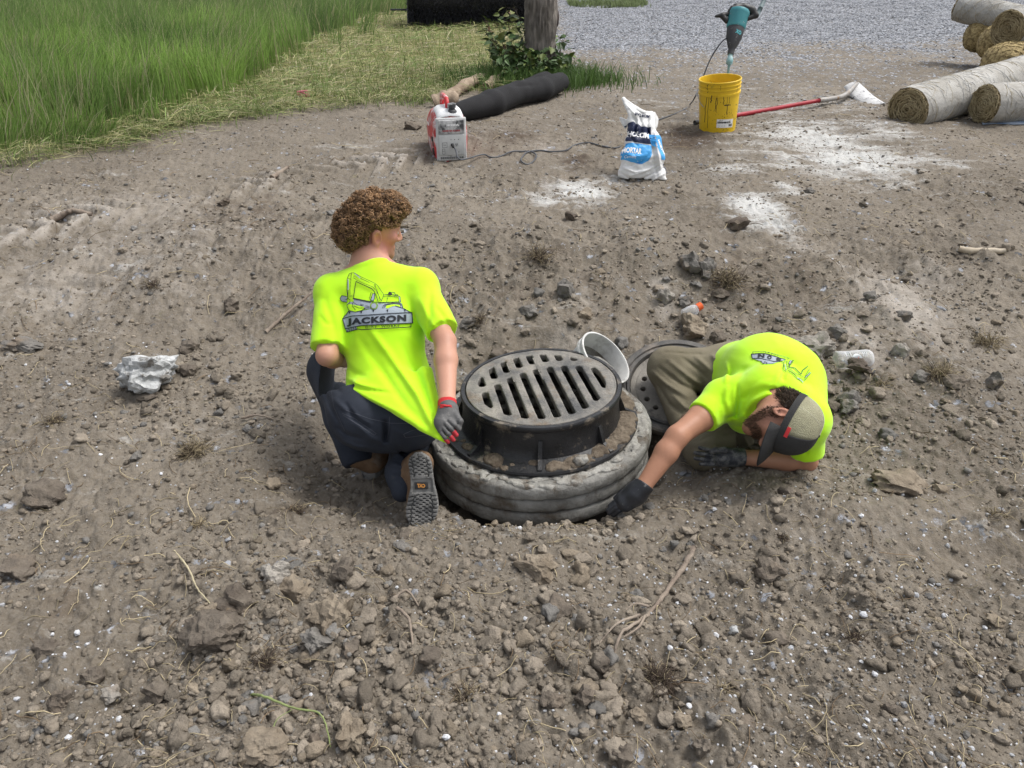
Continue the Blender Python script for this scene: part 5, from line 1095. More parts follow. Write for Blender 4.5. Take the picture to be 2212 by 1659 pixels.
# ------------------------------------------------------------------ rocks one can tell apart
ROCKM = {k: mat('rock_' + k, c, .95, .35, 14, .95, 60, col2=c2, spec=.2, dirt=((.19, .155, .12), 8, .54, .12)) for k, c, c2 in (('brown', (.10, .083, .068), (.175, .15, .122)), ('tan', (.175, .142, .105), (.27, .228, .175)), ('grey', (.115, .107, .096), (.21, .198, .182)), ('pale', (.21, .192, .168), (.34, .315, .28)), ('dark', (.075, .06, .048), (.13, .107, .088)))}
ROCKM['white'] = mat('rough_white_concrete', (.30, .31, .31), .95, .2, 20, .95, 50, col2=(.52, .53, .53), dirt=((.17, .16, .145), 16, .52, .08))
ROCKS = [  # px, py, width px, height px, kind, angular, label
 (320, 822, 118, 78, 'white', .9, 'rough lump of white concrete resting on a small brown stone'), (322, 858, 56, 18, 'brown', .5, 'small brown stone wedged under the white concrete lump'),
 (97, 1072, 80, 52, 'brown', .1, 'smooth round brown boulder near the picture rim, below the root tufts'), (37, 1222, 76, 52, 'brown', .4, 'crumbly brown clod cut by the picture rim under the round boulder'),
 (102, 1402, 64, 34, 'brown', .5, 'flattish brown clod by itself below the arching pale straws'), (137, 1516, 62, 46, 'brown', .6, 'brown egg shaped clod above the bottom corner'), (240, 1504, 44, 30, 'pale', .8, 'small pale rock between two brown clods'),
 (335, 1497, 52, 42, 'brown', .6, 'dark square clod at the end of a row of small clods'), (202, 1464, 48, 40, 'brown', .7, 'cracked brown clod beside the small pale rock'), (597, 1242, 66, 62, 'pale', .6, 'speckled pale rock leaning against a smoother brown one'),
 (630, 1264, 72, 46, 'tan', .3, 'smooth tan brown rock leaning against the speckled pale one'), (510, 1298, 76, 62, 'brown', .5, 'rounded brown rock next to the broad flat clod'), (716, 1318, 96, 108, 'tan', .8, 'tall upright slab of tan rock, largest stone of the near soil'),
 (687, 1388, 66, 50, 'grey', .9, 'pale angular stone lying against the foot of the tall slab'), (742, 1246, 58, 60, 'brown', .7, 'jagged brown rock just behind the tall slab'), (450, 1376, 140, 86, 'brown', .7, 'broad flat clod as wide as a boot, sunk in the soil'), (875, 1151, 34, 24, 'brown', .2, 'small round stone touching the toe of the upturned boot'),
 (870, 1178, 38, 22, 'grey', .6, 'greyish clod below the small stone at the boot toe'), (932, 1428, 48, 36, 'brown', .3, 'round brown clod alone in the crumbs before the drain'), (545, 1530, 44, 34, 'grey', .3, 'round grey clod with smaller clods clustered round it'), (557, 1583, 32, 28, 'tan', .2, 'small tan pebble on the large tan slab'),
 (566, 1622, 104, 52, 'tan', .8, 'large flat tan slab near the bottom rim under the arching stem'), (682, 1606, 36, 32, 'dark', .3, 'round dark clod inside the arch of the green stem'), (760, 1580, 62, 74, 'tan', .9, 'pointed tan rock beside the arching green stem'), (760, 1407, 34, 34, 'brown', .3, 'brown ball shaped clod under the pale angular stone'),
 (295, 987, 26, 20, 'grey', .2, 'small grey cobble uphill of the bushy root tuft'), (1166, 1224, 92, 56, 'tan', .9, 'jagged tan rock in the middle of the soil before the drain'), (1666, 1242, 60, 54, 'brown', .9, 'cracked angular brown rock before the crouching worker'), (1698, 1064, 34, 28, 'brown', .5, 'brown stone at the foot of the bank below the cap'),
 (1946, 1042, 116, 50, 'tan', .4, 'wide sandy rock half sunk in the bank beyond the crouching worker'), (2033, 1058, 34, 20, 'tan', .3, 'small ochre stone next to the wide sandy rock'), (1676, 1378, 56, 36, 'brown', .5, 'brown clod crossed by a thin straw'), (1616, 1373, 28, 24, 'brown', .2, 'round clod next to the white pebble'),
 (1586, 1363, 22, 18, 'white', .2, 'smooth white egg shaped pebble'), (1298, 1438, 46, 40, 'brown', .4, 'upright brown clod at the lower end of the splintered stem'), (1191, 1518, 46, 48, 'brown', .7, 'chunky brown clod cluster by the dark root mass'), (1343, 1637, 48, 46, 'brown', .4, 'brown clod cut by the bottom rim'),
 (1478, 1556, 44, 32, 'tan', .8, 'yellowish angular stone in the near soil'), (1208, 1312, 56, 44, 'brown', .5, 'sunken brown clod below the jagged tan rock'), (1516, 1616, 36, 40, 'brown', .6, 'narrow brown clod near the bottom rim'), (1616, 1560, 46, 30, 'brown', .4, 'broad low clod beside the yellowish stone'),
 (1926, 1537, 34, 30, 'brown', .4, 'lone brown clod in the smooth soil at the lower corner'), (2153, 1340, 40, 20, 'tan', .3, 'reddish tan stone close to the picture rim'), (1536, 1558, 34, 30, 'grey', .4, 'grey clod between the yellowish stone and the broad low clod'), (1378, 1548, 42, 30, 'tan', .8, 'rough tan clod right below the dark root mass'),
 (1261, 1516, 46, 50, 'brown', .7, 'tall pitted brown clod beside the chunky cluster'), (1491, 566, 46, 54, 'grey', .9, 'sharp edged upright grey rock on the bank behind the pit'), (1526, 583, 40, 46, 'grey', .7, 'rounded grey rock leaning on the sharp edged one'), (1221, 628, 40, 46, 'grey', .7, 'weathered grey rock on the bank above the grate'),
 (1596, 488, 52, 28, 'dark', .5, 'dark flat stone at the lip of the white powder spill'), (1748, 413, 22, 16, 'grey', .9, 'small grey block with square corners on the slope below the shovel'), (1232, 467, 26, 24, 'dark', .8, 'dark pointed stone below the mortar bag'), (1436, 641, 36, 34, 'pale', .9, 'pale flat rock on the bank behind the pail'),
 (1501, 711, 72, 52, 'tan', .9, 'big angular tan rock above the manhole cover'), (1806, 716, 46, 40, 'grey', .7, 'grey rock between the white dusty boulder and the pale streak'), (1762, 752, 88, 62, 'pale', .7, 'large boulder dusted white, behind the bright shirt'), (1951, 681, 38, 28, 'grey', .6, 'grey rock standing on the pale streak'),
 (1946, 756, 34, 44, 'pale', .9, 'pale shard beside the clear plastic bottle'), (1262, 678, 36, 26, 'tan', .9, 'pale tan shard uphill of the tipped pail'), (1558, 636, 46, 24, 'brown', .5, 'brown rock under the hanging dry roots'), (1478, 650, 34, 26, 'grey', .6, 'rough grey stone above the orange cap'),
 (2146, 822, 36, 50, 'grey', .8, 'tall grey stone behind the yellow dry tuft'), (1552, 728, 36, 38, 'brown', .7, 'brown knobbly rock next to the big angular one'), (1855, 808, 56, 28, 'dark', .6, 'dark slab below the clear plastic bottle'), (1141, 672, 38, 30, 'grey', .6, 'grey stone behind the kneeling worker\'s elbow'),
 (357, 796, 42, 28, 'grey', .3, 'rounded grey stone behind the white concrete lump'), (408, 801, 36, 26, 'brown', .4, 'brown stone to one side of the white concrete lump'), (485, 438, 26, 14, 'dark', .6, 'dark flat clod on the track in the middle distance'), (890, 273, 38, 22, 'brown', .6, 'dark lump of clods beside the generator'),
 (407, 750, 40, 30, 'brown', .6, 'brown clod uphill of the white concrete lump'), (500, 665, 42, 32, 'brown', .6, 'brown clod uphill of the long straight stick'), (50, 750, 70, 22, 'grey', .4, 'flat grey crust of soil near the picture rim'), (1835, 862, 52, 38, 'grey', .5, 'grey boulder behind the bright shirt shoulder'), (1880, 640, 30, 22, 'grey', .4, 'grey stone above the pale streak'),
 (1720, 800, 50, 40, 'grey', .5, 'grey boulder wedged behind the bright shirt'), (1800, 880, 40, 26, 'brown', .5, 'brown stone at the back of the crouching worker'), (1830, 885, 44, 32, 'grey', .6, 'grey stone uphill of the brown one behind the crouching worker'), (1640, 760, 40, 26, 'brown', .5, 'brown rock touching the edge of the bright shirt hump'),
 (2060, 830, 46, 30, 'brown', .6, 'brown clod among the yellowish soil near the dry tufts'), (1990, 810, 40, 26, 'grey', .5, 'grey clod downhill of the pale shard'), (960, 660, 34, 26, 'brown', .6, 'brown rock behind the kneeling worker\'s sleeve'), (1010, 700, 40, 24, 'grey', .6, 'grey flat rock between the kneeling worker and the grate'), (1075, 770, 40, 26, 'brown', .5, 'dark clod at the rim of the grate')]
RS = np.random.RandomState(77)
for i, (px, py, w, h, kd, ang, lab) in enumerate(ROCKS):
    p, zc = G(px, py + h * .3); rw = w * zc / F0 / 2; rh = h * zc / F0 / 2
    bv, bf = stone_shape(4 if w > 60 else 3, 200 + i, ang, .28 + .1 * ang)
    bv = bv * np.array([rw, (rw + rh) * .55, rh]) * 1.06; a = RS.uniform(-.25, .25); ca, sa = math.cos(a), math.sin(a); bv = bv @ np.array([[ca, 0, sa], [0, 1, 0], [-sa, 0, ca]]); b_ = RS.uniform(0, 3.1) if ang < .3 else RS.uniform(-.4, .4)
    nn = fbm(bv[:, 0] / rw * 5 + i, bv[:, 1] / rw * 5 + bv[:, 2] / rw * 5, 4, i) * .035 * rw; bv = bv + (bv / (np.linalg.norm(bv, axis=1)[:, None] + 1e-9)) * nn[:, None]
    z = Hs(p[0], p[1] + rw * .2); lift = .05 if i == 0 else 0; o = mesh_np('rock', bv + [p[0], p[1] + rw * .2, z + rh * .42 + lift], bf, ROCKM[kd], None, ang < .55)
    sharp(o, 50) if ang < .55 else None
    tag(o, lab, 'rock', 'larger rocks and clods on the bare soil')

# ------------------------------------------------------------------ tufts of dead roots
def tuft(px, py, size, n, label, dark=.5, seed=0, up=.7):
    rs = np.random.RandomState(seed); p, zc = G(px, py); s = size * .72 * zc / F0; z0 = Hs(p[0], p[1]); mb = MB(); T = []
    for k in range(n):
        d = nrm(rs.normal(size=3) * [1, 1, up] + [0, 0, .25]); b0_ = np.array([p[0], p[1], z0]) + rs.normal(0, .22, 3) * s * [1, .8, .25]; L = s * rs.uniform(.5, 1.25); m = b0_ + d * L * .55 + rs.normal(0, .12, 3) * s; e = b0_ + d * L + rs.normal(0, .2, 3) * s - [0, 0, .25 * L]; e[2] = max(e[2], z0 + .001)
        q = smooth_path([b0_, m, e], 4); n0 = mb.n; mb.tube(q, np.linspace(.0011, .0004, len(q)) * (1 + zc * .12), 3, False); c = np.array([.085, .062, .045]) if rs.rand() < dark else np.array([.33, .27, .17]) * rs.uniform(.6, 1.2); T += [c] * (mb.n - n0)
    o = mb.build('root_tuft', mat('dead_roots_%d' % seed, (1, 1, 1), .9, .2, 40, attr='tint'), None, True, {'tint': np.array(T)}); tag(o, label, 'root tuft', 'dead root tufts on the soil'); return o
for k, (px, py, s, n, lab, dk) in enumerate([(418, 978, 58, 420, 'bushy straw coloured root tuft by itself beside the pit', .35), (118, 916, 38, 130, 'loose pale root tuft uphill of the round boulder', .45), (640, 1110, 36, 160, 'dark hairy root tuft below the planted boot', .85), (430, 1138, 34, 90, 'pale blade tuft beside the dark hairy one', .3), (575, 1440, 50, 130, 'brown root tuft under the broad flat clod', .75), (1420, 1480, 66, 420, 'large black mass of fine roots in the near soil', .92), (1010, 1515, 52, 170, 'brown tuft with pale root ends before the drain', .6), (1210, 1430, 34, 90, 'rusty tuft beside the upright clod', .5),
    (1165, 560, 56, 200, 'dry root tuft hanging on the bank behind the pit', .55), (1570, 610, 66, 320, 'tangle of tan roots below the sharp edged rocks', .45), (1690, 1170, 26, 80, 'small reddish root tuft before the crouching worker', .8), (2130, 745, 60, 200, 'yellow dry grass tuft on the sandy bank', .25), (2030, 812, 60, 220, 'long flattened dry tuft beside the yellow one', .3), (1905, 835, 40, 70, 'sparse green grass tuft by the half buried bottle', .1), (1845, 1385, 44, 70, 'dark rooty clod with white chips', .85), (1040, 700, 40, 120, 'brown root mat behind the grate', .75), (2150, 1120, 44, 60, 'thin straw tuft near the picture rim', .3), (330, 620, 34, 90, 'dark root tuft in the middle of the bare soil', .85), (1560, 1500, 40, 70, 'straws caught on small clods', .3)]):
    tuft(px, py, s, n, lab, dk, k + 1)

# ------------------------------------------------------------------ grass
def blades(name, n, region, hgt, seed, col, label, wid=.010, lean=.35, lie=0.0, wind=(.25, -.25)):
    rs = np.random.RandomState(seed); pts = region(rs, n); n = len(pts); x, y = pts.T; z = base_h(x, y); h = hgt(rs, x, y, n); a = rs.uniform(0, 2 * np.pi, n); clump = np.stack([fbm(x * 1.2, y * 1.2, 2, 5), fbm(x * 1.2 + 9, y * 1.2, 2, 6)], -1)
    dx = np.cos(a) * lean * rs.rand(n) + clump[:, 0] * .5 + wind[0]; dy = np.sin(a) * lean * rs.rand(n) + clump[:, 1] * .4 + wind[1]; k = 5; T = np.linspace(0, 1, k); P_ = np.zeros((n, k, 3)); hor = (T ** 1.8)[None]; 
    if lie > 0: dl = np.hypot(dx, dy) + .05; dx, dy = dx / dl * 1.1, dy / dl * 1.1; P_[..., 2] = z[:, None] + (.01 + rs.rand(n, 1) * .07) + h[:, None] * (.18 * np.sin(T * 3)[None]) * rs.rand(n, 1); hor = T[None]
    else: P_[..., 2] = z[:, None] + h[:, None] * (T[None] - .28 * (np.hypot(dx, dy)[:, None]) * T[None] ** 2.5)
    P_[..., 0] = x[:, None] + (dx * h)[:, None] * hor; P_[..., 1] = y[:, None] + (dy * h)[:, None] * hor
    fa = rs.uniform(0, np.pi, n); w = wid * rs.uniform(.6, 1.3, n) * (.55 + .045 * y); sd = np.stack([np.cos(fa), np.sin(fa) * .5, 0 * fa], -1); ww = w[:, None] * np.array([.8, 1, .85, .55, .1])[None]
    if lie > 0: sd = np.stack([-dy, dx, 0 * dx + .35], -1); sd /= np.linalg.norm(sd, axis=1)[:, None]
    Lf = P_ - sd[:, None] * ww[..., None] / 2; Rt = P_ + sd[:, None] * ww[..., None] / 2; V = np.stack([Lf, Rt], 2).reshape(-1, 3); vi = np.arange(n * k * 2).reshape(n, k, 2)
    F = np.stack([vi[:, :-1, 0], vi[:, :-1, 1], vi[:, 1:, 1], vi[:, 1:, 0]], -1).reshape(-1, 4); tn = np.repeat(col(rs, x, y, n), k * 2, 0)
    o = mesh_np(name, V, F, LEAFG, None, False, None, {'tint': np.clip(tn, 0, 1)}); tag(o, label, kind='stuff'); return o
LEAFG = mat('grass_blade', (1, 1, 1), .55, .15, 8, attr='tint', spec=.3)
_bt = LEAFG.node_tree; _b = _bt.nodes['Principled BSDF']; _tr = _bt.nodes.new('ShaderNodeBsdfTranslucent'); _mx = _bt.nodes.new('ShaderNodeMixShader'); _mx.inputs[0].default_value = .35
_bt.links.new(_b.inputs['Base Color'].links[0].from_socket, _tr.inputs[0]); _bt.links.new(_b.outputs[0], _mx.inputs[1]); _bt.links.new(_tr.outputs[0], _mx.inputs[2]); _bt.links.new(_mx.outputs[0], _bt.nodes['Material Output'].inputs[0])
# the tall growth ends along this line, the flattened mown strip lies between it and the soil
_TG = np.array([[G(a, b)[0][0], G(a, b)[0][1]] for a, b in ((-300, 372), (0, 330), (150, 318), (300, 286), (430, 250), (540, 226), (620, 190), (640, 150), (655, 118))])
def tall_mask(x, y):
    xl = np.interp(y, [6, 8.6, 10, 12, 16, 30], [-3.2, -2.75, -2.9, -3.0, -2.6, -3]); far = ((y > 13.2 + .15 * x) & (x < -2.75)) | ((y > 16.2) & (x < -.8))
    return ((x < xl + .55 * pnoise(y * .9, x * .7, 3) + .5 * pnoise(x * 3.1, y * 2.7, 13) + .9 * (_hash(np.floor(x * 5), np.floor(y * 5), 3) > .93)) & (y > np.interp(x, _TG[:, 0], _TG[:, 1]) - .1 + .25 * pnoise(x * 2, y * 2, 2))) | far
def reg_tall(rs, n):
    y = 5.6 * (30 / 5.6) ** rs.rand(n); x = rs.uniform(-1.05, .02, n) * y - .2; m = tall_mask(x, y); return np.stack([x, y], -1)[m]
def reg_mown(rs, n):
    y = 6.0 * (24 / 6.0) ** (rs.rand(n) ** 1.2); x = rs.uniform(-.75, .06, n) * y; m = (~tall_mask(x, y)) & (y > grass_edge(x) - .35 * rs.rand(n) ** 2 * 2) & (grass_mask(x, y) > rs.rand(n) * .5); return np.stack([x, y], -1)[m]
def col_tall(rs, x, y, n):
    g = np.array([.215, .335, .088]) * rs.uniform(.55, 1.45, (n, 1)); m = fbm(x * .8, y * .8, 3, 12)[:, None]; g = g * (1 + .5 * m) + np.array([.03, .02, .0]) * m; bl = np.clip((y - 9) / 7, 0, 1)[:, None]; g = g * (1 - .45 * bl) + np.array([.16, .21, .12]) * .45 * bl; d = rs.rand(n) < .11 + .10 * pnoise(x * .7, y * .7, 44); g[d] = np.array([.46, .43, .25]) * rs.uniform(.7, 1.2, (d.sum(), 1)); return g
def col_mown(rs, x, y, n):
    g = np.array([.40, .39, .18]) * rs.uniform(.55, 1.3, (n, 1)); d = rs.rand(n) < .35 + .25 * pnoise(x, y, 31); g[d] = np.array([.22, .30, .10]) * rs.uniform(.6, 1.3, (d.sum(), 1)); d = rs.rand(n) < .2; g[d] = np.array([.52, .47, .30]) * rs.uniform(.7, 1.15, (d.sum(), 1)); return g
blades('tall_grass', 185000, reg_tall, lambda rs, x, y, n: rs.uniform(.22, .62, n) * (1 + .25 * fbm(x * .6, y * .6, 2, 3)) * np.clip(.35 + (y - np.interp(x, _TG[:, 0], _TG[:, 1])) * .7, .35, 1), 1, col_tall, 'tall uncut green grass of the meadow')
blades('cut_grass', 42000, reg_mown, lambda rs, x, y, n: rs.uniform(.12, .38, n), 2, col_mown, 'flattened yellowing cut grass between meadow and soil', lie=1.0, lean=1.5, wind=(0, 0), wid=.009)
blades('short_grass', 16000, reg_mown, lambda rs, x, y, n: rs.uniform(.05, .22, n), 3, lambda rs, x, y, n: np.array([.20, .28, .085]) * rs.uniform(.5, 1.4, (n, 1)), 'short green stubble standing in the cut grass', wind=(0, 0), lean=.8, wid=.008)
def reg_tree(rs, n):
    c = np.array([tb[0] - .02, tb[1] - .3]); p = c + rs.normal(0, 1, (n, 2)) * [.42, .22]; return p
blades('tree_foot_grass', 5000, reg_tree, lambda rs, x, y, n: rs.uniform(.08, .26, n), 4, lambda rs, x, y, n: np.array([.085, .15, .04]) * rs.uniform(.5, 1.5, (n, 1)), 'dark green grass growing round the foot of the tree', wind=(0, 0), lean=.9, wid=.008)
blades('dry_stalks', 5000, reg_tall, lambda rs, x, y, n: rs.uniform(.35, .78, n), 7, lambda rs, x, y, n: np.array([.50, .47, .30]) * rs.uniform(.6, 1.2, (n, 1)), 'thin dry flowering stalks standing in the meadow grass', wid=.006, lean=.5)
def reg_edge(rs, n):
    x = rs.uniform(-5.2, -.6, n); y = grass_edge(x) + rs.normal(-.12, .22, n) ; m = rs.rand(n) < np.clip(.5 + pnoise(x * 2.5, y * 2.5, 71), .05, 1); return np.stack([x, y], -1)[m]
blades('edge_straw', 6500, reg_edge, lambda rs, x, y, n: rs.uniform(.06, .30, n), 8, col_mown, 'stray cut straw and blades along the edge of the soil', lie=1.0, lean=1.5, wind=(0, 0), wid=.006)
blades('edge_weeds', 3500, reg_edge, lambda rs, x, y, n: rs.uniform(.05, .22, n), 9, lambda rs, x, y, n: np.array([.20, .27, .09]) * rs.uniform(.5, 1.4, (n, 1)), 'thin green weeds along the edge of the soil', wind=(0, 0), lean=1.0, wid=.007)
def reg_far(rs, n):
    x = rs.uniform(1.2, 2.9, n); y = rs.uniform(17.6, 18.6, n); m = rs.rand(n) < np.clip(.5 + pnoise(x * 3, y * 3, 5), 0, 1); x, y = x[m], y[m]; return np.stack([x, y], -1)
blades('verge_grass', 5000, reg_far, lambda rs, x, y, n: rs.uniform(.05, .14, n), 5, lambda rs, x, y, n: np.array([.20, .25, .11]) * rs.uniform(.5, 1.4, (n, 1)), 'patch of short green grass on the gravel behind the tree', wind=(0, 0), lean=.8)
# ------------------------------------------------------------------ people
SKIN_L = mat('skin_fair', (1, 1, 1), .5, .12, 7, .12, 140, attr='tint', spec=.4); SKIN_R = mat('skin_tanned', (1, 1, 1), .5, .12, 7, .12, 140, attr='tint', spec=.4, dirt=((.42, .36, .30), 13, .68, .08))
HIVIS = mat('fluorescent_jersey', (.44, .80, .010), .8, .04, 3, .12, 300, col2=(.48, .86, .016), sheen=.2, spec=.25); HIVIS2 = mat('fluorescent_jersey_soiled', (.44, .80, .010), .8, .04, 3, .12, 300, col2=(.48, .86, .016), sheen=.2, spec=.25, dirt=((.30, .42, .02), 14, .66, .10))
NAVYP = mat('navy_work_cloth', (.0125, .0165, .027), .85, .3, 5, .3, 260, col2=(.026, .032, .047), dirt=((.055, .052, .05), 10, .62, .16)); KHAKI = mat('khaki_work_cloth', (.135, .115, .076), .85, .2, 5, .35, 220, col2=(.205, .178, .125), dirt=((.085, .07, .05), 7, .58, .12))
LEATHER = mat('brown_boot_leather', (.11, .062, .033), .65, .3, 10, .4, 70, col2=(.20, .125, .07), dirt=((.17, .14, .11), 9, .55, .14)); SOLEM = mat('dusty_sole_rubber', (.10, .10, .098), .85, .3, 16, .4, 60, col2=(.22, .215, .205), dirt=((.05, .05, .05), 14, .58, .08))
GLOVE_D = mat('black_latex_glove', (.014, .015, .019), .38, .3, 12, .15, 60, col2=(.030, .032, .038), dirt=((.30, .30, .29), 26, .60, .10)); GLOVE_G = mat('dusty_grey_glove', (.055, .055, .056), .6, .3, 9, .25, 70, col2=(.13, .128, .125), dirt=((.24, .23, .22), 16, .58, .12)); GLOVE_M = mat('mortar_caked_glove', (.018, .020, .026), .5, .3, 14, .3, 70, col2=(.03, .033, .04), dirt=((.15, .15, .145), 40, .44, .22)); REDK = mat('red_knit', (.46, .022, .025), .8, .15, 20, .4, 200)
PRG = mat('print_grey', (.30, .345, .40), .7, .05, 6, 0); PRB = mat('print_black', (.012, .015, .022), .7, .2, 8, 0); PRY = mat('print_yellow', (.46, .83, .012), .8, .03)

def head(v, c, F, U, s=1.0):
    F = nrm(F); U = nrm(np.asarray(U, float) - F * np.dot(F, U)); R = np.cross(F, U); A = np.array([R, F, U]); q = lambda r, f, u: c + s * (R * r + F * f + U * u)
    v.ell(q(0, -.008, .025), np.array([.076, .098, .088]) * s, A, k=.02); v.ell(q(0, .034, -.045), np.array([.060, .064, .078]) * s, A, k=.03)
    for sg in (1, -1): v.cap(q(.052 * sg, .012, -.072), q(.016 * sg, .078, -.106), .022 * s, .021 * s, k=.03); v.ell(q(.043 * sg, .068, -.022), np.array([.022, .02, .02]) * s, A, k=.025)
    v.ell(q(0, .083, -.108), np.array([.022, .018, .018]) * s, A, k=.02); v.cap(q(-.03, .084, .014), q(.03, .084, .014), .012 * s, k=.018)
    v.cap(q(0, .094, .002), q(0, .116, -.038), .0085 * s, .0115 * s, k=.012)
    for sg in (1, -1): v.ell(q(.011 * sg, .106, -.042), np.array([.009, .010, .008]) * s, A, k=.008); v.ell(q(.031 * sg, .094, -.006), np.array([.014, .010, .010]) * s, A, k=.012, op='sub'); v.ell(q(.031 * sg, .082, -.007), np.array([.012, .011, .011]) * s, A, k=.006)
    v.cap(q(-.02, .090, -.071), q(.02, .090, -.071), .0075 * s, k=.008); v.cap(q(-.018, .090, -.081), q(.018, .090, -.081), .0078 * s, k=.008)
    for sg in (1, -1):
        B = frame(nrm(U * .95 - F * .25), nrm(R * sg + F * -.35)); e = q(.085 * sg, -.004, -.016)
        v.ell(e, np.array([.0105, .020, .034]) * s, B, k=.004); v.ell(e + R * sg * .011 * s + F * .003 * s, np.array([.011, .0125, .022]) * s, B, k=.003, op='sub'); v.ell(e - U * .026 * s + F * .004 * s, np.array([.007, .009, .010]) * s, B, k=.005)
    return R, F, U, q
def finger(v, pts, r0, r1, k=.004): v.poly(pts, np.linspace(r0, r1, len(pts)), k=k)

# ============ the kneeling man, back to the camera
hipL, hipR, pelv = P(783, 893, 2.88), P(882, 900, 2.86), P(833, 893, 2.87); waist, chest, neckb = P(841, 825, 2.90), P(822, 690, 2.93), P(806, 588, 2.95)
shL, shR = P(722, 634, 2.96), P(906, 622, 2.93); elbL, wrL = P(706, 768, 2.84), P(745, 778, 3.12); elbR, wrR = P(962, 738, 2.77), P(966, 868, 2.63)
kneeL, ankL, kneeR, ankR = P(716, 800, 3.14), P(770, 985, 3.06), np.array([-.43, 2.80, -.235]), P(872, 1022, 2.90)
hc = P(806, 486, 2.95); spine = nrm(chest - waist); NB = nrm(np.cross(nrm(shR - shL), spine));  NB = NB if NB @ CAM_F < 0 else -NB
man = Vol([-.88, 2.05, -.06], [-.12, 3.2, .86], .0046)
man.cap(pelv, waist, .12, .115, k=.05, flat=(NB, .75)); man.cap(waist, chest, .10, .115, k=.05, flat=(NB, .66)); man.cap(chest, neckb - spine * .06, .115, .08, k=.05, flat=(NB, .65)); man.cap(shL, shR, .052, k=.04)
Rh, Fh, Uh, qh = head(man, hc, (.88, .40, -.26), (.06, -.10, 1), 1.02)
man.cap(neckb - spine * .04, qh(0, -.028, -.055), .056, .054, k=.03); [man.cap(neckb + (qh(0, -.03, -.06) - neckb) * .35, s_, .035, .05, k=.05) for s_ in (shL, shR)]
for s_, e_, w_ in ((shL, elbL, wrL), (shR, elbR, wrR)):
    man.cap(s_, s_ * .5 + e_ * .5, .048, .049, k=.02); man.cap(s_ * .5 + e_ * .5, e_, .049, .037, k=.02); man.cap(e_, e_ * .68 + w_ * .32, .0385, .0415, k=.018); man.cap(e_ * .68 + w_ * .32, w_, .0415, .0285, k=.015, flat=(NB, .86)); man.cap(w_, w_ + nrm(w_ - e_) * .035, .027, .024, k=.015)
jawq = [qh(0, .08, -.115), qh(.03, .07, -.108), qh(-.03, .07, -.108)]
def tintL(v):
    c = np.tile(np.array([.50, .265, .185]), (len(v), 1)); m = np.exp(-(np.linalg.norm(v - qh(.05, .05, -.04), axis=1) / .06) ** 2)[:, None]; c = c * (1 - m) + np.array([.58, .23, .20]) * m; d = np.min([np.linalg.norm(v - j, axis=1) for j in jawq], 0); m = np.exp(-(d / .026) ** 2)[:, None]; c = c * (1 - .75 * m) + np.array([.10, .055, .03]) * .75 * m
    e = np.linalg.norm(v - qh(.08, -.006, -.018), axis=1); m = np.exp(-(e / .03) ** 2)[:, None]; c = c * (1 - .5 * m) + np.array([.66, .20, .16]) * .5 * m; ex = np.linalg.norm(v - elbR, axis=1); m = np.exp(-(ex / .035) ** 2)[:, None]; c = c * (1 - .35 * m) + np.array([.50, .19, .13]) * .35 * m; return c
person = man.mesh('person', SKIN_L, None, 1, {'tint': tintL}); tag(person, 'kneeling man seen from behind in a neon yellow shirt and navy trousers', 'person')
for sg in (1, -1): mb = MB(); mb.lathe([(.0005, -.011), (.006, -.009), (.0105, -.003), (.0105, .003), (.006, .009), (.0005, .011)], 12, qh(.031 * sg, .0835, -.007), np.array([Rh, Fh, Uh])[[0, 2, 1]]); mb.build('eye', mat('eye_white', (.55, .52, .5), .2, .05), person)
# hair: a scalp volume covered with curls
hair = Vol(hc - .22, hc + .22, .006); hcen = qh(0, -.012, .02)
hair.ell(qh(0, -.014, .027), (.086, .104, .098), np.array([Rh, Fh, Uh])); hair.ell(qh(0, -.085, -.035), (.080, .055, .07), np.array([Rh, Fh, Uh]), k=.03); hair.ell(qh(0, .05, .085), (.075, .06, .04), np.array([Rh, Fh, Uh]), k=.03)
earp = qh(.086, .0, -.020); hair.ell(earp, (.03, .036, .040), np.array([Rh, Fh, Uh]), k=.008, op='sub')
X, Y, Z = np.meshgrid(*hair.ax, indexing='ij'); q_ = np.stack([X, Y, Z], -1) - hc; f_, u_, r_ = q_ @ Fh, q_ @ Uh, q_ @ Rh
face = np.maximum(-(f_ - .012 + .35 * np.clip(u_, -.2, 0)), u_ - .030)       # negative where the face must stay free
face = np.minimum(face, np.maximum(np.maximum(-(f_ + .030), u_ - .008), -(u_ + .3))); face = np.minimum(face, u_ + .115)
hair.d = np.maximum(hair.d, -face).astype(np.float32) + .012 * fbm(X * 26 + Z * 11, Y * 26 + Z * 17, 2, 3).astype(np.float32)
HAIRM = mat('curly_brown_hair', (1, 1, 1), .5, .3, 40, .5, 120, attr='tint', spec=.35)
ho = hair.mesh('hair', HAIRM, person, 1, {'tint': lambda v: np.tile([.11, .066, .036], (len(v), 1))})
rs = np.random.RandomState(4); n = 2300; nv = len(ho.data.vertices); vi_ = rs.choice(nv, n); vco = np.empty(nv * 3, np.float32); ho.data.vertices.foreach_get('co', vco); vco = vco.reshape(-1, 3); mb = MB(); T = []
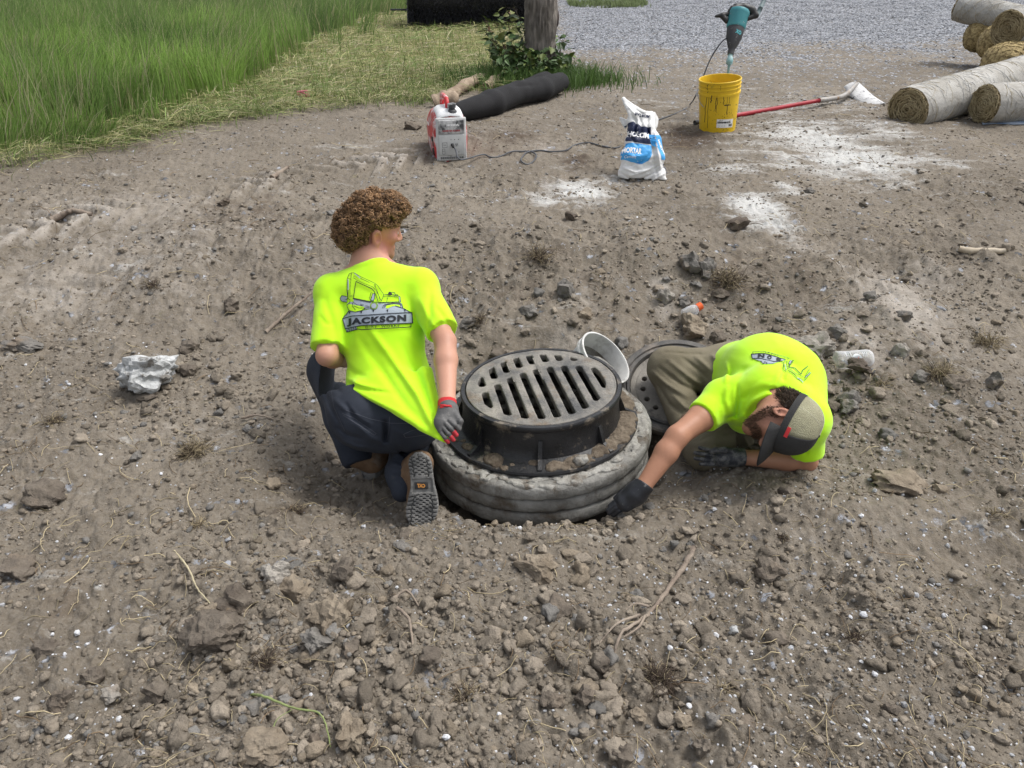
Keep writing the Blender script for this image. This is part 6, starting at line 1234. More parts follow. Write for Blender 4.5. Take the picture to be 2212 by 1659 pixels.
for i in vi_:
    p = vco[i].astype(float); nn_ = nrm(p - hcen); d = nrm(nn_ * .55 + rs.normal(0, .55, 3) - [0, 0, .25]); FRc = frame(d, rs.normal(size=3)); L = rs.uniform(.006, .018); r = rs.uniform(.004, .0078); tt = np.linspace(0, rs.uniform(1.1, 2.2), 12); ph = rs.uniform(0, 6.28)
    path = p + nn_ * .002 + (FRc[2][None] * (tt / tt[-1] * L)[:, None]) + FRc[0][None] * (r * np.cos(tt * 6.28 + ph) - r * math.cos(ph))[:, None] + FRc[1][None] * (r * np.sin(tt * 6.28 + ph) - r * math.sin(ph))[:, None]
    if np.linalg.norm(path - earp, axis=1).min() < .034 or (((path - hc) @ Fh > .03) & ((path - hc) @ Uh < .02)).any(): continue
    n0 = mb.n; mb.tube(path, np.linspace(.0023, .0012, 12), 3, False); c = np.array([.31, .185, .095]) * rs.uniform(.5, 1.4); c = c * (1 + .8 * max(0, nn_[2] * .5 + nn_[0] * .5)) if rs.rand() < .5 else c; T += [c] * (mb.n - n0)  # curls on the upper sunward side tinted lighter, a highlight painted in
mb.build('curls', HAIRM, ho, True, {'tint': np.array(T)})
# shirt, pulled to a point by the hand behind his back
sh = Vol([-.88, 2.08, -.04], [-.16, 3.15, .70], .0058); tip = P(955, 950, 2.585)
sh.cap(pelv + spine * .03, waist, .150, .146, k=.05, flat=(NB, .74)); sh.cap(waist, chest, .146, .158, k=.06, flat=(NB, .72)); sh.cap(chest, neckb - spine * .07, .158, .11, k=.06, flat=(NB, .70)); sh.cap(shL, shR, .072, k=.06); sh.cap(neckb - spine * .03, neckb + (qh(0, -.03, -.06) - neckb) * .08, .068, .060, k=.03)
for s_ in (shL, shR): sh.cap(neckb - spine * .022, s_, .055, .066, k=.045)
slL, slR = P(708, 752, 2.86), P(956, 716, 2.80)
sh.cap(shL, slL + (slL - shL) * .3, .070, .064, k=.02, cut=(slL, slL - shL)); sh.cap(shR, slR + (slR - shR) * .3, .068, .060, k=.02, cut=(slR, slR - shR))
sh.tri(P(775, 835, 2.79), P(925, 800, 2.79), tip, .016, k=.05); sh.tri(P(900, 840, 2.75), P(932, 850, 2.75), tip, .011, k=.03)
hemd = nrm(P(953, 952, 2.6) - P(751, 860, 2.8)); sh.half(P(751, 860, 2.8), (lambda n: n if n @ CAM_U < 0 else -n)(nrm(np.cross(hemd, CAM_F))), lo=[-.72, 2.1, -.04], hi=[-.2, 3.0, .25])
sh.cap(neckb + (qh(0, -.03, -.06) - neckb) * .1, qh(0, -.03, -.05), .060, .058, k=0, op='sub')
creases(sh, [([(790, 700), (838, 762), (900, 850), (951, 945)], .012, .013), ([(770, 720), (815, 790), (880, 880), (940, 940)], -.006, .014), ([(860, 730), (905, 820), (952, 940)], -.007, .014), ([(905, 760), (930, 850), (953, 940)], .006, .010), ([(748, 835), (800, 862), (870, 895)], .006, .007), ([(750, 826), (790, 842), (850, 850)], -.006, .007), ([(745, 815), (780, 832), (830, 842)], .005, .007), ([(752, 846), (800, 875), (905, 928)], -.004, .005), ([(740, 780), (765, 805), (800, 820)], -.004, .01),
             ([(700, 640), (720, 700), (735, 770)], -.006, .012), ([(930, 620), (928, 680), (926, 730)], -.006, .010), ([(905, 640), (928, 690), (940, 712)], .005, .01), ([(760, 600), (800, 620), (850, 610)], .004, .016), ([(690, 680), (704, 700), (720, 700)], -.004, .008), ([(940, 660), (955, 680), (970, 700)], -.004, .008), ([(680, 738), (700, 742), (724, 738)], .004, .004), ([(928, 716), (950, 704), (974, 702)], .004, .004), ([(742, 650), (752, 700), (760, 760)], -.005, .014), ([(880, 720), (900, 740), (920, 750)], .004, .014), ([(800, 740), (830, 800), (850, 840)], -.004, .016)])
nd_ = nrm(qh(0, -.03, -.06) - neckb); cc_ = neckb + (qh(0, -.03, -.06) - neckb) * .12; CF = frame(nd_, NB); colr = [cc_ + CF[0] * .060 * math.cos(a) + CF[1] * .064 * math.sin(a) for a in np.linspace(0, 2 * np.pi, 41)]; sh.poly(colr, [.0085] * 41, k=.012)
X, Y, Z = np.meshgrid(*sh.ax, indexing='ij'); sh.d += (.0025 * fbm(X * 9, Z * 9 + Y * 4, 3, 3)).astype(np.float32)
shirt = sh.mesh('shirt', HIVIS, person, 1)
def ray_place(bvh, cx, cy, sx, lift):
    def f(v2, z):
        out = np.full((len(v2), 3), np.nan)
        for i, (q, h) in enumerate(zip(v2, z)):
            d = nrm(P(cx + q[0] * sx, cy + q[1] * sx, 1.0) - CAM_P); loc, n, _i, _d = bvh.ray_cast(Vector(CAM_P), Vector(d), 8.0)
            if loc is not None and _d < 4.2: n = n if n.dot(Vector(d)) < 0 else -n; out[i] = np.array(loc) + np.array(n) * (lift + h) - d * (lift + h) * .5
        return out
    return f
def logo():
    """excavator over a name board; units of an enlarged view, y downwards"""
    f = Flat(); L = lambda pts, w=9, m=1, z=.0012, c=False: f.line(pts, w + 3, m, z, c)
    board = [(165, 1255), (400, 1190), (800, 1165), (1300, 1130), (1808, 1105), (1822, 1355), (1300, 1378), (600, 1415), (232, 1490)]
    f.poly([(180, 1230), (265, 1150), (330, 1062), (470, 1100), (600, 1075), (800, 1030), (950, 1000), (1190, 1000), (1240, 1010), (1340, 965), (1420, 950), (1530, 985), (1610, 1010), (1700, 1060), (1780, 1105), (1300, 1130), (800, 1165), (400, 1190)], 0); f.poly(board, 0)
    L(board, 16, c=True); L([(180, 1230), (265, 1150), (330, 1062)], 12); L([(1420, 950), (1530, 985), (1610, 1010), (1700, 1060), (1780, 1105)], 12)
    f.poly([(245, 1495), (480, 1432), (520, 1500), (270, 1570)], 0, .0004); [L([(285 + k * 45, 1560 - k * 12), (325 + k * 40, 1470 - k * 8)], 10) for k in range(5)]; L([(245, 1495), (270, 1572), (520, 1502)], 14); L([(500, 1490), (620, 1512), (1780, 1448)], 16); L([(1780, 1365), (1780, 1448)], 12)
    v, t = lettering('JACKSON', 100, 5.5, 1.16); e = v.max(0) - v.min(0); v = v * (np.array([1390, 200]) / e) * [1, -1]; v[:, 1] += 1290 - v[:, 0] * .068 + 8; v[:, 0] += 975; f.add(v, t[:, ::-1], 1, .0016)
    v, t = lettering('DIRT  WORKS', 60, .9, 1.25); e = v.max(0) - v.min(0); v = v * (np.array([790, 52]) / e) * [1, -1]; v[:, 1] += 1437 - v[:, 0] * .05; v[:, 0] += 1115; f.add(v, t[:, ::-1], 1, .0016)
    f.poly([(150, 700), (270, 725), (270, 860), (140, 830), (105, 770)], 0); L([(270, 725), (150, 700), (105, 770), (140, 830), (270, 860)], 10); f.poly([(430, 770), (800, 845), (860, 870), (1010, 890), (1130, 890), (1130, 1000), (820, 1020), (500, 1045), (430, 960)], 0); L([(430, 775), (830, 858)], 26); L([(440, 950), (560, 1000), (830, 1000)], 8)
    v, t = lettering('EST. 1999', 40, .3); e = v.max(0) - v.min(0); v = v * (np.array([205, 42]) / e) * [1, -1]; v[:, 1] += 950 + v[:, 0] * .25; v[:, 0] += 700; f.add(v, t[:, ::-1], 1, .0016)
    f.circle((912, 950), 88, 2, .0008); f.circle((912, 950), 86, 1, .0012, 28, 9); f.circle((912, 950), 68, 0, .0012); f.circle((912, 950), 66, 1, .0016, 26, 7)
    f.poly([(1010, 890), (1560, 880), (1590, 960), (1600, 1005), (1130, 1010), (1010, 1000)], 0); f.poly([(1200, 945), (1380, 915), (1520, 930), (1520, 985), (1420, 950), (1330, 965), (1240, 1010), (1195, 1005)], 2, .0008); L([(1120, 1000), (1130, 950), (1180, 920), (1350, 885), (1500, 885), (1570, 910), (1595, 990)], 10); L([(1150, 1000), (1165, 960), (1210, 935), (1380, 905), (1520, 910), (1555, 960)], 8); L([(1020, 878), (1540, 858)], 22)
    boom = [(300, 770), (275, 600), (290, 280), (330, 195), (390, 170), (450, 172), (600, 260), (930, 415), (1000, 470), (1145, 690)]; L(boom, 9); L([(430, 770), (470, 480), (490, 370)], 13); L([(490, 370), (860, 540), (920, 610), (1020, 880)], 14); L([(380, 175), (370, 310), (345, 560), (350, 750)], 7); L([(455, 290), (490, 330), (700, 430), (880, 500), (960, 580), (1085, 830)], 7); L([(460, 180), (580, 290)], 20, 0); L([(455, 185), (590, 295), (800, 400)], 8); f.circle((445, 275), 22, 1, .0012, 16, 6); f.circle((930, 465), 20, 1, .0012, 16, 6); L([(930, 480), (985, 590), (1060, 820)], 8); L([(300, 330), (305, 560)], 22, 0); L([(290, 300), (365, 315)], 7); L([(298, 580), (298, 780)], 14); f.circle((383, 720), 18, 1, .0012, 14, 6)
    L([(870, 640), (835, 650), (815, 780), (835, 840), (1000, 870)], 9); f.poly([(880, 660), (930, 660), (925, 760), (905, 830), (835, 820), (850, 790)], 0, .0006); L([(880, 660), (930, 660), (925, 760), (905, 830), (840, 820), (880, 660)], 9); L([(1145, 690), (1090, 830)], 9); L([(1145, 690), (1240, 680), (1480, 715), (1525, 735), (1540, 860)], 13); L([(1250, 715), (1210, 850)], 6); L([(1150, 720), (1510, 740)], 6); f.poly([(1245, 640), (1290, 608), (1330, 640), (1340, 690), (1250, 685)], 1, .0012); L([(1330, 630), (1400, 640), (1410, 680), (1470, 690), (1475, 715)], 14); L([(1510, 740), (1525, 855)], 18, 0)
    f.poly([(280, 900), (330, 860), (400, 850), (440, 900), (480, 1045), (560, 1060), (640, 1000), (600, 1065), (470, 1098), (370, 1075), (320, 1030)], 0, .0003); f.poly([(295, 905), (350, 905), (365, 990), (440, 1060), (560, 1060), (660, 970), (715, 1000), (600, 1070), (450, 1090), (350, 1062), (305, 990)], 2, .0008); L([(250, 800), (300, 770), (350, 800), (345, 880), (285, 920), (280, 950), (330, 1060), (470, 1095), (620, 1060), (715, 1000)], 9); L([(420, 860), (520, 930), (640, 940)], 7); L([(415, 880), (410, 960), (480, 1050)], 8)
    for x, y in ((615, 1075), (900, 1040), (1230, 1040), (340, 1085), (1640, 1030)): f.poly([(x - 26, y), (x + 22, y - 6), (x + 2, y + 68)], 1, .0012)
    return f
bvS = bvh_of(shirt); sx = .09068
logo().finish('back_print', [PRG, PRB, PRY], ray_place(bvS, 725.5, 575.1, sx, .0022), shirt, 70)
# trousers
tr_ = Vol([-.98, 2.12, -.36], [-.20, 3.12, .24], .0056)
tr_.cap(hipL, hipR, .125, .12, k=.05); tr_.ell(P(797, 905, 2.82), (.10, .09, .095), k=.05); tr_.ell(P(882, 908, 2.80), (.10, .09, .095), k=.05); tr_.cap(pelv, waist, .145, .138, k=.05, flat=(NB, .76)); tr_.cap(hipL, kneeL, .118, .094, k=.05); tr_.cap(P(770, 868, 2.97), kneeL * .8 + hipL * .2 + [0, 0, .03], .09, .075, k=.04); tr_.cap(kneeL, kneeL * .45 + ankL * .55, .090, .080, k=.035); tr_.cap(kneeL * .45 + ankL * .55, ankL, .080, .066, k=.03); tr_.cap(hipR, kneeR, .115, .09, k=.05); tr_.cap(kneeR, ankR, .085, .068, k=.035); tr_.cap(ankR, P(868, 1062, 2.86), .064, .04, k=.03)
tr_.half(waist - spine * -.0, spine, lo=[-.75, 2.3, 0.0], hi=[-.3, 2.9, .25]); tr_.half(P(779, 1000, 3.05), nrm(P(779, 1000, 3.05) - kneeL), lo=P(779, 1000, 3.05) - .12, hi=P(779, 1000, 3.05) + .10)
creases(tr_, [([(832, 905), (834, 935), (832, 958)], -.020, .010), ([(760, 905), (800, 945), (830, 958)], .006, .009), ([(745, 870), (765, 905), (800, 930)], -.008, .008), ([(690, 800), (715, 830), (740, 850)], -.006, .008), ([(700, 790), (730, 800), (752, 815)], .005, .006), ([(705, 812), (735, 815), (750, 830)], -.006, .006), ([(720, 860), (740, 880), (760, 890)], .005, .008), ([(725, 920), (750, 940), (790, 950)], -.007, .008), ([(735, 950), (770, 965), (800, 968)], .006, .007), ([(850, 965), (880, 985), (925, 975)], -.006, .008), ([(845, 1000), (870, 1010), (880, 1005)], .007, .007), ([(845, 1025), (865, 1030), (878, 1025)], -.007, .006), ([(850, 930), (885, 940), (925, 925)], .004, .008), ([(695, 830), (715, 880), (740, 930)], -.005, .007), ([(752, 872), (775, 900), (812, 922)], .003, .003), ([(872, 938), (895, 930), (922, 928)], .003, .003)])
tro = tr_.mesh('trousers', NAVYP, person, 1)
fl = Flat(); ST = mat('seam_thread', (.07, .075, .095), .8, .2)
for pts in ([(740, 893), (768, 905), (813, 936)], [(742, 897), (765, 912), (808, 940), (813, 936)], [(872, 938), (890, 930), (925, 925)], [(872, 938), (876, 945), (928, 938)], [(842, 900), (841, 930), (836, 952)], [(745, 885), (800, 905), (845, 914), (930, 915)], [(716, 845), (722, 880), (745, 930)]): fl.line([np.array(q, float) for q in pts], .9, 0)
fl.finish('seam_stitching', [ST], ray_place(bvh_of(tro), 0, 0, 1.0, .0012), tro, 6)
# boots
Tt, Hh = P(912, 1143, 2.79), P(902, 979, 2.755); av = nrm(Tt - Hh); nv_ = nrm(-CAM_F - av * np.dot(-CAM_F, av)); uv = np.cross(av, nv_); uv = uv if uv[0] > 0 else -uv; LB = np.linalg.norm(Tt - Hh)
def boot(name, origin, u, a, n, L, shaft, label=None, fancy=True):
    B = np.array([u, a, n]); root = empty('boot', None, None); root.parent = person; M = Matrix.Identity(4)
    for i in range(3):
        for j in range(3): M[j][i] = B[i][j]
    M.translation = Vector(origin); s = L / .285
    v = Vol([-.075, -.02, -.04], [.08, L + .02, .012], .0021 if fancy else .004); X, Y, Z = np.meshgrid(*v.ax, indexing='ij'); X = X - .010 * np.sin(np.clip(Y / L, 0, 1) * np.pi * 1.2) * 1.0; x, y = X / s, Y / s
    hw = np.interp(y, [0, .02, .042, .09, .125, .17, .205, .235, .262, .278, .285], [.012, .036, .042, .041, .043, .054, .0595, .057, .044, .026, .008]); d2 = (np.abs(x) - hw) * .8 * s; d = np.maximum(d2, np.abs(Z + .014) - .015); d = np.maximum(d, np.maximum(-Y, Y - L))
    if fancy:
        edge = hw - np.abs(x); g = np.full(X.shape, 9.0)
        for yy in list(np.arange(.018, .09, .0145)) + list(np.arange(.158, .28, .0155)):
            zig = .0035 * np.sign(np.sin(x * 260)) * (np.abs(x) < .032); g = np.minimum(g, np.abs(y - yy + zig - .10 * np.abs(x) * (y > .15)) - .0022)
        for xx in (-.026, .026): g = np.minimum(g, np.where((y < .09) | (y > .155), np.abs(x - xx * (1 + .5 * np.clip(y - .15, 0, .05) / .05) + .002 * np.sin(y * 300)) - .0020, 9.0))
        g = np.minimum(g, np.where((y < .03), np.abs(x) - .0012, 9.0)); g = np.where((y > .093) & (y < .150), 9.0, g); d = np.maximum(d, -np.maximum(g * s, -(Z + .009))); d = np.maximum(d, -np.maximum(np.maximum(np.abs(y - .122) - .026, np.abs(x) - .037) * s, -(Z + .004)))
    v.d = d.astype(np.float32); o = v.mesh('boot_sole', SOLEM, root, 0); o.data.transform(M)
    w = lambda x, y, z: origin + u * x + a * y + n * z
    if fancy:
        mb = MB(); mb.box(w(.006, .121 * s, -.002), (.0245, .0135, .0025), B, bev=.002); pl = mb.build('badge_plate', mat('badge_black', (.03, .03, .03), .6, .2), o)
        fl = Flat(); fl.poly([(-.0165, -.0095), (.0165, -.0095), (.0165, .0095), (-.0165, .0095)], 0); fl.text('CAT', .02, (0, 0), 1, .0007, bold=.0016, fit=(.030, .015), rot=math.pi + .08)
        fl.finish('badge_lettering', [BLACKP, mat('badge_orange', (.55, .24, .05), .6, .2)], lambda q, z: w(0, 0, 0) + (q[:, :1] + .006) * u - (q[:, 1:] * -1 - .121 * s) * a + (z[:, None] + .0012) * n, o, .05)
    b = Vol(origin - .36, origin + .36, .0055); b.poly([w(-.004, .05, -.055), w(-.006, .12, -.060), w(-.008, .19 * s, -.052), w(-.006, .235 * s, -.046)], [.042, .044, .046, .038], k=.02); b.cap(w(0, .055, -.06), shaft, .047, .050, k=.03); b.half(w(0, 0, -.022), n); X, Y, Z = np.meshgrid(*b.ax, indexing='ij'); b.d += (.002 * fbm(X * 30, Y * 30 + Z * 20, 2, 4)).astype(np.float32); b.mesh('boot_upper', LEATHER, root, 1)
    return root
boot('boot', Hh, uv, av, nv_, LB, ankR)
hg = P(797, 1026, 3.10); hg[2] = Hs(hg[0], hg[1]) + .035 if False else max(-.30, Hs(hg[0], hg[1]) + .012); bd_ = nrm([.42, .9, .06]); up_ = nrm(np.array([0, 0, 1.]) - bd_ * bd_[2]); boot('boot', hg - bd_ * .02, np.cross(bd_, -up_), bd_, -up_, .29, ankL, None, False)
# gloved hand gripping the shirt tail
gl = Vol(P(966, 905, 2.59) - .11, P(966, 905, 2.59) + .11, .0021); gp_ = lambda x, y, d=0.: P(x, y, 2.575 + d)
gl.cap(gp_(966, 882, .03), gp_(958, 912, .012), .031, .033, k=.015, flat=(CAM_F, .72)); gl.cap(gp_(972, 886, .03), gp_(980, 914, .008), .029, .027, k=.015, flat=(CAM_F, .75)); gl.cap(gp_(951, 908, .01), gp_(952, 930, .0), .016, .011, k=.012)
for (a, b, c, r) in (((972, 908), (983, 918), (992, 927), .0088), ((963, 914), (975, 926), (985, 938), .0086), ((959, 925), (969, 937), (978, 948), .0082), ((955, 937), (961, 945), (967, 953), .0078)): finger(gl, [gp_(a[0] + 10, a[1] - 6, .035), gp_(*a, -.006), gp_(*b, -.016), gp_(*c, -.008)], r, r * .86, .0025)
finger(gl, [gp_(985, 896, .01), gp_(994, 910, -.004), gp_(992, 922, -.002)], .012, .009, .006)
for k in range(5): gl.fold([gp_(982, 899 + k * 5, -.02), gp_(997, 902 + k * 5, -.0)], -.002, .003)
GRED = mat('red_fingertip', (.42, .03, .04), .7, .2, 20); glv = gl.mesh('glove', GLOVE_G, person, 1)
tv = Vol(P(975, 945, 2.56) - .06, P(975, 945, 2.56) + .06, .0021)
for (b, c, r) in (((980, 932), (986, 939.5), .0085), ((974, 943), (979.5, 950), .0082), ((963, 949), (968, 954.5), .0079)): tv.cap(gp_(*b, -.012), gp_(*c, -.0075), r, r * .92, k=.001)
tv.mesh('glove_fingertips', GRED, glv, 1)
cv = Vol(P(966, 874, 2.62) - .07, P(966, 874, 2.62) + .07, .0025); ca, cb = P(966, 866, 2.63), P(966, 890, 2.605); cv.cap(ca, cb, .0325, .0345, k=.0, flat=(CAM_F, .88)); cv.half(ca, nrm(ca - cb)); cv.half(P(966, 886, 2.60), nrm(cb - ca)); creases(cv, [([(948, 874), (966, 877), (984, 874)], .003, .003), ([(948, 881), (966, 883), (984, 879)], .003, .003)]); cv.mesh('glove_cuff', REDK, glv, 1)

# ============ the crouching man in the cap, reaching round the rings
sR, sL = P(1566, 862, 2.93), P(1738, 908, 2.83); eR, wR = P(1463, 943, 2.80), P(1390, 1050, 2.765); eL, wL = P(1742, 996, 2.97), P(1606, 988, 2.955)
nb2, mid2, pel2 = P(1662, 850, 2.82), P(1660, 822, 3.08), P(1606, 822, 3.30); hc2 = P(1697, 912, 2.71)
hip2R, hip2L = P(1574, 806, 3.34), P(1640, 872, 3.22); kn2R, an2R = P(1446, 796, 3.36), P(1482, 910, 3.24); kn2L = P(1524, 968, 3.07)
m2 = Vol([.40, 2.06, -.28], [1.34, 3.05, .33], .0044)
m2.cap(pel2, mid2, .10, .11, k=.05); m2.cap(mid2, nb2, .11, .07, k=.05); m2.cap(sR, sL, .05, k=.03)
R2, F2, U2, q2 = head(m2, hc2, C((-.52, -.82, .15)), C((.80, -.40, .45)), .94)
m2.cap(nb2, q2(0, -.028, -.055), .058, .054, k=.03)
for s_, e_, w_ in ((sR, eR, wR), (sL, eL, wL)):
    m2.cap(s_, s_ * .5 + e_ * .5, .048, .049, k=.02); m2.cap(s_ * .5 + e_ * .5, e_, .049, .040, k=.02); m2.cap(e_, e_ * .68 + w_ * .32, .0405, .0425, k=.018); m2.cap(e_ * .68 + w_ * .32, w_, .0425, .029, k=.015); m2.cap(w_, w_ + nrm(w_ - e_) * .022, .0275, .024, k=.01)
jaw2 = [q2(0, .08, -.112), q2(.03, .07, -.104), q2(-.03, .07, -.104), q2(.05, .035, -.082), q2(.062, .01, -.06), q2(.066, -.002, -.035), q2(.03, .088, -.07), q2(0, .092, -.062)]
def dist_line(v, pts):
    out = np.full(len(v), 9.0)
    for a, b in zip(pts[:-1], pts[1:]):
        e = b - a; t = np.clip(((v - a) @ e) / (e @ e + 1e-12), 0, 1); out = np.minimum(out, np.linalg.norm(v - a - t[:, None] * e, axis=1))
    return out
_bs = [(.068, -.004, -.028), (.064, .008, -.058), (.052, .035, -.080), (.032, .068, -.104), (0, .084, -.112)]
beard_a = [q2(*q) for q in _bs] + [q2(-a, b, c) for a, b, c in _bs[::-1]]; beard_b = [q2(.036, .074, -.085), q2(.030, .086, -.066), q2(0, .094, -.060), q2(-.030, .086, -.066), q2(-.036, .074, -.085)]
def tintR(v):
    c = np.tile(np.array([.40, .20, .125]), (len(v), 1)); hd = np.exp(-(np.linalg.norm(v - q2(.03, .06, -.04), axis=1) / .07) ** 2)[:, None]; c = c * (1 - .5 * hd) + np.array([.46, .21, .15]) * .5 * hd
    d = dist_line(v, beard_a) ; d = np.minimum(d, dist_line(v, beard_b)) + .006 * fbm(v[:, 0] * 120, v[:, 1] * 120 + v[:, 2] * 90, 2, 4); m = np.exp(-(d / .022) ** 2)[:, None]; c = c * (1 - .8 * m) + np.array([.085, .043, .022]) * .8 * m
    e = np.linalg.norm(v - q2(.08, -.006, -.018), axis=1); m = np.exp(-(e / .028) ** 2)[:, None]; c = c * (1 - .5 * m) + np.array([.58, .25, .18]) * .5 * m; return c
per2 = m2.mesh('person', SKIN_R, None, 1, {'tint': tintR}); tag(per2, 'crouching bearded man in a mesh cap and neon shirt reaching round the concrete rings', 'person')
for sg in (1, -1): mb = MB(); mb.lathe([(.0005, -.011), (.006, -.009), (.0105, -.003), (.0105, .003), (.006, .009), (.0005, .011)], 12, q2(.031 * sg, .0825, -.007), np.array([R2, F2, U2])[[0, 2, 1]]); mb.build('eye', mat('eye_lid', (.30, .15, .1), .4, .1), per2)
# hair below the cap
hv = Vol(hc2 - .17, hc2 + .17, .005); A2 = np.array([R2, F2, U2]); hv.ell(q2(0, -.012, .020), (.080, .102, .088), A2); hv.ell(q2(0, -.078, -.03), (.055, .03, .045), A2, k=.02); X, Y, Z = np.meshgrid(*hv.ax, indexing='ij'); g_ = np.stack([X, Y, Z], -1) - hc2; f_, u_, r_ = g_ @ F2, g_ @ U2, np.abs(g_ @ R2)
hv.d = np.maximum(hv.d, f_ + .030).astype(np.float32); hv.d = np.maximum(hv.d, -(u_ + .085)).astype(np.float32); hv.d = np.maximum(hv.d, u_ - .012).astype(np.float32); hv.d += (.007 * fbm(X * 40 + Z * 30, Y * 40, 2, 2)).astype(np.float32)
HM2 = mat('short_brown_hair', (1, 1, 1), .55, .3, 60, .8, 200, attr='tint'); h2 = hv.mesh('hair', HM2, per2, 1, {'tint': lambda v: np.tile([.05, .032, .02], (len(v), 1))}); vco = np.array([v.co[:] for v in h2.data.vertices]); rs = np.random.RandomState(2); mb = MB(); T = []
for i in rs.choice(len(vco), 1500):
    p = vco[i]; nn_ = nrm(p - hc2); d = nrm(-U2 * .8 - F2 * .35 + nn_ * .3 + rs.normal(0, .12, 3)); b_ = rs.normal(0, .003, 3); path = np.array([p, p + d * .009 + nn_ * .001, p + d * .017 + b_ * .6 + nn_ * .001]); n0 = mb.n; mb.tube(path, np.array([.0013, .0012, .0005]), 3, False); T += [np.array([.09, .058, .034]) * rs.uniform(.5, 1.5)] * (mb.n - n0)
mb.build('hair_strands', HM2, h2, True, {'tint': np.array(T)})
pv = np.empty(len(per2.data.vertices) * 3, np.float32); per2.data.vertices.foreach_get('co', pv); pv = pv.reshape(-1, 3).astype(float); near = np.where(np.minimum(dist_line(pv, beard_a), dist_line(pv, beard_b)) < .019)[0]; mb = MB(); T = []
for i in rs.choice(near, min(len(near), 1100), replace=False):
    p = pv[i]; nn_ = nrm(p - q2(0, .03, -.06)); d = nrm(nn_ * .5 - U2 * .6 + F2 * .25 + rs.normal(0, .3, 3)); n0 = mb.n; mb.tube(np.array([p, p + d * .006, p + d * .010]), np.array([.0010, .0009, .0004]), 3, False); T += [np.array([.13, .072, .038]) * rs.uniform(.5, 1.5)] * (mb.n - n0)
mb.build('beard', HM2, per2, True, {'tint': np.array(T)})
# cap
CAPM = mat('tan_cap_mesh', (.23, .22, .14), .9, .2, 9, .0, col2=(.37, .355, .235), dirt=((.13, .125, .09), 7, .55, .15)); nt = CAPM.node_tree; tcn = nt.nodes.new('ShaderNodeTexCoord'); vr = nt.nodes.new('ShaderNodeTexVoronoi'); vr.inputs['Scale'].default_value = 330; nt.links.new(tcn.outputs['Object'], vr.inputs['Vector']); bp = nt.nodes.new('ShaderNodeBump'); bp.inputs['Strength'].default_value = 1; bp.inputs['Distance'].default_value = .003; nt.links.new(vr.outputs['Distance'], bp.inputs['Height']); nt.links.new(bp.outputs[0], nt.nodes['Principled BSDF'].inputs['Normal'])
CAPB = mat('black_cap_cloth', (.018, .018, .019), .85, .3, 12, .3, 250, col2=(.034, .034, .033)); capr = empty('cap', None, None); capr.parent = per2
def dome(f0, f1, push, name, m):
    pts = []
    for th in np.linspace(math.pi * f0, math.pi * f1, 34):
        row = []
        for ph in np.linspace(.0, 1.0, 22):
            a = ph * math.pi / 2; rr = math.cos(a) ** .72; h = math.sin(a) ** .95; seam = 1 + .012 * abs(math.cos(th * 3)) - .014 * math.exp(-(((th - math.pi * .78) * 9) ** 2)) * 0
            row.append(q2(0, 0, 0) + R2 * ((.0905 + push) * rr * math.sin(th)) * seam + F2 * ((.112 + push) * rr * math.cos(th) - .004) * seam + U2 * (.006 + (.112 + push) * h))
        pts.append(row)
    mb = MB(); mb.grid(np.array(pts)); o = mb.build(name, m, capr); md = o.modifiers.new('t', 'SOLIDIFY'); md.thickness = .0022; return o
dome(.305, 1.695, 0, 'mesh_crown', CAPM)
dome(-.31, .31, .0012, 'crown_front', CAPB)
def cpt(th, h, push=.0): 
    a = h * math.pi / 2; rr = math.cos(a) ** .72; return q2(0, 0, 0) + R2 * ((.0905 + push) * rr * math.sin(th)) + F2 * ((.112 + push) * rr * math.cos(th) - .004) + U2 * (.006 + (.112 + push) * math.sin(a) ** .95)
mb = MB(); pts = [[cpt(t, 0, .0046) - U2 * .003, cpt(t, 0, .0056) + U2 * .008, cpt(t, .10, .0052)] for t in np.linspace(-math.pi, math.pi, 90)]; mb.grid(np.array(pts)); mb.build('sweatband_edge', CAPB, capr)
for t in (math.pi * .62, math.pi * .985, math.pi * 1.36): mb = MB(); mb.tube([cpt(t, h, .0018) for h in np.linspace(.06, 1, 16)], .0018, 6); mb.build('seam', mat('pale_seam', (.40, .38, .28), .8, .1), capr)
mb = MB(); mb.lathe([(.0005, .006), (.005, .005), (.0075, .0015), (.0075, -.002)], 14, cpt(0, 1, .0), A2); mb.build('top_button', CAPB, capr)
pts = []
for t in np.linspace(0, 1, 12):
    row = []
    for s in np.linspace(-1, 1, 25):
        th = s * 1.12; base = cpt(th, .0, .001) - U2 * .001; ext = .078 * max(0.0, 1 - abs(s) ** 2.0) ** .5; row.append(base + F2 * ext * t - U2 * (.014 * t * t + .018 * s * s * t ** .8 + .006 * t))
    pts.append(row)
mb = MB(); mb.grid(np.array(pts)); br = mb.build('brim', CAPB, capr); md = br.modifiers.new('t', 'SOLIDIFY'); md.thickness = .004
mb = MB(); BP = np.array(pts)
for r_i in (3, 4.5, 6, 7.5, 9, 10.5):
    i = int(r_i); fr = r_i - i; row = BP[i] * (1 - fr) + BP[min(i + 1, 11)] * fr; mb.tube(row + U2 * .0026, .0007, 4, False)
mb.build('brim_stitching', mat('grey_thread', (.07, .07, .07), .8, .1), br)
mb = MB(); c_ = cpt(.33 * math.pi, .14, .0035); e1 = nrm(cpt(.37 * math.pi, .14) - cpt(.29 * math.pi, .14)); e2 = U2; nn_ = np.cross(e1, e2); nn_ = nn_ if nn_ @ (c_ - hc2) > 0 else -nn_; mb.box(c_ + nn_ * .001, (.019, .0065, .0012), np.array([e1, e2, nn_]), bev=.0008); mb.build('red_tag', mat('red_label', (.55, .03, .035), .6, .1), capr)
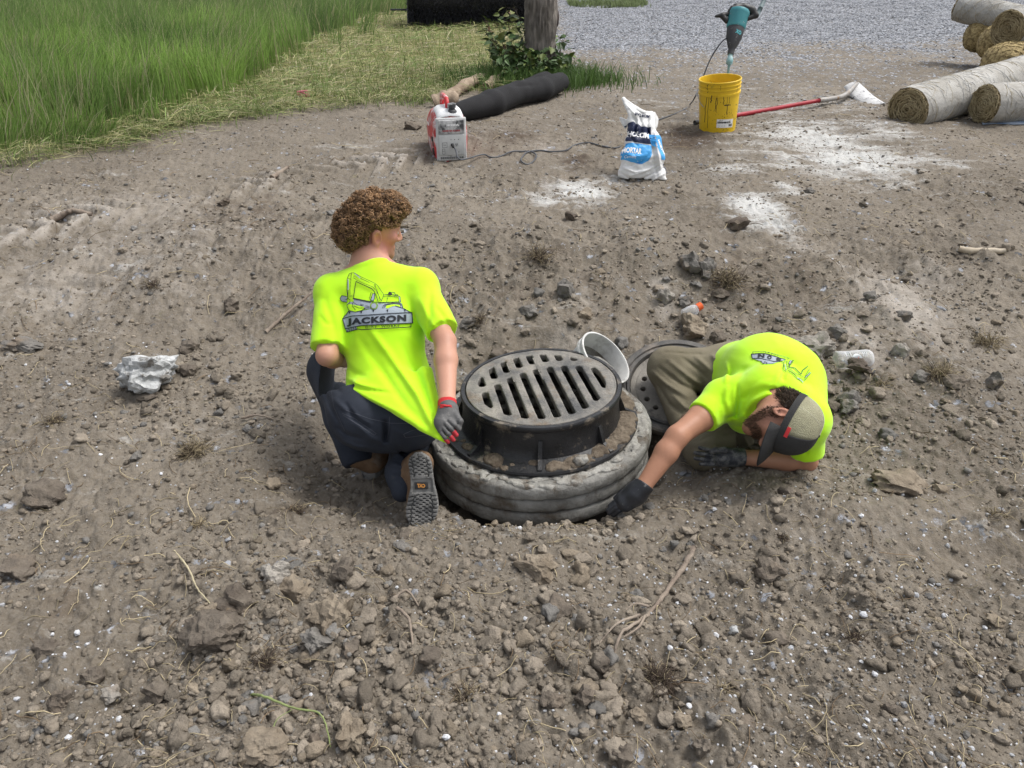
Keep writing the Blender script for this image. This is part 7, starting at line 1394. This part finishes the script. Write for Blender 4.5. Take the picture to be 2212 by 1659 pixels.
# shirt
s2 = Vol([.62, 2.05, -.28], [1.38, 3.2, .40], .0058)
s2.cap(pel2, mid2, .150, .165, k=.07); s2.cap(mid2, nb2 - nrm(nb2 - mid2) * .05, .165, .115, k=.07); s2.cap(sR, sL, .074, k=.07); s2.ell(P(1655, 800, 3.08), (.15, .14, .13), k=.06); s2.cap(P(1600, 800, 3.25), P(1700, 815, 3.0), .12, .12, k=.06); s2.cap(P(1710, 835, 3.0), sL, .125, .085, k=.06); s2.cap(P(1610, 900, 2.98), P(1690, 905, 3.0), .07, .08, k=.05)
for s_ in (sR, sL): s2.cap(nb2, s_, .068, .070, k=.05)
slR2, slL2 = P(1517, 902, 2.865), P(1742, 978, 2.90); s2.cap(sR, slR2 + (slR2 - sR) * .35, .072, .062, k=.025, cut=(slR2, slR2 - sR)); s2.cap(sL, slL2 + (slL2 - sL) * .3, .072, .064, k=.025, cut=(slL2, slL2 - sL))
dR2 = nrm(slR2 - sR + CAM_U * -.0); s2.half(P(1562, 800, 3.3), nrm(P(1545, 800, 3.34) - mid2), lo=[.7, 2.7, -.3], hi=[1.1, 3.2, .4])
s2.cap(nb2 + (q2(0, -.028, -.055) - nb2) * .25, q2(0, -.02, -.02), .062, .060, k=.008, op='sub'); s2.ell(q2(0, .015, 0), (.080, .105, .115), A2, k=.008, op='sub')
creases(s2, [([(1690, 858), (1660, 850), (1625, 868), (1598, 905)], .010, .010), ([(1700, 855), (1650, 838), (1600, 862), (1585, 900)], -.008, .010), ([(1592, 826), (1594, 870), (1590, 905)], -.009, .008), ([(1572, 830), (1568, 865), (1580, 900)], .006, .010), ([(1560, 850), (1552, 880), (1556, 915)], -.005, .009), ([(1690, 800), (1672, 830), (1650, 845)], .008, .010), ([(1700, 790), (1690, 815), (1690, 845)], -.009, .010), ([(1730, 850), (1722, 870), (1720, 900)], -.009, .009), ([(1745, 830), (1742, 870), (1748, 910)], .006, .012), ([(1640, 780), (1610, 800), (1590, 830)], -.005, .014), ([(1745, 930), (1738, 960), (1742, 985)], -.006, .008), ([(1568, 780), (1572, 800), (1565, 830)], .006, .008), ([(1600, 890), (1620, 910), (1640, 930)], .008, .008), ([(1560, 905), (1590, 898), (1615, 885)], -.006, .007), ([(1512, 880), (1520, 900), (1532, 924)], .004, .004), ([(1665, 760), (1700, 775), (1730, 800)], -.004, .014)])
nd_ = nrm(q2(0, -.028, -.055) - nb2); cc_ = nb2 + (q2(0, -.028, -.055) - nb2) * .32; CF = frame(nd_, F2); s2.poly([cc_ + CF[0] * .067 * math.cos(a) + CF[1] * .069 * math.sin(a) for a in np.linspace(0, 2 * np.pi, 41)], [.0085] * 41, k=.016)
X, Y, Z = np.meshgrid(*s2.ax, indexing='ij'); s2.d += (.003 * fbm(X * 9, Z * 9 + Y * 5, 3, 8)).astype(np.float32); shirt2 = s2.mesh('shirt', HIVIS2, per2, 1)
f = Flat(); L = lambda pts, w=9, m=1, z=.0012: f.line(pts, w + 3, m, z)
f.poly([(690, 330), (870, 318), (1000, 322), (1150, 365), (1330, 420), (1450, 455), (1380, 480), (1250, 512), (1180, 540), (1040, 545), (960, 545), (910, 490), (720, 425)], 0); L([(690, 330), (870, 318), (1000, 322), (1150, 365), (1330, 420), (1450, 455)], 10); L([(690, 330), (712, 425)], 14); L([(712, 425), (880, 425), (1040, 465), (1200, 500), (1370, 485)], 10); L([(910, 490), (930, 540), (960, 545)], 8); L([(970, 545), (985, 505), (1020, 515), (1040, 545)], 7); L([(720, 320), (725, 282), (960, 270), (1180, 325), (1380, 375), (1540, 425)], 8)
for ch, x, y, w_, h_, r_ in (('N', 912, 372, 145, 82, .10), ('O', 1094, 408, 100, 88, .16), ('S', 1292, 452, 115, 62, .16), ('S', 1005, 291, 30, 26, .1), ('K', 1072, 300, 32, 28, .15), ('R', 1140, 318, 32, 28, .2), ('O', 1212, 341, 32, 28, .22), ('W', 1280, 360, 38, 28, .22), ('T', 1435, 405, 30, 28, .25), ('R', 1498, 428, 28, 28, .3)):
    v, t = lettering(ch, 50, 3.2 if h_ > 40 else 1.2); e = v.max(0) - v.min(0); v = v * (np.array([w_, h_]) / e) * [-1, 1]; cr, sr = math.cos(r_), math.sin(r_); v = v @ np.array([[cr, sr], [-sr, cr]]) + [x, y]; f.add(v, t[:, ::-1], 1, .0016)
f.poly([(1555, 465), (1600, 475), (1545, 560), (1510, 545)], 0, .0006); L([(1555, 465), (1510, 545), (1545, 560), (1600, 475), (1630, 470), (1560, 570), (1515, 590)], 10); L([(1515, 590), (1540, 625), (1650, 640), (1790, 780), (1830, 690), (1940, 600)], 14); L([(1370, 505), (1410, 540), (1385, 640), (1400, 690), (1470, 730)], 8); L([(1480, 660), (1560, 680), (1660, 760), (1840, 835)], 7); L([(1520, 710), (1620, 770), (1700, 860), (1840, 900)], 10); L([(1430, 560), (1450, 660), (1470, 690)], 12, 0); f.circle((1468, 692), 14, 1, .0012, 12, 5); L([(1700, 860), (1790, 915), (1830, 960)], 14, 0); L([(1870, 860), (1990, 730)], 8); L([(1890, 850), (2005, 745)], 12, 0); L([(1850, 920), (1910, 880), (2010, 745)], 8); L([(1980, 660), (1880, 830)], 7); L([(1480, 500), (1470, 580), (1500, 620), (1530, 640)], 7); L([(1400, 515), (1440, 490), (1500, 490)], 7)
f.finish('back_print', [PRG, PRB, PRY], ray_place(bvh_of(shirt2), 1557.3, 734.4, .096, .0022), shirt2, 60)
# trousers
t2 = Vol([.50, 2.35, -.32], [1.22, 3.35, .30], .0056)
t2.cap(hip2R, hip2L, .13, .125, k=.06); t2.cap(pel2, mid2, .15, .14, k=.05); t2.cap(hip2R, kn2R, .115, .090, k=.05); t2.cap(kn2R, an2R, .090, .070, k=.04); t2.cap(hip2L, kn2L, .125, .090, k=.05); t2.cap(kn2L, P(1610, 965, 3.2), .082, .07, k=.03)
t2.half(P(1640, 830, 3.1), nrm(mid2 - pel2), lo=[.9, 2.5, -.3], hi=[1.22, 3.3, .3])
creases(t2, [([(1405, 800), (1440, 830), (1490, 860)], .009, .009), ([(1420, 790), (1470, 830), (1510, 850)], -.008, .008), ([(1440, 775), (1490, 815), (1520, 835)], .008, .009), ([(1470, 770), (1510, 800), (1530, 820)], -.007, .008), ([(1500, 768), (1525, 790), (1540, 805)], .007, .009), ([(1415, 820), (1445, 870), (1480, 900)], -.007, .008), ([(1450, 850), (1480, 880), (1510, 890)], .007, .009), ([(1430, 760), (1480, 764), (1530, 766)], -.004, .004), ([(1500, 955), (1545, 940), (1600, 930)], -.004, .005), ([(1490, 980), (1530, 970), (1590, 972)], .005, .008), ([(1600, 920), (1610, 950), (1625, 975)], .009, .008), ([(1615, 920), (1625, 945), (1640, 960)], -.009, .008), ([(1520, 930), (1560, 925), (1600, 915)], .004, .009), ([(1535, 765), (1550, 780), (1562, 800)], .008, .008)])
X, Y, Z = np.meshgrid(*t2.ax, indexing='ij'); t2.d += (.003 * fbm(X * 10, Z * 10 + Y * 6, 3, 5)).astype(np.float32); t2.mesh('trousers', KHAKI, per2, 1)
bo2 = P(1500, 935, 3.26); bo2[2] = Hs(bo2[0], bo2[1]) + .02; b_d = nrm([-.35, -.9, 0]); boot('boot', bo2 - b_d * .12, np.cross(b_d, [0, 0, -1.]), b_d, np.array([0, 0, -1.]), .28, an2R, None, False).parent = per2
# gloves: one deep in the gap beside the rings, the other resting palm up
d_ = nrm(wR - eR); g0_ = wR + d_ * .012; gv = Vol(P(1355, 1078, 2.77) - .16, P(1355, 1078, 2.77) + .16, .0026); gq = lambda x, y, z=2.775: P(x, y, z)
gv.cap(gq(1392, 1047, 2.764), gq(1372, 1066, 2.77), .038, .039, k=.01); gv.cap(gq(1374, 1064), gq(1350, 1080, 2.78), .037, .034, k=.02, flat=(CAM_F, .8)); gv.cap(gq(1378, 1072), gq(1352, 1092, 2.78), .028, .022, k=.02)
for k, (a, b) in enumerate((((1350, 1072), (1318, 1092)), ((1347, 1081), (1313, 1102)), ((1346, 1089), (1316, 1109)), ((1350, 1096), (1325, 1113)))): finger(gv, [gq(*a, 2.78), gq((a[0] + b[0]) / 2, (a[1] + b[1]) / 2 - 2, 2.785), gq(*b, 2.80)], .011, .0085, .003)
finger(gv, [gq(1362, 1060, 2.80), gq(1344, 1064, 2.82), gq(1330, 1076, 2.83)], .0125, .0095, .006); gv.half(gq(1393, 1046, 2.762), -d_ if True else d_); gv.mesh('glove', GLOVE_D, per2, 1)
g2 = Vol(P(1555, 985, 2.93) - .16, P(1555, 985, 2.93) + .16, .0025); h_ = lambda x, y, d=0.: P(x, y, 2.935 + d)
g2.cap(h_(1607, 987), h_(1590, 987), .034, .035, k=.01); g2.cap(h_(1590, 987), h_(1558, 990), .035, .036, k=.02, flat=(CAM_U, .72)); g2.cap(h_(1585, 992), h_(1556, 997), .026, .020, k=.02)
for pts, r in (([(1562, 980), (1536, 973), (1511, 967)], .0088), ([(1558, 987), (1528, 982), (1502, 978)], .0092), ([(1556, 994), (1526, 993), (1502, 990)], .0090), ([(1558, 1001), (1534, 1003), (1513, 1002)], .0082)): finger(g2, [h_(*q, -.004 * i) for i, q in enumerate(pts)], r * 1.05, r * .86, .0025)
finger(g2, [h_(1588, 975, -.012), h_(1566, 972, -.03), h_(1546, 973, -.034), h_(1537, 976, -.03)], .013, .0095, .006); g2.half(h_(1608, 987), nrm(h_(1608, 987) - h_(1590, 987))); g2.mesh('glove', GLOVE_M, per2, 1)
